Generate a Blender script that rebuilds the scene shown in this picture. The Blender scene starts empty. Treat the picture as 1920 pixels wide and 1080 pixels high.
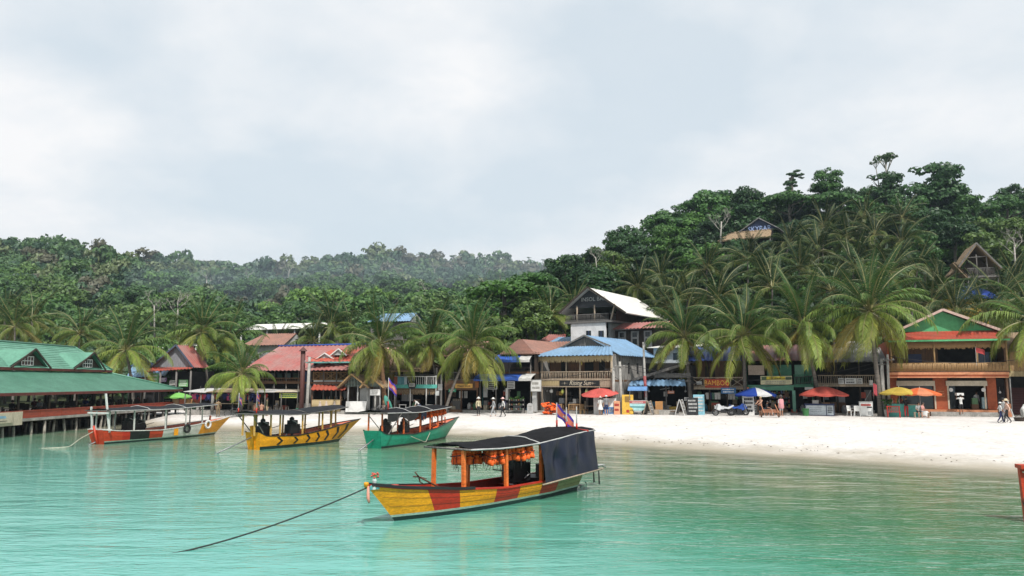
import bpy, math, random
import numpy as np
from mathutils import Vector, Matrix, Euler

# ------------------------------------------------------------------ camera, sky, sun, exposure
SC = bpy.context.scene
COL = SC.collection
R = math.radians
FPX = 1478.0            # focal length in pixels of a 1920 wide frame
HORIZON = 716.0
CAMZ = 3.7
PITCH = math.atan((HORIZON - 540.0) / FPX)
cd = bpy.data.cameras.new('camera')
cd.sensor_width = 36.0
cd.lens = 36.0 * FPX / 1920.0
cd.clip_start = 0.2
cd.clip_end = 4000.0
cam = bpy.data.objects.new('camera', cd)
COL.objects.link(cam)
cam.location = (0, 0, CAMZ)
cam.rotation_euler = (R(90) + PITCH, 0, 0)
SC.camera = cam

SUN_EL, SUN_AZ = R(54), R(158)       # azimuth clockwise from +Y
wd = bpy.data.worlds.new('World')
SC.world = wd
wd.use_nodes = True
nt = wd.node_tree
nt.nodes.clear()
N = nt.nodes.new
out = N('ShaderNodeOutputWorld'); bg = N('ShaderNodeBackground')
sky = N('ShaderNodeTexSky'); sky.sky_type = 'NISHITA'; sky.sun_disc = False
sky.sun_elevation = SUN_EL; sky.sun_rotation = SUN_AZ
sky.air_density = 1.2; sky.dust_density = 2.5; sky.ozone_density = 1.5
tc = N('ShaderNodeTexCoord'); sep = N('ShaderNodeSeparateXYZ')
nt.links.new(tc.outputs['Generated'], sep.inputs[0])
zz = N('ShaderNodeMath'); zz.operation = 'MAXIMUM'; zz.inputs[1].default_value = 0.0
nt.links.new(sep.outputs[2], zz.inputs[0])
za = N('ShaderNodeMath'); za.operation = 'ADD'; za.inputs[1].default_value = 0.30
nt.links.new(zz.outputs[0], za.inputs[0])
cmb = N('ShaderNodeCombineXYZ')
for i in (0, 1):
    dv = N('ShaderNodeMath'); dv.operation = 'DIVIDE'
    nt.links.new(sep.outputs[i], dv.inputs[0]); nt.links.new(za.outputs[0], dv.inputs[1])
    nt.links.new(dv.outputs[0], cmb.inputs[i])
n1 = N('ShaderNodeTexNoise'); n1.inputs['Scale'].default_value = 1.35; n1.inputs['Detail'].default_value = 9
n1.inputs['Roughness'].default_value = 0.50; n1.inputs['Distortion'].default_value = 0.15
mp = N('ShaderNodeMapping'); mp.inputs['Location'].default_value = (5.2, 2.4, 0.0)
nt.links.new(cmb.outputs[0], mp.inputs[0]); nt.links.new(mp.outputs[0], n1.inputs['Vector'])
rp = N('ShaderNodeValToRGB')
rp.color_ramp.elements[0].position = 0.40; rp.color_ramp.elements[0].color = (0.15, 0.15, 0.15, 1)
rp.color_ramp.elements[1].position = 0.60; rp.color_ramp.elements[1].color = (1, 1, 1, 1)
nt.links.new(n1.outputs['Fac'], rp.inputs[0])
n2 = N('ShaderNodeTexNoise'); n2.inputs['Scale'].default_value = 3.4; n2.inputs['Detail'].default_value = 10; n2.inputs['Roughness'].default_value = 0.58; n2.inputs['Distortion'].default_value = 0.3
nt.links.new(mp.outputs[0], n2.inputs['Vector'])
rc = N('ShaderNodeValToRGB')
rc.color_ramp.elements[0].position = 0.40; rc.color_ramp.elements[0].color = (0.87, 0.905, 0.94, 1)
rc.color_ramp.elements[1].position = 0.60; rc.color_ramp.elements[1].color = (0.97, 0.975, 0.985, 1)
nt.links.new(n2.outputs['Fac'], rc.inputs[0])
sk = N('ShaderNodeMix'); sk.data_type = 'RGBA'; sk.blend_type = 'MULTIPLY'; sk.inputs[0].default_value = 1.0
sk.inputs[7].default_value = (0.10, 0.10, 0.10, 1)
nt.links.new(sky.outputs[0], sk.inputs[6])
hz = N('ShaderNodeMix'); hz.data_type = 'RGBA'; hz.inputs[0].default_value = 0.80      # thin veil of cloud over the blue
hz.inputs[7].default_value = (0.76, 0.86, 0.93, 1)
nt.links.new(sk.outputs[2], hz.inputs[6])
mx = N('ShaderNodeMix'); mx.data_type = 'RGBA'
nt.links.new(rp.outputs[0], mx.inputs[0]); nt.links.new(hz.outputs[2], mx.inputs[6]); nt.links.new(rc.outputs[0], mx.inputs[7])
nt.links.new(mx.outputs[2], bg.inputs[0]); bg.inputs[1].default_value = 1.0
nt.links.new(bg.outputs[0], out.inputs[0])

sl = bpy.data.lights.new('sun', 'SUN'); sl.energy = 5.0; sl.angle = R(1.5); sl.color = (1.0, 0.965, 0.91)
sun = bpy.data.objects.new('sun', sl); COL.objects.link(sun)
sdir = Vector((math.sin(SUN_AZ) * math.cos(SUN_EL), math.cos(SUN_AZ) * math.cos(SUN_EL), math.sin(SUN_EL)))
sun.rotation_euler = sdir.to_track_quat('Z', 'Y').to_euler()
SC.view_settings.view_transform = 'Standard'
SC.view_settings.look = 'None'
SC.view_settings.exposure = 0.0
SC.view_settings.gamma = 1.0
SC.render.engine = 'CYCLES'
SC.cycles.use_denoising = True
SC.cycles.max_bounces = 5
SC.cycles.diffuse_bounces = 2
SC.cycles.glossy_bounces = 2
SC.cycles.transmission_bounces = 2
SC.cycles.transparent_max_bounces = 8
SC.cycles.volume_bounces = 0
SC.cycles.caustics_reflective = False
SC.cycles.caustics_refractive = False
SC.cycles.sample_clamp_indirect = 4.0

# ------------------------------------------------------------------ projection helpers (pixels of the 1920x1080 photograph)
CP, SP = math.cos(PITCH), math.sin(PITCH)
def ray(px, py):
    u = (px - 960.0) / FPX; v = (540.0 - py) / FPX
    return Vector((u, CP - v * SP, SP + v * CP))
def at(px, py, Y):
    d = ray(px, py); return Vector((0, 0, CAMZ)) + d * (Y / d.y)
def on_z(px, py, z):
    d = ray(px, py); return Vector((0, 0, CAMZ)) + d * ((z - CAMZ) / d.z)
def tanel(py):
    d = ray(960, py); return d.z / d.y
def xat(px, Y, z=1.0):
    # x of the column px at depth Y and height z
    v = 0.0
    t = (Y * CP + (z - CAMZ) * SP)
    return (px - 960.0) / FPX * t

# ------------------------------------------------------------------ materials
MATS = {}
def ndlink(m):
    return m.node_tree.nodes, m.node_tree.links
def base_mat(name):
    m = bpy.data.materials.new(name); m.use_nodes = True
    return m
def sock(node, name):
    return node.inputs[name]
def pm(name, c1, c2=None, scale=3.0, rough=0.7, bump=0.0, streak=(1, 1, 1), metal=0.0, spec=0.4, lo=0.35, hi=0.65, dirt=0.25, trans=0.0):
    """procedural paint/wood/cloth: two tones mixed by stretched noise, finer dirt noise on top, optional relief"""
    if name in MATS: return MATS[name]
    m = base_mat(name); nd, lk = ndlink(m)
    b = nd['Principled BSDF']
    c2 = c2 or tuple(x * 0.72 for x in c1)
    t = nd.new('ShaderNodeTexCoord'); mpn = nd.new('ShaderNodeMapping'); mpn.inputs['Scale'].default_value = streak
    lk.new(t.outputs['Object'], mpn.inputs[0])
    a = nd.new('ShaderNodeTexNoise'); a.inputs['Scale'].default_value = scale; a.inputs['Detail'].default_value = 6
    lk.new(mpn.outputs[0], a.inputs['Vector'])
    r1 = nd.new('ShaderNodeValToRGB'); r1.color_ramp.elements[0].position = lo; r1.color_ramp.elements[1].position = hi
    r1.color_ramp.elements[0].color = (*c2, 1); r1.color_ramp.elements[1].color = (*c1, 1)
    lk.new(a.outputs['Fac'], r1.inputs[0])
    f = nd.new('ShaderNodeTexNoise'); f.inputs['Scale'].default_value = scale * 5.3; f.inputs['Detail'].default_value = 5
    f.inputs['Roughness'].default_value = 0.7
    lk.new(mpn.outputs[0], f.inputs['Vector'])
    mr = nd.new('ShaderNodeMapRange'); mr.inputs[1].default_value = 0.3; mr.inputs[2].default_value = 0.7
    mr.inputs[3].default_value = 1.0 - dirt; mr.inputs[4].default_value = 1.0 + dirt * 0.4
    lk.new(f.outputs['Fac'], mr.inputs[0])
    mu = nd.new('ShaderNodeMix'); mu.data_type = 'RGBA'; mu.blend_type = 'MULTIPLY'; mu.inputs[0].default_value = 1.0
    lk.new(r1.outputs[0], mu.inputs[6]); lk.new(mr.outputs[0], mu.inputs[7])
    lk.new(mu.outputs[2], b.inputs['Base Color'])
    b.inputs['Roughness'].default_value = rough; b.inputs['Metallic'].default_value = metal
    b.inputs['Specular IOR Level'].default_value = spec
    if bump:
        bn = nd.new('ShaderNodeBump'); bn.inputs['Strength'].default_value = bump; bn.inputs['Distance'].default_value = 0.03
        lk.new(f.outputs['Fac'], bn.inputs['Height']); lk.new(bn.outputs[0], b.inputs['Normal'])
    if trans:
        tr = nd.new('ShaderNodeBsdfTranslucent'); lk.new(mu.outputs[2], tr.inputs[0])
        ms = nd.new('ShaderNodeMixShader'); ms.inputs[0].default_value = trans
        lk.new(b.outputs[0], ms.inputs[1]); lk.new(tr.outputs[0], ms.inputs[2])
        lk.new(ms.outputs[0], nd['Material Output'].inputs[0])
    MATS[name] = m
    return m

def leaf_mat(name, c1, c2, trans=0.25, rough=0.5, spec=0.35):
    """foliage: tone differs leaf by leaf, multiplied by the object's own tint"""
    if name in MATS: return MATS[name]
    m = base_mat(name); nd, lk = ndlink(m); b = nd['Principled BSDF']
    g = nd.new('ShaderNodeNewGeometry'); oi = nd.new('ShaderNodeObjectInfo')
    r1 = nd.new('ShaderNodeValToRGB'); r1.color_ramp.elements[0].color = (*c1, 1); r1.color_ramp.elements[1].color = (*c2, 1)
    lk.new(g.outputs['Random Per Island'], r1.inputs[0])
    mu = nd.new('ShaderNodeMix'); mu.data_type = 'RGBA'; mu.blend_type = 'MULTIPLY'; mu.inputs[0].default_value = 1.0
    lk.new(r1.outputs[0], mu.inputs[6]); lk.new(oi.outputs['Color'], mu.inputs[7])
    lk.new(mu.outputs[2], b.inputs['Base Color']); b.inputs['Roughness'].default_value = rough
    b.inputs['Specular IOR Level'].default_value = spec
    tr = nd.new('ShaderNodeBsdfTranslucent'); lk.new(mu.outputs[2], tr.inputs[0])
    ms = nd.new('ShaderNodeMixShader'); ms.inputs[0].default_value = trans
    lk.new(b.outputs[0], ms.inputs[1]); lk.new(tr.outputs[0], ms.inputs[2])
    lk.new(ms.outputs[0], nd['Material Output'].inputs[0])
    MATS[name] = m
    return m

M = {}
def defmats():
    W = dict(streak=(6, 6, 0.6))
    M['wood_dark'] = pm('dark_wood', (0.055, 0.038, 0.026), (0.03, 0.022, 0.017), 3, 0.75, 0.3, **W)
    M['wood_brown'] = pm('brown_wood', (0.17, 0.085, 0.042), (0.09, 0.05, 0.03), 3, 0.7, 0.3, **W)
    M['wood_grey'] = pm('weathered_grey_wood', (0.20, 0.185, 0.17), (0.09, 0.085, 0.08), 2.5, 0.85, 0.4, **W)
    M['wood_pale'] = pm('pale_wood', (0.42, 0.34, 0.25), (0.27, 0.21, 0.15), 2.5, 0.8, 0.3, **W)
    M['bamboo'] = pm('bamboo', (0.42, 0.27, 0.12), (0.26, 0.15, 0.065), 4, 0.55, 0.2, streak=(5, 5, 0.8))
    M['bamboo_pale'] = pm('pale_bamboo', (0.50, 0.40, 0.22), (0.34, 0.25, 0.13), 4, 0.6, 0.2, streak=(5, 5, 0.8))
    M['thatch'] = pm('dry_thatch', (0.36, 0.26, 0.16), (0.18, 0.125, 0.075), 5, 0.95, 0.8, streak=(4, 4, 1), dirt=0.5)
    M['interior'] = pm('shade_dark_boards', (0.028, 0.026, 0.026), (0.015, 0.014, 0.015), 2, 0.9, 0.1)  # near-black boards: the gloom inside buildings is put into the colour
    M['concrete'] = pm('worn_concrete', (0.38, 0.36, 0.33), (0.24, 0.23, 0.21), 2, 0.9, 0.3, dirt=0.4)
    M['white'] = pm('white_paint', (0.62, 0.61, 0.59), (0.50, 0.49, 0.47), 1.2, 0.6, 0.1, lo=0.25, hi=0.5, dirt=0.15)
    M['white_dull'] = pm('dull_white_paint', (0.44, 0.44, 0.43), (0.32, 0.32, 0.31), 2, 0.7, 0.1)
    M['roof_green'] = pm('green_roof_tile', (0.115, 0.285, 0.20), (0.085, 0.225, 0.155), 0.8, 0.5, 0.15, spec=0.5)
    M['roof_red'] = pm('red_metal_roof', (0.33, 0.095, 0.08), (0.31, 0.16, 0.14), 0.7, 0.5, 0.05, spec=0.5)
    M['roof_red_bright'] = pm('bright_red_roof', (0.44, 0.075, 0.045), (0.33, 0.09, 0.06), 1.2, 0.5, 0.05)
    M['roof_brown'] = pm('brown_roof', (0.30, 0.145, 0.105), (0.22, 0.12, 0.09), 0.8, 0.6, 0.1)
    M['roof_blue'] = pm('blue_metal_roof', (0.17, 0.30, 0.46), (0.15, 0.25, 0.36), 0.8, 0.4, 0.05, spec=0.5)
    M['roof_deepblue'] = pm('deep_blue_roof', (0.035, 0.09, 0.40), (0.025, 0.06, 0.28), 1.2, 0.45, 0.05, spec=0.5)
    M['roof_grey'] = pm('grey_fibre_roof', (0.30, 0.29, 0.28), (0.16, 0.155, 0.15), 1.5, 0.85, 0.2, dirt=0.4)
    M['roof_white'] = pm('white_roof_sheet', (0.66, 0.64, 0.59), (0.58, 0.56, 0.51), 0.8, 0.55, 0.05, dirt=0.1)
    M['maroon'] = pm('maroon_fascia', (0.13, 0.028, 0.022), (0.09, 0.024, 0.02), 2, 0.6)
    M['rail_red'] = pm('red_brown_rail', (0.34, 0.06, 0.03), (0.24, 0.045, 0.028), 2, 0.55, 0.1, streak=(1, 0.4, 4))
    M['wall_orange'] = pm('terracotta_wall', (0.38, 0.095, 0.038), (0.30, 0.075, 0.032), 0.9, 0.85, 0.15)
    M['trim_orange'] = pm('pale_orange_trim', (0.62, 0.27, 0.14), (0.52, 0.21, 0.10), 1.5, 0.7)
    M['green_wall'] = pm('green_painted_board', (0.10, 0.42, 0.18), (0.085, 0.34, 0.15), 0.8, 0.7)
    M['green_shop'] = pm('shop_green_paint', (0.05, 0.20, 0.12), (0.035, 0.15, 0.09), 1.5, 0.6)
    M['turquoise'] = pm('turquoise_paint', (0.12, 0.47, 0.40), (0.09, 0.38, 0.33), 1.2, 0.6)
    M['cream'] = pm('cream_paint', (0.56, 0.49, 0.38), (0.46, 0.40, 0.30), 1.5, 0.65)
    M['yellow'] = pm('yellow_paint', (0.62, 0.42, 0.06), (0.50, 0.33, 0.05), 1.5, 0.6)
    M['awning_blue'] = pm('blue_awning_cloth', (0.03, 0.10, 0.42), (0.02, 0.07, 0.30), 1.5, 0.6, 0.1)
    M['awning_grey'] = pm('pale_awning_cloth', (0.50, 0.49, 0.47), (0.40, 0.39, 0.37), 1.5, 0.8, 0.1)
    M['metal'] = pm('dull_metal', (0.30, 0.30, 0.31), (0.2, 0.2, 0.2), 3, 0.45, 0.1, metal=0.6)
    M['black'] = pm('black_paint', (0.018, 0.018, 0.02), (0.011, 0.011, 0.012), 3, 0.5)
    M['rubber'] = pm('black_rubber', (0.02, 0.02, 0.02), (0.013, 0.013, 0.013), 4, 0.8)
    M['glass'] = pm('dark_window_glass', (0.02, 0.03, 0.035), (0.015, 0.02, 0.025), 1, 0.08, spec=0.6)
    M['navy'] = pm('navy_paint', (0.02, 0.035, 0.11), (0.015, 0.026, 0.08), 2, 0.5)
    M['red'] = pm('red_paint', (0.42, 0.03, 0.02), (0.33, 0.025, 0.018), 2, 0.5)
    M['orange_cloth'] = pm('orange_life_jacket', (0.92, 0.15, 0.02), (0.78, 0.10, 0.015), 6, 0.65, 0.3)
    M['bark'] = pm('grey_bark', (0.17, 0.15, 0.125), (0.09, 0.078, 0.065), 4, 0.9, 0.5, streak=(1, 1, 2.5))
    M['palm_bark'] = pm('palm_bark', (0.17, 0.15, 0.13), (0.085, 0.075, 0.065), 3, 0.9, 0.5, streak=(0.4, 0.4, 7))
    M['palm_bark_red'] = pm('reddish_palm_bark', (0.36, 0.20, 0.11), (0.22, 0.12, 0.07), 3, 0.9, 0.5, streak=(0.4, 0.4, 7))
    M['pale_bark'] = pm('bleached_bark', (0.42, 0.39, 0.35), (0.27, 0.25, 0.22), 4, 0.9, 0.3)
    M['coconut'] = pm('green_coconut', (0.16, 0.16, 0.04), (0.11, 0.10, 0.03), 5, 0.5)
    M['skin'] = pm('skin', (0.40, 0.22, 0.145), (0.34, 0.18, 0.12), 8, 0.55, dirt=0.05)
    M['skin_dark'] = pm('tanned_skin', (0.24, 0.12, 0.075), (0.20, 0.10, 0.06), 8, 0.55, dirt=0.05)
    M['hair'] = pm('dark_hair', (0.018, 0.013, 0.01), (0.012, 0.009, 0.008), 9, 0.5)
    M['pole'] = pm('concrete_pole', (0.40, 0.38, 0.35), (0.27, 0.26, 0.24), 3, 0.9, 0.2)
    M['plastic_white'] = pm('white_plastic', (0.72, 0.72, 0.70), (0.62, 0.62, 0.6), 2, 0.4, dirt=0.1)
    M['leaf'] = leaf_mat('broad_leaf', (0.036, 0.080, 0.026), (0.105, 0.185, 0.052))
    M['frond'] = leaf_mat('palm_frond', (0.062, 0.104, 0.032), (0.122, 0.170, 0.052), 0.16, 0.5, 0.22)
defmats()
def cm(name, c, rough=0.6, **k):
    return pm(name, c, tuple(x * 0.8 for x in c), k.pop('scale', 2.0), rough, **k)

# ------------------------------------------------------------------ mesh builder
def V3(p): return Vector(p)
class MB:
    def __init__(s): s.v = []; s.f = []; s.m = []
    def add(s, vs, fs, m=0):
        o = len(s.v); s.v.extend([tuple(x) for x in vs])
        for f in fs: s.f.append(tuple(i + o for i in f)); s.m.append(m)
        return s
    def box(s, x0, x1, y0, y1, z0, z1, m=0):
        if x0 > x1: x0, x1 = x1, x0
        if y0 > y1: y0, y1 = y1, y0
        if z0 > z1: z0, z1 = z1, z0
        return s.add([(x0,y0,z0),(x1,y0,z0),(x1,y1,z0),(x0,y1,z0),(x0,y0,z1),(x1,y0,z1),(x1,y1,z1),(x0,y1,z1)],
              [(0,3,2,1),(4,5,6,7),(0,1,5,4),(1,2,6,5),(2,3,7,6),(3,0,4,7)], m)
    def beam(s, p, q, w, h=None, m=0, up=(0, 0, 1)):
        h = h or w; p = V3(p); q = V3(q); d = (q - p).normalized()
        up = V3(up)
        if abs(d.dot(up)) > 0.97: up = V3((0, 1, 0))
        sx = d.cross(up).normalized() * (w / 2); sz = sx.normalized().cross(d) * (h / 2)
        vs = [p-sx-sz, p+sx-sz, p+sx+sz, p-sx+sz, q-sx-sz, q+sx-sz, q+sx+sz, q-sx+sz]
        return s.add(vs, [(0,1,2,3),(7,6,5,4),(0,4,5,1),(1,5,6,2),(2,6,7,3),(3,7,4,0)], m)
    def tube(s, pts, r, n=6, m=0, cap=True):
        pts = [V3(p) for p in pts]; k = len(pts)
        rs = r if hasattr(r, '__len__') else [r] * k
        vs = []; fs = []
        prev = None
        for i, p in enumerate(pts):
            d = (pts[min(i+1, k-1)] - pts[max(i-1, 0)])
            d = d.normalized() if d.length > 1e-9 else V3((0, 0, 1))
            if prev is None:
                a = V3((0, 0, 1)) if abs(d.z) < 0.9 else V3((1, 0, 0))
                x = d.cross(a).normalized()
            else:
                x = (prev - d * prev.dot(d)).normalized()
            prev = x; y = d.cross(x)
            for j in range(n):
                a = 2 * math.pi * j / n
                vs.append(p + (x * math.cos(a) + y * math.sin(a)) * rs[i])
        for i in range(k - 1):
            for j in range(n):
                a = i*n+j; b = i*n+(j+1) % n
                fs.append((a, b, b+n, a+n))
        if cap:
            fs.append(tuple(range(n-1, -1, -1))); fs.append(tuple(range((k-1)*n, k*n)))
        return s.add(vs, fs, m)
    def lathe(s, prof, n=12, c=(0, 0, 0), m=0, ax='z'):
        vs = []; fs = []
        for (r, z) in prof:
            for j in range(n):
                a = 2*math.pi*j/n
                x, y = r*math.cos(a), r*math.sin(a)
                p = (x, y, z) if ax == 'z' else ((z, x, y) if ax == 'x' else (x, z, y))
                vs.append((c[0]+p[0], c[1]+p[1], c[2]+p[2]))
        for i in range(len(prof)-1):
            for j in range(n):
                a = i*n+j; b = i*n+(j+1) % n
                fs.append((a, b, b+n, a+n))
        return s.add(vs, fs, m)
    def slab(s, a, b, c, d, t, m=0):
        a, b, c, d = map(V3, (a, b, c, d)); n = (b-a).cross(d-a).normalized() * t
        return s.add([a, b, c, d, a-n, b-n, c-n, d-n], [(0,1,2,3),(7,6,5,4),(0,4,5,1),(1,5,6,2),(2,6,7,3),(3,7,4,0)], m)
    def prism(s, poly, t, m=0):
        """polygon (3D points) extruded by vector t"""
        poly = [V3(p) for p in poly]; t = V3(t); n = len(poly)
        vs = poly + [p + t for p in poly]
        fs = [tuple(range(n)), tuple(range(2*n-1, n-1, -1))] + [(i, i+n, (i+1) % n+n, (i+1) % n) for i in range(n)]
        return s.add(vs, fs, m)
    def grid(s, fn, nu, nv, m=0):
        vs = [fn(i/nu, j/nv) for j in range(nv+1) for i in range(nu+1)]
        fs = [(j*(nu+1)+i, j*(nu+1)+i+1, (j+1)*(nu+1)+i+1, (j+1)*(nu+1)+i) for j in range(nv) for i in range(nu)]
        return s.add(vs, fs, m)
    def mesh(s, name, mats, smooth=False):
        me = bpy.data.meshes.new(name)
        me.from_pydata(s.v, [], s.f)
        mats = mats if isinstance(mats, (list, tuple)) else [mats]
        for m in mats: me.materials.append(m)
        if len(mats) > 1: me.polygons.foreach_set('material_index', s.m)
        if smooth: me.polygons.foreach_set('use_smooth', [True]*len(s.f))
        me.update()
        return me
    def build(s, name, mats, parent=None, smooth=False, kind=None, label=None):
        o = bpy.data.objects.new(name, s.mesh(name, mats, smooth))
        COL.objects.link(o)
        if parent is not None: o.parent = parent
        if kind: o['kind'] = kind
        if label: o['label'] = label
        return o

def link_obj(name, me, parent=None, loc=(0, 0, 0), rot=(0, 0, 0), scale=1.0):
    o = bpy.data.objects.new(name, me); COL.objects.link(o)
    o.location = loc; o.rotation_euler = rot
    o.scale = (scale,)*3 if not hasattr(scale, '__len__') else scale
    if parent is not None: o.parent = parent
    return o
def tag(o, label, cat, group=None, kind=None):
    if label: o['label'] = label
    if cat: o['category'] = cat
    if group: o['group'] = group
    if kind: o['kind'] = kind
    return o
def thing(name, label, cat, loc=(0, 0, 0), rz=0.0, group=None, scale=1.0):
    o = bpy.data.objects.new(name, None); COL.objects.link(o)
    o.empty_display_size = 0.2
    o.location = loc; o.rotation_euler = (0, 0, rz); o.scale = (scale,)*3
    return tag(o, label, cat, group)
def copy_tree(o, parent=None):
    c = o.copy(); COL.objects.link(c); c.parent = parent
    for ch in list(o.children): copy_tree(ch, c)
    return c
def text(parent, s, loc, size, mat, rot=(R(90), 0, 0), shear=0.0, ext=0.008, align='CENTER', name='lettering', sx=1.0):
    cu = bpy.data.curves.new(name, 'FONT'); cu.body = s; cu.size = size; cu.extrude = ext; cu.shear = shear
    cu.align_x = align; cu.align_y = 'CENTER'; cu.resolution_u = 2
    tmp = bpy.data.objects.new('lettering_source', cu)
    me = bpy.data.meshes.new_from_object(tmp)
    bpy.data.objects.remove(tmp); bpy.data.curves.remove(cu)
    me.materials.clear(); me.materials.append(mat)
    o = bpy.data.objects.new(name, me); COL.objects.link(o); o.parent = parent
    o.location = loc; o.rotation_euler = rot; o.scale = (sx, 1, 1)
    return o
# ------------------------------------------------------------------ land, beach and sea
SHORE = [(-400, 92), (-90, 84), (-48, 78), (-36, 74), (-31.7, 70.5), (-22.5, 65), (-10.7, 60.8), (-2.3, 57), (4.8, 50.6), (10.3, 44.8),
         (16.7, 38.5), (21.9, 33.8), (32, 25), (60, 12), (120, -4), (400, -60)]
SX = np.array([p[0] for p in SHORE], float); SY = np.array([p[1] for p in SHORE], float)
GZ = 0.9
RT = [(700, 690), (780, 640), (860, 565), (900, 545), (1000, 518), (1060, 492), (1150, 456), (1240, 404), (1330, 368), (1500, 358), (1600, 360),
      (1700, 352), (1830, 358), (1920, 365), (2200, 350), (2700, 420), (3600, 560)]
LT = [(-2500, 520), (-900, 470), (-300, 440), (0, 455), (60, 451), (150, 455), (250, 472), (350, 486), (450, 496), (560, 484), (700, 470),
      (850, 482), (950, 480), (1010, 494), (1150, 500), (1300, 520), (1900, 580), (3000, 640)]
RD = [(700, 104), (860, 108), (1000, 122), (1150, 138), (1300, 150), (3600, 160)]
def _i(tab, x): return np.interp(x, [p[0] for p in tab], [p[1] for p in tab])
_pys = np.linspace(200, 800, 200); _tans = np.array([tanel(p) for p in _pys])
def tanv(py): return np.interp(py, _pys, _tans)
def sstep(t): t = np.clip(t, 0, 1); return t*t*(3-2*t)
def ground(x, y):
    x = np.asarray(x, float); y = np.asarray(y, float)
    ys = np.interp(x, SX, SY)
    sl_ = (np.interp(x+3, SX, SY) - np.interp(x-3, SX, SY)) / 6.0
    s = (y - ys) / np.sqrt(1 + sl_*sl_)
    z = np.where(s < 0, np.maximum(-2.6, np.where(s > -12, 0.030*s, -.36+0.075*(s+12))), GZ*(1-np.exp(-np.maximum(s, 0)/8.0)))
    Y = np.maximum(y, 1.0)
    px = 960 + FPX * x / np.maximum(Y, 30.0)
    rd = _i(RD, px)
    hr = np.maximum(CAMZ + tanv(_i(RT, px))*rd - 6.6 - GZ, 0)
    fr = np.where(Y < rd, np.clip((Y-84)/(rd-84), 0, 1)**1.1, 1.0 - 0.5*sstep((Y-rd)/90.0))
    hl = np.maximum(CAMZ + tanv(_i(LT, px))*330.0 - 10.0 - GZ, 0)
    fl = np.where(Y < 330, np.clip((Y-118)/(330-118), 0, 1)**1.25, 1.0 - 0.6*sstep((Y-330)/260.0))
    hill = np.maximum(hr*fr, hl*fl)
    rough = (np.sin(x*0.21+1.3)*np.cos(y*0.17)+np.sin(x*0.07+y*0.11))*0.6*np.clip((Y-100)/60, 0, 1)
    return z + np.where(Y > 84, np.maximum(hill+rough*(hill > 1), 0), 0), s
def gz(x, y): return float(ground(x, y)[0])

def lerp_axis(parts):
    out_ = []
    for a, b, n in parts: out_ += list(np.linspace(a, b, n, endpoint=False))
    out_.append(parts[-1][1]); return np.array(out_)
def make_grid(name, xs, ys, zfn, mat, attrs=None, smooth=True):
    X, Y = np.meshgrid(xs, ys); Z = zfn(X, Y)
    nx, ny = len(xs), len(ys)
    co = np.stack([X, Y, Z], -1).reshape(-1, 3)
    idx = np.arange(nx*ny).reshape(ny, nx)
    q = np.stack([idx[:-1, :-1], idx[:-1, 1:], idx[1:, 1:], idx[1:, :-1]], -1).reshape(-1, 4)
    me = bpy.data.meshes.new(name)
    me.vertices.add(len(co)); me.vertices.foreach_set('co', co.ravel())
    me.loops.add(q.size); me.loops.foreach_set('vertex_index', q.ravel())
    me.polygons.add(len(q)); me.polygons.foreach_set('loop_start', np.arange(0, q.size, 4)); me.polygons.foreach_set('loop_total', np.full(len(q), 4))
    me.update(calc_edges=True)
    if smooth: me.polygons.foreach_set('use_smooth', np.ones(len(q), bool))
    for k, fn in (attrs or {}).items():
        a = me.attributes.new(k, 'FLOAT', 'POINT'); a.data.foreach_set('value', fn(X, Y).astype(np.float32).ravel())
    me.materials.append(mat)
    o = bpy.data.objects.new(name, me); COL.objects.link(o)
    return o

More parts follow.
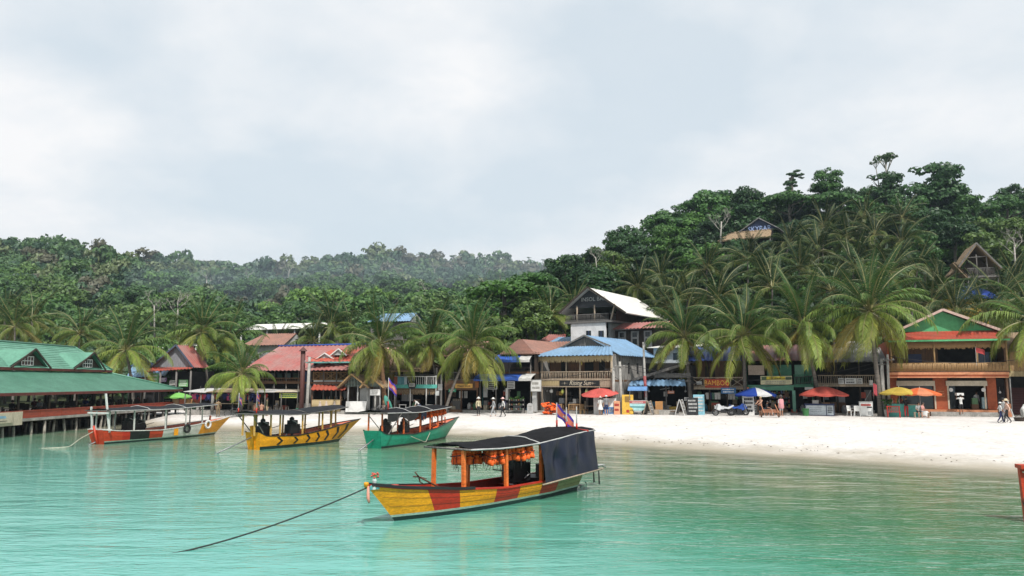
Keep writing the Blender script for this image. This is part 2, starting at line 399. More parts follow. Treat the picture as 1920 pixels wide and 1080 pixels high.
def sand_mat():
    m = base_mat('pale_sand'); nd, lk = ndlink(m); b = nd['Principled BSDF']
    t = nd.new('ShaderNodeTexCoord')
    def noise(sc, det=6, rough=0.6):
        n = nd.new('ShaderNodeTexNoise'); n.inputs['Scale'].default_value = sc; n.inputs['Detail'].default_value = det
        n.inputs['Roughness'].default_value = rough; lk.new(t.outputs['Object'], n.inputs['Vector']); return n
    big = noise(0.35); fine = noise(3.0, 8, 0.7); bump = noise(1.6, 8, 0.65)
    r = nd.new('ShaderNodeValToRGB'); r.color_ramp.elements[0].color = (0.55, 0.515, 0.48, 1); r.color_ramp.elements[1].color = (0.63, 0.60, 0.57, 1)
    r.color_ramp.elements[0].position = 0.3; r.color_ramp.elements[1].position = 0.6
    lk.new(big.outputs['Fac'], r.inputs[0])
    mr = nd.new('ShaderNodeMapRange'); mr.inputs[1].default_value = 0.3; mr.inputs[2].default_value = 0.62; mr.inputs[3].default_value = 0.72; mr.inputs[4].default_value = 1.06
    lk.new(fine.outputs['Fac'], mr.inputs[0])
    mu = nd.new('ShaderNodeMix'); mu.data_type = 'RGBA'; mu.blend_type = 'MULTIPLY'; mu.inputs[0].default_value = 1
    lk.new(r.outputs[0], mu.inputs[6]); lk.new(mr.outputs[0], mu.inputs[7])
    # wet strip by the water line, soil under the trees: both from the lie of the land
    at_ = nd.new('ShaderNodeAttribute'); at_.attribute_name = 'inland'
    wob = nd.new('ShaderNodeMath'); wob.operation = 'MULTIPLY_ADD'; wob.inputs[1].default_value = 5.0
    lk.new(big.outputs['Fac'], wob.inputs[0]); lk.new(at_.outputs['Fac'], wob.inputs[2])
    wr = nd.new('ShaderNodeMapRange'); wr.interpolation_type = 'SMOOTHSTEP'
    wr.inputs[1].default_value = 1.5; wr.inputs[2].default_value = 7.0; wr.inputs[3].default_value = 1.0; wr.inputs[4].default_value = 0.0
    lk.new(wob.outputs[0], wr.inputs[0])
    wet = nd.new('ShaderNodeMix'); wet.data_type = 'RGBA'; wet.inputs[7].default_value = (0.335, 0.295, 0.225, 1)
    lk.new(wr.outputs[0], wet.inputs[0]); lk.new(mu.outputs[2], wet.inputs[6])
    av = nd.new('ShaderNodeAttribute'); av.attribute_name = 'soil'
    soil = nd.new('ShaderNodeMix'); soil.data_type = 'RGBA'; soil.inputs[7].default_value = (0.045, 0.055, 0.022, 1)
    lk.new(av.outputs['Fac'], soil.inputs[0]); lk.new(wet.outputs[2], soil.inputs[6])
    lk.new(soil.outputs[2], b.inputs['Base Color'])
    rr = nd.new('ShaderNodeMapRange'); rr.inputs[3].default_value = 0.95; rr.inputs[4].default_value = 0.45
    lk.new(wr.outputs[0], rr.inputs[0]); lk.new(rr.outputs[0], b.inputs['Roughness'])
    b.inputs['Specular IOR Level'].default_value = 0.25
    bn = nd.new('ShaderNodeBump'); bn.inputs['Strength'].default_value = 0.8; bn.inputs['Distance'].default_value = 0.14
    lk.new(bump.outputs['Fac'], bn.inputs['Height']); lk.new(bn.outputs[0], b.inputs['Normal'])
    return m

gx = lerp_axis([(-700, -120, 40), (-120, -45, 50), (-45, 60, 210), (60, 150, 60), (150, 700, 40)])
gy = lerp_axis([(-120, 20, 25), (20, 95, 190), (95, 180, 60), (180, 360, 50), (360, 900, 25)])
land = make_grid('ground', gx, gy, lambda X, Y: ground(X, Y)[0], sand_mat(),
                 {'inland': lambda X, Y: ground(X, Y)[1], 'soil': lambda X, Y: sstep((Y-(86-0.0*X))/8.0)})
tag(land, 'pale sand beach rising to a wooded hillside', None, kind='structure')

def water_mat():
    m = base_mat('sea_water'); nd, lk = ndlink(m); b = nd['Principled BSDF']
    t = nd.new('ShaderNodeTexCoord')
    def noise(sc, det, scale3, rough=0.55, rot=0.0, dist=0.0):
        mpn = nd.new('ShaderNodeMapping'); mpn.inputs['Scale'].default_value = scale3; mpn.inputs['Rotation'].default_value = (0, 0, rot)
        lk.new(t.outputs['Object'], mpn.inputs[0])
        n = nd.new('ShaderNodeTexNoise'); n.inputs['Scale'].default_value = sc; n.inputs['Detail'].default_value = det
        n.inputs['Roughness'].default_value = rough; n.inputs['Distortion'].default_value = dist; lk.new(mpn.outputs[0], n.inputs['Vector']); return n
    dep = nd.new('ShaderNodeAttribute'); dep.attribute_name = 'depth'
    patch = noise(0.16, 4, (1, 1.6, 1))
    md = nd.new('ShaderNodeMath'); md.operation = 'MULTIPLY_ADD'; md.inputs[1].default_value = 0.9
    pc = nd.new('ShaderNodeMath'); pc.operation = 'SUBTRACT'; pc.inputs[1].default_value = 0.5
    lk.new(patch.outputs['Fac'], pc.inputs[0]); lk.new(pc.outputs[0], md.inputs[0]); lk.new(dep.outputs['Fac'], md.inputs[2])
    r = nd.new('ShaderNodeValToRGB'); cr = r.color_ramp
    cr.elements[0].position = 0.0; cr.elements[0].color = (0.32, 0.29, 0.21, 1)
    cr.elements[1].position = 1.0; cr.elements[1].color = (0.105, 0.36, 0.315, 1)
    for p, c in ((0.06, (0.275, 0.275, 0.19, 1)), (0.18, (0.15, 0.26, 0.17, 1)), (0.45, (0.10, 0.32, 0.245, 1))):
        e = cr.elements.new(p); e.color = c
    dv = nd.new('ShaderNodeMath'); dv.operation = 'DIVIDE'; dv.inputs[1].default_value = 2.6
    lk.new(md.outputs[0], dv.inputs[0]); lk.new(dv.outputs[0], r.inputs[0])
    # weed and stones on the bottom: darker drifting patches
    weed = noise(0.45, 6, (0.7, 1.5, 1), 0.62)
    wr = nd.new('ShaderNodeValToRGB'); wr.color_ramp.elements[0].position = 0.60; wr.color_ramp.elements[0].color = (1, 1, 1, 1)
    wr.color_ramp.elements[1].position = 0.74; wr.color_ramp.elements[1].color = (0.42, 0.55, 0.52, 1)
    lk.new(weed.outputs['Fac'], wr.inputs[0])
    mu = nd.new('ShaderNodeMix'); mu.data_type = 'RGBA'; mu.blend_type = 'MULTIPLY'; mu.inputs[0].default_value = 0.7
    lk.new(r.outputs[0], mu.inputs[6]); lk.new(wr.outputs[0], mu.inputs[7])
    # the bottom is bare sand to one side and weed-grown to the other
    av = nd.new('ShaderNodeAttribute'); av.attribute_name = 'weed'
    wa = nd.new('ShaderNodeMath'); wa.operation = 'MULTIPLY_ADD'; wa.inputs[1].default_value = 1.4; wa.use_clamp = True
    lk.new(pc.outputs[0], wa.inputs[0]); lk.new(av.outputs['Fac'], wa.inputs[2])
    gr = nd.new('ShaderNodeMix'); gr.data_type = 'RGBA'; gr.blend_type = 'MULTIPLY'; gr.inputs[7].default_value = (0.30, 0.54, 0.38, 1)
    lk.new(wa.outputs[0], gr.inputs[0]); lk.new(mu.outputs[2], gr.inputs[6])
    lk.new(gr.outputs[2], b.inputs['Base Color'])
    b.inputs['Roughness'].default_value = 0.03; b.inputs['IOR'].default_value = 1.333; b.inputs['Specular IOR Level'].default_value = 0.5
    w1 = noise(0.9, 3, (0.5, 1.5, 1), 0.5, 0.12, 0.6)
    w2 = noise(4.2, 4, (0.65, 1.5, 1), 0.55, -0.1, 0.4)
    w3 = noise(0.28, 2, (0.6, 1.4, 1), 0.5, 0.2)
    a1 = nd.new('ShaderNodeMath'); a1.operation = 'MULTIPLY_ADD'; a1.inputs[1].default_value = 0.34
    lk.new(w2.outputs['Fac'], a1.inputs[0]); lk.new(w1.outputs['Fac'], a1.inputs[2])
    a2 = nd.new('ShaderNodeMath'); a2.operation = 'MULTIPLY_ADD'; a2.inputs[1].default_value = 1.2
    lk.new(w3.outputs['Fac'], a2.inputs[0]); lk.new(a1.outputs[0], a2.inputs[2])
    # low swells running in along the shore
    off = nd.new('ShaderNodeAttribute'); off.attribute_name = 'offshore'
    ph = nd.new('ShaderNodeMath'); ph.operation = 'MULTIPLY_ADD'; ph.inputs[1].default_value = 5.0
    lk.new(w3.outputs['Fac'], ph.inputs[0])
    om = nd.new('ShaderNodeMath'); om.operation = 'MULTIPLY'; om.inputs[1].default_value = 3.1; lk.new(off.outputs['Fac'], om.inputs[0]); lk.new(om.outputs[0], ph.inputs[2])
    sn = nd.new('ShaderNodeMath'); sn.operation = 'SINE'; lk.new(ph.outputs[0], sn.inputs[0])
    fa = nd.new('ShaderNodeMapRange'); fa.inputs[1].default_value = 2.0; fa.inputs[2].default_value = 22.0; fa.inputs[3].default_value = 0.16; fa.inputs[4].default_value = 0.0; lk.new(off.outputs['Fac'], fa.inputs[0])
    sm = nd.new('ShaderNodeMath'); sm.operation = 'MULTIPLY'; lk.new(sn.outputs[0], sm.inputs[0]); lk.new(fa.outputs[0], sm.inputs[1])
    a3 = nd.new('ShaderNodeMath'); a3.operation = 'ADD'; lk.new(sm.outputs[0], a3.inputs[0]); lk.new(a2.outputs[0], a3.inputs[1])
    bn = nd.new('ShaderNodeBump'); bn.inputs['Strength'].default_value = 1.0; bn.inputs['Distance'].default_value = 0.042
    lk.new(a3.outputs[0], bn.inputs['Height']); lk.new(bn.outputs[0], b.inputs['Normal'])
    # water thins out over the sand
    tr = nd.new('ShaderNodeBsdfTransparent'); ms = nd.new('ShaderNodeMixShader')
    fr = nd.new('ShaderNodeMapRange'); fr.inputs[1].default_value = 0.0; fr.inputs[2].default_value = 0.16
    lk.new(dep.outputs['Fac'], fr.inputs[0]); lk.new(fr.outputs[0], ms.inputs[0])
    lk.new(tr.outputs[0], ms.inputs[1]); lk.new(b.outputs[0], ms.inputs[2]); lk.new(ms.outputs[0], nd['Material Output'].inputs[0])
    return m
wx = lerp_axis([(-700, -80, 20), (-80, 60, 200), (60, 700, 30)])
wy = lerp_axis([(-120, 5, 10), (5, 96, 180)])
sea = make_grid('sea', wx, wy, lambda X, Y: 0*X, water_mat(), {'depth': lambda X, Y: -ground(X, Y)[0], 'offshore': lambda X, Y: -ground(X, Y)[1], 'weed': lambda X, Y: sstep((X+.35*Y-3)/15.0)*.95})
tag(sea, 'shallow turquoise sea lapping the beach', None, kind='structure')
# ------------------------------------------------------------------ vegetation
rng = random.Random(7)
def frond_mesh(name, L, a0, droop, nl=26, lw=0.10, ll=0.85, hang=0.5, seed=0, fold=0.0):
    """one coconut frond in the x-z plane, growing along +x: a curved rib with two rows of leaflets"""
    rr = random.Random(seed); mb = MB(); K = 12; bendy = rr.uniform(.8, 1.25); L *= rr.uniform(.88, 1.08)
    pts = []; p = V3((0, 0, 0)); a = a0
    tang = []
    for i in range(K+1):
        pts.append(p.copy()); tang.append(V3((math.cos(a), 0, math.sin(a))))
        p = p + tang[-1]*(L/K); a -= droop/K*(0.5+1.0*i/K)*bendy
    mb.tube(pts, [0.055*(1-0.9*i/K)+0.006 for i in range(K+1)], 4, 1)
    for i in range(nl):
        s = 0.14 + 0.86*(i+0.5)/nl
        f = s*K; k = min(int(f), K-1); q = pts[k].lerp(pts[k+1], f-k); t = tang[k].lerp(tang[min(k+1, K)], f-k)
        ln = ll*(0.45+0.55*math.sin(math.pi*min(1, (s-0.05)*1.12)**0.8))*rr.uniform(0.85, 1.1)
        if s > 0.9: ln *= 0.75
        for sd in (-1, 1):
            if rr.random() < 0.03: continue
            d = (t*(0.55+0.5*s) + V3((0, sd, 0))*(1.0-0.3*s) + V3((0, 0, 0.18-fold))).normalized()
            h = hang*rr.uniform(0.7, 1.3)
            p0 = q; p1 = q + d*(ln*0.45) + V3((0, 0, -0.10*ln*h)); p2 = q + d*(ln*(1-0.22*h)) + V3((0, 0, -0.75*ln*h))
            wv = t*(lw/2)
            mb.add([p0-wv*0.6, p0+wv*0.6, p1+wv, p1-wv, p2], [(0, 1, 2, 3), (3, 2, 4)], 0)
    return mb.mesh(name, [M['frond'], M['palm_rib']], False)
M['palm_rib'] = pm('palm_rib', (0.20, 0.19, 0.06), (0.15, 0.14, 0.05), 5, 0.5)
# ages: 0 upright spear ... 5 hanging old leaf
FR = []
for v in range(3):
    FR.append([frond_mesh('frond', 4.6, R(80), R(32), 32, 0.085, 0.85, 0.45, 10+v),
               frond_mesh('frond', 5.0, R(64), R(75), 36, 0.088, 0.95, 0.6, 20+v),
               frond_mesh('frond', 5.0, R(44), R(100), 38, 0.09, 1.0, 0.8, 30+v),
               frond_mesh('frond', 4.9, R(22), R(100), 38, 0.092, 1.02, 0.95, 40+v),
               frond_mesh('frond', 4.6, R(-5), R(88), 36, 0.092, 1.0, 0.95, 50+v),
               frond_mesh('frond', 4.2, R(-32), R(62), 32, 0.09, 0.9, 0.8, 60+v)])
TINT = [(0.36, 0.56, 0.46), (0.48, 0.68, 0.50), (0.75, 0.90, 0.60), (1.15, 1.15, 0.70), (1.6, 1.42, 0.8), (2.0, 1.5, 0.85)]
COCO = MB().lathe([(0.001, -0.14), (0.09, -0.10), (0.125, 0), (0.09, 0.10), (0.001, 0.14)], 8).mesh('coconut', M['coconut'], True)
def palm(base, crown, label, group=None, n=20, size=1.0, bark='palm_bark', nuts=5, seed=0, bright=1.0, rad=0.15, name='palm_tree', old=1.0):
    rr = random.Random(seed)
    t = thing(name, label, 'palm tree', base, 0, group)
    top = V3(crown) - V3(base)
    mid = V3((top.x*0.30, top.y*0.3, top.z*0.5))
    K = 12; pts = []; rs = []
    for i in range(K*2+1):
        s = i/(K*2); p = mid*(2*s*(1-s)) + top*(s*s)
        pts.append(p); rs.append(rad*(1.0-0.35*s)*(1+(0.35*(1-s*8) if s < 0.125 else 0))*(1.05 if i % 2 else 0.95))
    mb = MB().tube(pts, rs, 7)
    mb.build('trunk', M[bark], t, True)
    n = int(n*(1.6 if nuts else 1.4))
    for i in range(n):
        age = min(5, int((i+rr.random()*0.6)/n*6.6*old))
        if old < 0.9: age = min(age, 4)
        me = FR[rr.randrange(3)][age]
        a = i*2.39996 + rr.uniform(-0.5, 0.5)
        o = link_obj('frond', me, t, top + V3((0.08*math.cos(a), 0.08*math.sin(a), 0.05-0.03*age)),
                     (rr.uniform(-0.5, 0.5), rr.uniform(-0.16, 0.16), a), size*rr.uniform(0.82, 1.18))
        c = TINT[age]; k = bright*rr.uniform(0.75, 1.25)
        if age == 5 and rr.random() < .3: c = (2.2, 1.15, .8)
        o.color = (c[0]*k, c[1]*k, c[2]*k, 1)
    for i in range(nuts):
        a = rr.uniform(0, 6.28)
        link_obj('coconut', COCO, t, top + V3((0.28*math.cos(a), 0.28*math.sin(a), rr.uniform(-0.45, -0.2))), (rr.random(), rr.random(), 0), rr.uniform(0.9, 1.2))
    return t
def palm_px(px, py, Y, bpx, label, **k):
    c = at(px, py, Y); bx = xat(bpx, Y); z = gz(bx, Y)
    return palm((bx, Y, z-0.15), c, label, **k)

def crown_arrays(seed, nclump, nleaf, leaf, flat=0.75, shape='round'):
    """leaf cards spread over and through many foliage clumps inside a unit crown; returns verts (n*4,3)"""
    r = np.random.default_rng(seed)
    cl = []
    for i in range(nclump):
        while True:
            p = r.uniform(-1, 1, 3)
            d = np.linalg.norm(p)
            if shape == 'umbrella':
                if np.hypot(p[0], p[1]) < 1 and 0.0 < p[2] < 0.55*(1-0.5*(p[0]**2+p[1]**2)) and p[2] > 0.1: break
            elif shape == 'tall':
                if d < 1 and (p[0]**2+p[1]**2) < 0.8: break
            elif 0.35 < d < 1 and p[2] > -0.8: break
        rad = r.uniform(0.16, 0.42) if shape != 'umbrella' else r.uniform(0.17, 0.28)
        sc = (1 - rad*0.55)
        cl.append((p*sc, rad))
    out_ = []
    for c, rad in cl:
        n = max(4, int(nleaf/nclump*(rad/0.28)**2))
        d = r.normal(size=(n, 3)); d[:, 2] = np.abs(d[:, 2])*1.0 - 0.35; d /= np.linalg.norm(d, axis=1)[:, None]
        pos = c + d*rad*r.uniform(0.72, 1.08, (n, 1))*np.array([1.1, 1.1, 0.72])
        nrm = d + r.normal(size=(n, 3))*0.42 + np.array([0, 0, 0.25]); nrm /= np.linalg.norm(nrm, axis=1)[:, None]
        a = r.normal(size=(n, 3)); tx = np.cross(nrm, a); tx /= np.linalg.norm(tx, axis=1)[:, None]; ty = np.cross(nrm, tx)
        s = leaf*r.uniform(0.6, 1.3, (n, 1))
        tx *= s; ty *= s*0.62
        out_.append(np.stack([pos-tx, pos-ty*0.9, pos+tx, pos+ty], 1))
    v = np.concatenate(out_).reshape(-1, 3)
    v[:, 2] *= flat
    return v
def quads_mesh(name, v, mat):
    n = len(v)//4
    me = bpy.data.meshes.new(name)
    me.vertices.add(n*4); me.vertices.foreach_set('co', v.astype(np.float32).ravel())
    me.loops.add(n*4); me.loops.foreach_set('vertex_index', np.arange(n*4))
    me.polygons.add(n); me.polygons.foreach_set('loop_start', np.arange(0, n*4, 4)); me.polygons.foreach_set('loop_total', np.full(n, 4))
    me.update(calc_edges=True); me.materials.append(mat)
    return me
CROWNS = []
for i in range(6): CROWNS.append(quads_mesh('crown', crown_arrays(100+i, 38, 3600, 0.075, 0.95), M['leaf']))
UMB = [quads_mesh('crown', crown_arrays(200+i, 50, 3600, 0.07, 0.8, 'umbrella'), M['leaf']) for i in range(2)]
TALL = [quads_mesh('crown', crown_arrays(300+i, 20, 1500, 0.10, 1.0, 'tall'), M['leaf']) for i in range(2)]
def trunk_mesh(seed, thin=1.0):
    """tapered trunk from z=-1.9 with limbs reaching into the unit crown"""
    r = random.Random(seed); mb = MB()
    mb.tube([(0, 0, -1.9), (r.uniform(-.05, .05), r.uniform(-.05, .05), -1.0), (r.uniform(-.06, .06), r.uniform(-.06, .06), -0.2), (0, 0, 0.35)],
            [0.085*thin, 0.065*thin, 0.05*thin, 0.015], 6)
    for i in range(7):
        a = i*2.4+r.random(); z0 = r.uniform(-0.75, 0.0); l = r.uniform(0.45, 0.8)
        e = V3((math.cos(a)*l, math.sin(a)*l, z0+r.uniform(0.25, 0.6)))
        mb.tube([(0, 0, z0), (e.x*0.5, e.y*0.5, z0+0.16), e], [0.035*thin, 0.024*thin, 0.006], 4)
    return mb.mesh('trunk', M['bark'], True)
TRUNKS = [trunk_mesh(i) for i in range(4)]
TR_THIN = [trunk_mesh(20+i, 0.6) for i in range(2)]
GREENS = [(0.40, 0.58, 0.52), (0.62, 0.84, 0.60), (1.0, 1.2, 0.62), (0.28, 0.42, 0.40), (0.82, 1.02, 0.6), (1.1, 0.98, 0.7), (0.50, 0.74, 0.60)]
def tree(c, rad, label, group=None, crown=None, tint=None, hs=1.0, seed=0, name='broadleaf_tree', trunk=None):
    """c is the crown's centre; the trunk reaches down into the slope"""
    r = random.Random(seed)
    me = crown or CROWNS[r.randrange(len(CROWNS))]
    t = thing(name, label, 'tree', (c[0], c[1], c[2]), r.uniform(0, 6.28), group)
    o = link_obj('crown', me, t, scale=(rad, rad, rad*hs))
    tn = tint or GREENS[r.randrange(len(GREENS))]; k = r.uniform(0.85, 1.15)
    o.color = (tn[0]*k, tn[1]*k, tn[2]*k, 1)
    link_obj('trunk', trunk or TRUNKS[r.randrange(4)], t, scale=(rad, rad, rad*hs))
    return t
def bare_tree(base, h, label, seed=0, group=None):
    r = random.Random(seed)
    t = thing('bare_tree', label, 'tree', base, 0, group)
    mb = MB(); top = V3((r.uniform(-.4, .4), 0, h*0.6))
    mb.tube([(0, 0, -1), top*0.5, top], [0.16*h/8, 0.13*h/8, 0.10*h/8], 5)
    mb.build('trunk', M['pale_bark'], t, True)
    b2 = MB()
    def br(p, d, l, rd, dep):
        q = p + d*l; b2.tube([p, p.lerp(q, 0.5)+V3((r.uniform(-.1, .1), 0, r.uniform(0, .1)))*l, q], [rd, rd*0.8, rd*0.55], 4)
        if dep:
            for k in range(3):
                dd = (d + V3((r.uniform(-.9, .9), r.uniform(-.9, .9), r.uniform(-.2, .6)))).normalized()
                br(p.lerp(q, r.uniform(0.5, 1)), dd, l*r.uniform(0.5, 0.75), rd*0.55, dep-1)
    for k in range(4):
        a = k*1.7+r.random(); br(top*r.uniform(0.65, 1), V3((math.cos(a)*0.8, math.sin(a)*0.8, 1)).normalized(), h*0.22, 0.055*h/8, 3)
    b2.build('branches', M['pale_bark'], t, True)
    return t

# the beach palms, each with the crown where the photograph has it
G1 = 'coconut palms along the beach'
palm_px(236, 655, 88, 252, 'tall palm behind the green restaurant roof, yellowing lower fronds', group=G1, seed=1, n=24, size=1.12, rad=0.2, bright=1.05)
palm_px(378, 622, 92, 392, 'palm with drooping yellow fronds above the grey gabled house', group=G1, seed=2, n=22, size=1.05, bright=1.05)
palm_px(424, 645, 95, 430, 'dense green palm between the grey gable and the long red roof', group=G1, seed=3, n=20, size=1.1, bright=0.9, old=0.8, nuts=0)
palm_px(455, 700, 74.5, 452, 'short bright palm on the sand in front of the clothes stall', group=G1, seed=4, n=22, size=0.80, bright=1.25, rad=0.17)
palm_px(712, 645, 75.5, 722, 'palm with reddish trunk in front of the thatched roof', group=G1, seed=5, n=26, size=1.02, bark='palm_bark_red', rad=0.25, nuts=8)
palm_px(806, 645, 78, 824, 'palm leaning over the turquoise balcony', group=G1, seed=6, n=24, size=0.98, bright=0.85)
palm_px(886, 648, 74, 833, 'palm arching over the yellow shop sign, long hanging fronds', group=G1, seed=7, n=26, size=1.08, nuts=7, bright=1.05)
palm_px(1284, 632, 72, 1296, 'palm beside the blue corrugated awning, shaggy dark trunk top', group=G1, seed=8, n=26, size=1.05, rad=0.2, nuts=3, bright=0.85)
palm_px(1394, 628, 70, 1398, 'palm over the red bamboo bar sign', group=G1, seed=9, n=28, size=1.12, rad=0.2, bright=0.95)
palm_px(1505, 612, 68.5, 1540, 'leaning palm over the green shop, laden with coconuts', group=G1, seed=10, n=28, size=1.15, nuts=9, rad=0.19)
palm_px(1630, 582, 65.5, 1652, 'tallest beach palm, broad crown beside the green gable', group=G1, seed=11, n=30, size=1.22, rad=0.22, nuts=6, bright=1.1)
palm_px(1940, 600, 64, 1950, 'palm cut by the picture edge past the terracotta building', group=G1, seed=12, n=24, size=1.2, rad=0.2, bright=1.1)
# palms further back
G2 = 'palms among the houses and on the lower slope'
BK = [(28, 612, 92), (60, 600, 97), (8, 585, 104), (150, 625, 98), (330, 640, 104), (520, 655, 108), (620, 612, 104), (588, 640, 102),
      (655, 630, 106), (1032, 590, 96), (1075, 578, 98), (985, 610, 98), (1196, 540, 100), (1238, 520, 104),
      (1325, 505, 105), (1290, 560, 92), (1255, 575, 94), (1345, 560, 88), (1402, 488, 112), (1448, 540, 92), (1440, 505, 104), (1500, 505, 99), (1480, 455, 118), (1535, 470, 108),
      (1560, 545, 88), (1590, 450, 116), (1545, 425, 124), (1640, 440, 112), (1600, 500, 100), (1690, 455, 110), (1668, 510, 92), (1720, 505, 98),
      (1765, 545, 86), (1745, 570, 80), (1880, 560, 84), (1792, 588, 77), (1850, 592, 79), (1905, 530, 92), (1620, 405, 128), (1690, 410, 126)]
LMP = ((100, 'behind the pier restaurant ridge'), (300, 'behind the second dormer'), (560, 'between the gable and the red hall'), (700, 'by the long white shed'), (1100, 'next to the white-walled bar'), (1300, 'behind the palm of the blue awning'), (1420, 'below the hilltop bar'), (1520, 'over the green shop'), (1620, 'over the dark house'), (1740, 'over the tallest beach palm'), (3000, 'near the stilt hut'))
ORD = ('lowest', 'second lowest', 'third lowest', 'fourth lowest', 'fifth lowest', 'sixth lowest', 'seventh lowest')
lmk = {}
for (px, py, Y) in BK: lmk.setdefault(next(w for l, w in LMP if px < l), []).append(py)
for i, (px, py, Y) in enumerate(BK):
    right = px > 1150
    w_ = next(w for l, w in LMP if px < l); k_ = sorted(lmk[w_], reverse=True).index(py)
    lb = ('%s of the %spalms %s' % (ORD[k_], 'dark slope ' if right else '', w_)) if len(lmk[w_]) > 1 else '%spalm %s' % ('dark slope ' if right else 'single ', w_)
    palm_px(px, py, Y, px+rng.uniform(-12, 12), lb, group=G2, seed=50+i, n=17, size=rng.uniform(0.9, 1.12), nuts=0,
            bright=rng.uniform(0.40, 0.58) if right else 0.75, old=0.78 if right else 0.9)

GNAME = ['dark', 'mid green', 'light green', 'very dark', 'fresh green', 'olive', 'deep green']
def land_right(px):
    for lim, w in ((1000, 'beside the palm-shaded shops'), (1110, 'behind the white-roofed bar'), (1260, 'over the pale blue-white house'), (1345, 'downhill from the hilltop bar'), (1480, 'around the hilltop bar'), (1600, 'over the green shop'), (1720, 'over the dark balcony house'), (1800, 'over the green gable'), (1880, 'around the stilt hut')):
        if px < lim: return w
    return 'past the stilt hut at the picture edge'
def hill_label(px, tone=None, sh=None):
    return '%s %s tree on the near hillside %s' % (tone or GNAME[tone_now], 'flat-topped' if sh else 'rounded', land_right(px))
def far_label(px, ti, flat):
    w = 'over the pier restaurant'
    for lim, v_ in ((250, w), (360, 'behind the grey gable'), (450, 'behind the short palm'), (610, 'around the long white shed'), (680, 'behind the red hall'), (780, 'around the light blue roof'), (900, 'behind the arching palm')):
        if px < lim: w = v_; break
    else: w = 'at the foot of the near hill'
    return '%s %s forest tree %s' % (('deep green', 'mid green', 'light green', 'dark', 'olive', 'yellowish')[ti], 'flat-topped' if flat else 'rounded', w)
# trees of the near hillside: the ones that make its skyline first
G3 = 'broadleaf trees on the near hillside'
KEY = [(1548, 345, 148, 33, 1, 'round tree standing alone on the ridge line', None), (1755, 348, 140, 58, 0, 'tallest dark bushy tree on the ridge, ragged top', None),
       (1660, 352, 146, 40, 0, 'dark tree on the ridge under the thin emergent tree', None), (1600, 372, 146, 30, 0, None, None), (1330, 400, 144, 56, 1, None, None),
       (1400, 384, 146, 42, 3, None, None), (1285, 402, 146, 38, 1, None, None), (1240, 425, 140, 40, 1, None, None), (1480, 385, 142, 62, 1, None, 'u'), (1555, 385, 140, 58, 1, None, 'u'),
       (1160, 460, 130, 38, 0, None, None), (1060, 522, 116, 50, 3, 'dark dense tree where the near hill meets the far one', None), (945, 560, 100, 74, 4, 'wide light green feathery tree spreading over the roofs', 'u'),
       (1000, 535, 106, 60, 1, None, 'u'), (1890, 395, 138, 48, 1, None, 'u'), (1825, 400, 136, 50, 1, None, None), (1105, 496, 122, 42, 3, None, None), (1003, 600, 92, 42, 5, 'yellowish bushy tree beside the white upper storey', None),
       (1250, 460, 128, 50, 4, None, None), (1340, 450, 132, 50, 3, None, None), (1190, 495, 118, 46, 3, None, None), (1120, 540, 104, 50, 0, None, None), (1150, 500, 112, 44, 5, None, None),
       (1850, 470, 112, 52, 5, None, None), (1905, 450, 116, 46, 5, 'brownish half dry tree by the thatched stilt hut', None), (1740, 425, 122, 54, 0, None, None), (1790, 440, 118, 50, 3, None, None),
       (1700, 395, 132, 45, 1, None, None), (1895, 366, 150, 30, 0, None, None), (1730, 470, 110, 40, 1, None, None)]
for i, (px, py, Y, rp_, tn, lb, sh) in enumerate(KEY):
    tree(at(px, py, Y), rp_*(1 if lb else .86)*Y/FPX, lb or hill_label(px, GNAME[tn], sh), G3, UMB[i % 2] if sh == 'u' else None, GREENS[tn], 1.0, 400+i)
# vine-wrapped trunk, thin emergent trees
v = thing('vine_covered_trunk', 'tall trunk smothered in vines, crooked top, on the ridge', 'tree', at(1483, 358, 148), 0)
mb = MB().tube([(0, 0, -6), (0, 0, 0), (0.1, 0, 2.2), (0.9, 0, 3.6)], [0.5, 0.45, 0.4, 0.2], 6); mb.build('trunk', M['bark'], v, True)
vv = np.concatenate([crown_arrays(500+k, 8, 700, 0.12, 1.0, 'tall')*np.array(s)+np.array(p) for k, (p, s) in enumerate(
    [((0, 0, -0.6), (1.3, 1.3, 1.6)), ((-0.1, 0, 1.2), (1.4, 1.3, 1.3)), ((0.3, 0, 2.6), (1.3, 1.2, 1.1)), ((1.3, 0, 3.5), (1.5, 1.0, 0.8)), ((2.2, 0, 2.9), (0.7, 0.7, 0.7))])])
vo = link_obj('vine_foliage', quads_mesh('vine_foliage', vv, M['leaf']), v); vo.color = (0.5, 0.66, 0.66, 1)
def emergent(px, py, Y, rp_, label, seed, tint=(0.7, 0.75, 0.7)):
    c = at(px, py, Y); rad = rp_*Y/FPX; r = random.Random(seed)
    t = thing('emergent_tree', label, 'tree', (c.x, c.y, c.z), 0, 'thin emergent trees on the ridges')
    mb = MB(); mb.tube([(r.uniform(-.5, .5), 0, -rad*4.2), (0.1, 0, -rad*1.5), (0, 0, -0.2*rad)], [rad*0.10, rad*0.075, rad*0.05], 5)
    for k in range(7):
        a = k*2.4; l = rad*r.uniform(0.5, 0.95)
        mb.tube([(0, 0, -rad*r.uniform(0.2, 1.3)), (math.cos(a)*l*.6, math.sin(a)*l*.6, rad*0.05), (math.cos(a)*l, math.sin(a)*l, rad*r.uniform(0.1, 0.6))], [rad*0.04, rad*0.03, rad*0.012], 4)
    mb.build('trunk', M['pale_bark'], t, True)
    vv = crown_arrays(600+seed, 16, 420, 0.12, 0.8, 'umbrella')*rad
    o = link_obj('crown', quads_mesh('crown', vv, M['leaf']), t); o.color = (*tint, 1)
emergent(1660, 300, 146, 26, 'thin emergent tree with sparse crown and bare limbs on the ridge', 1)
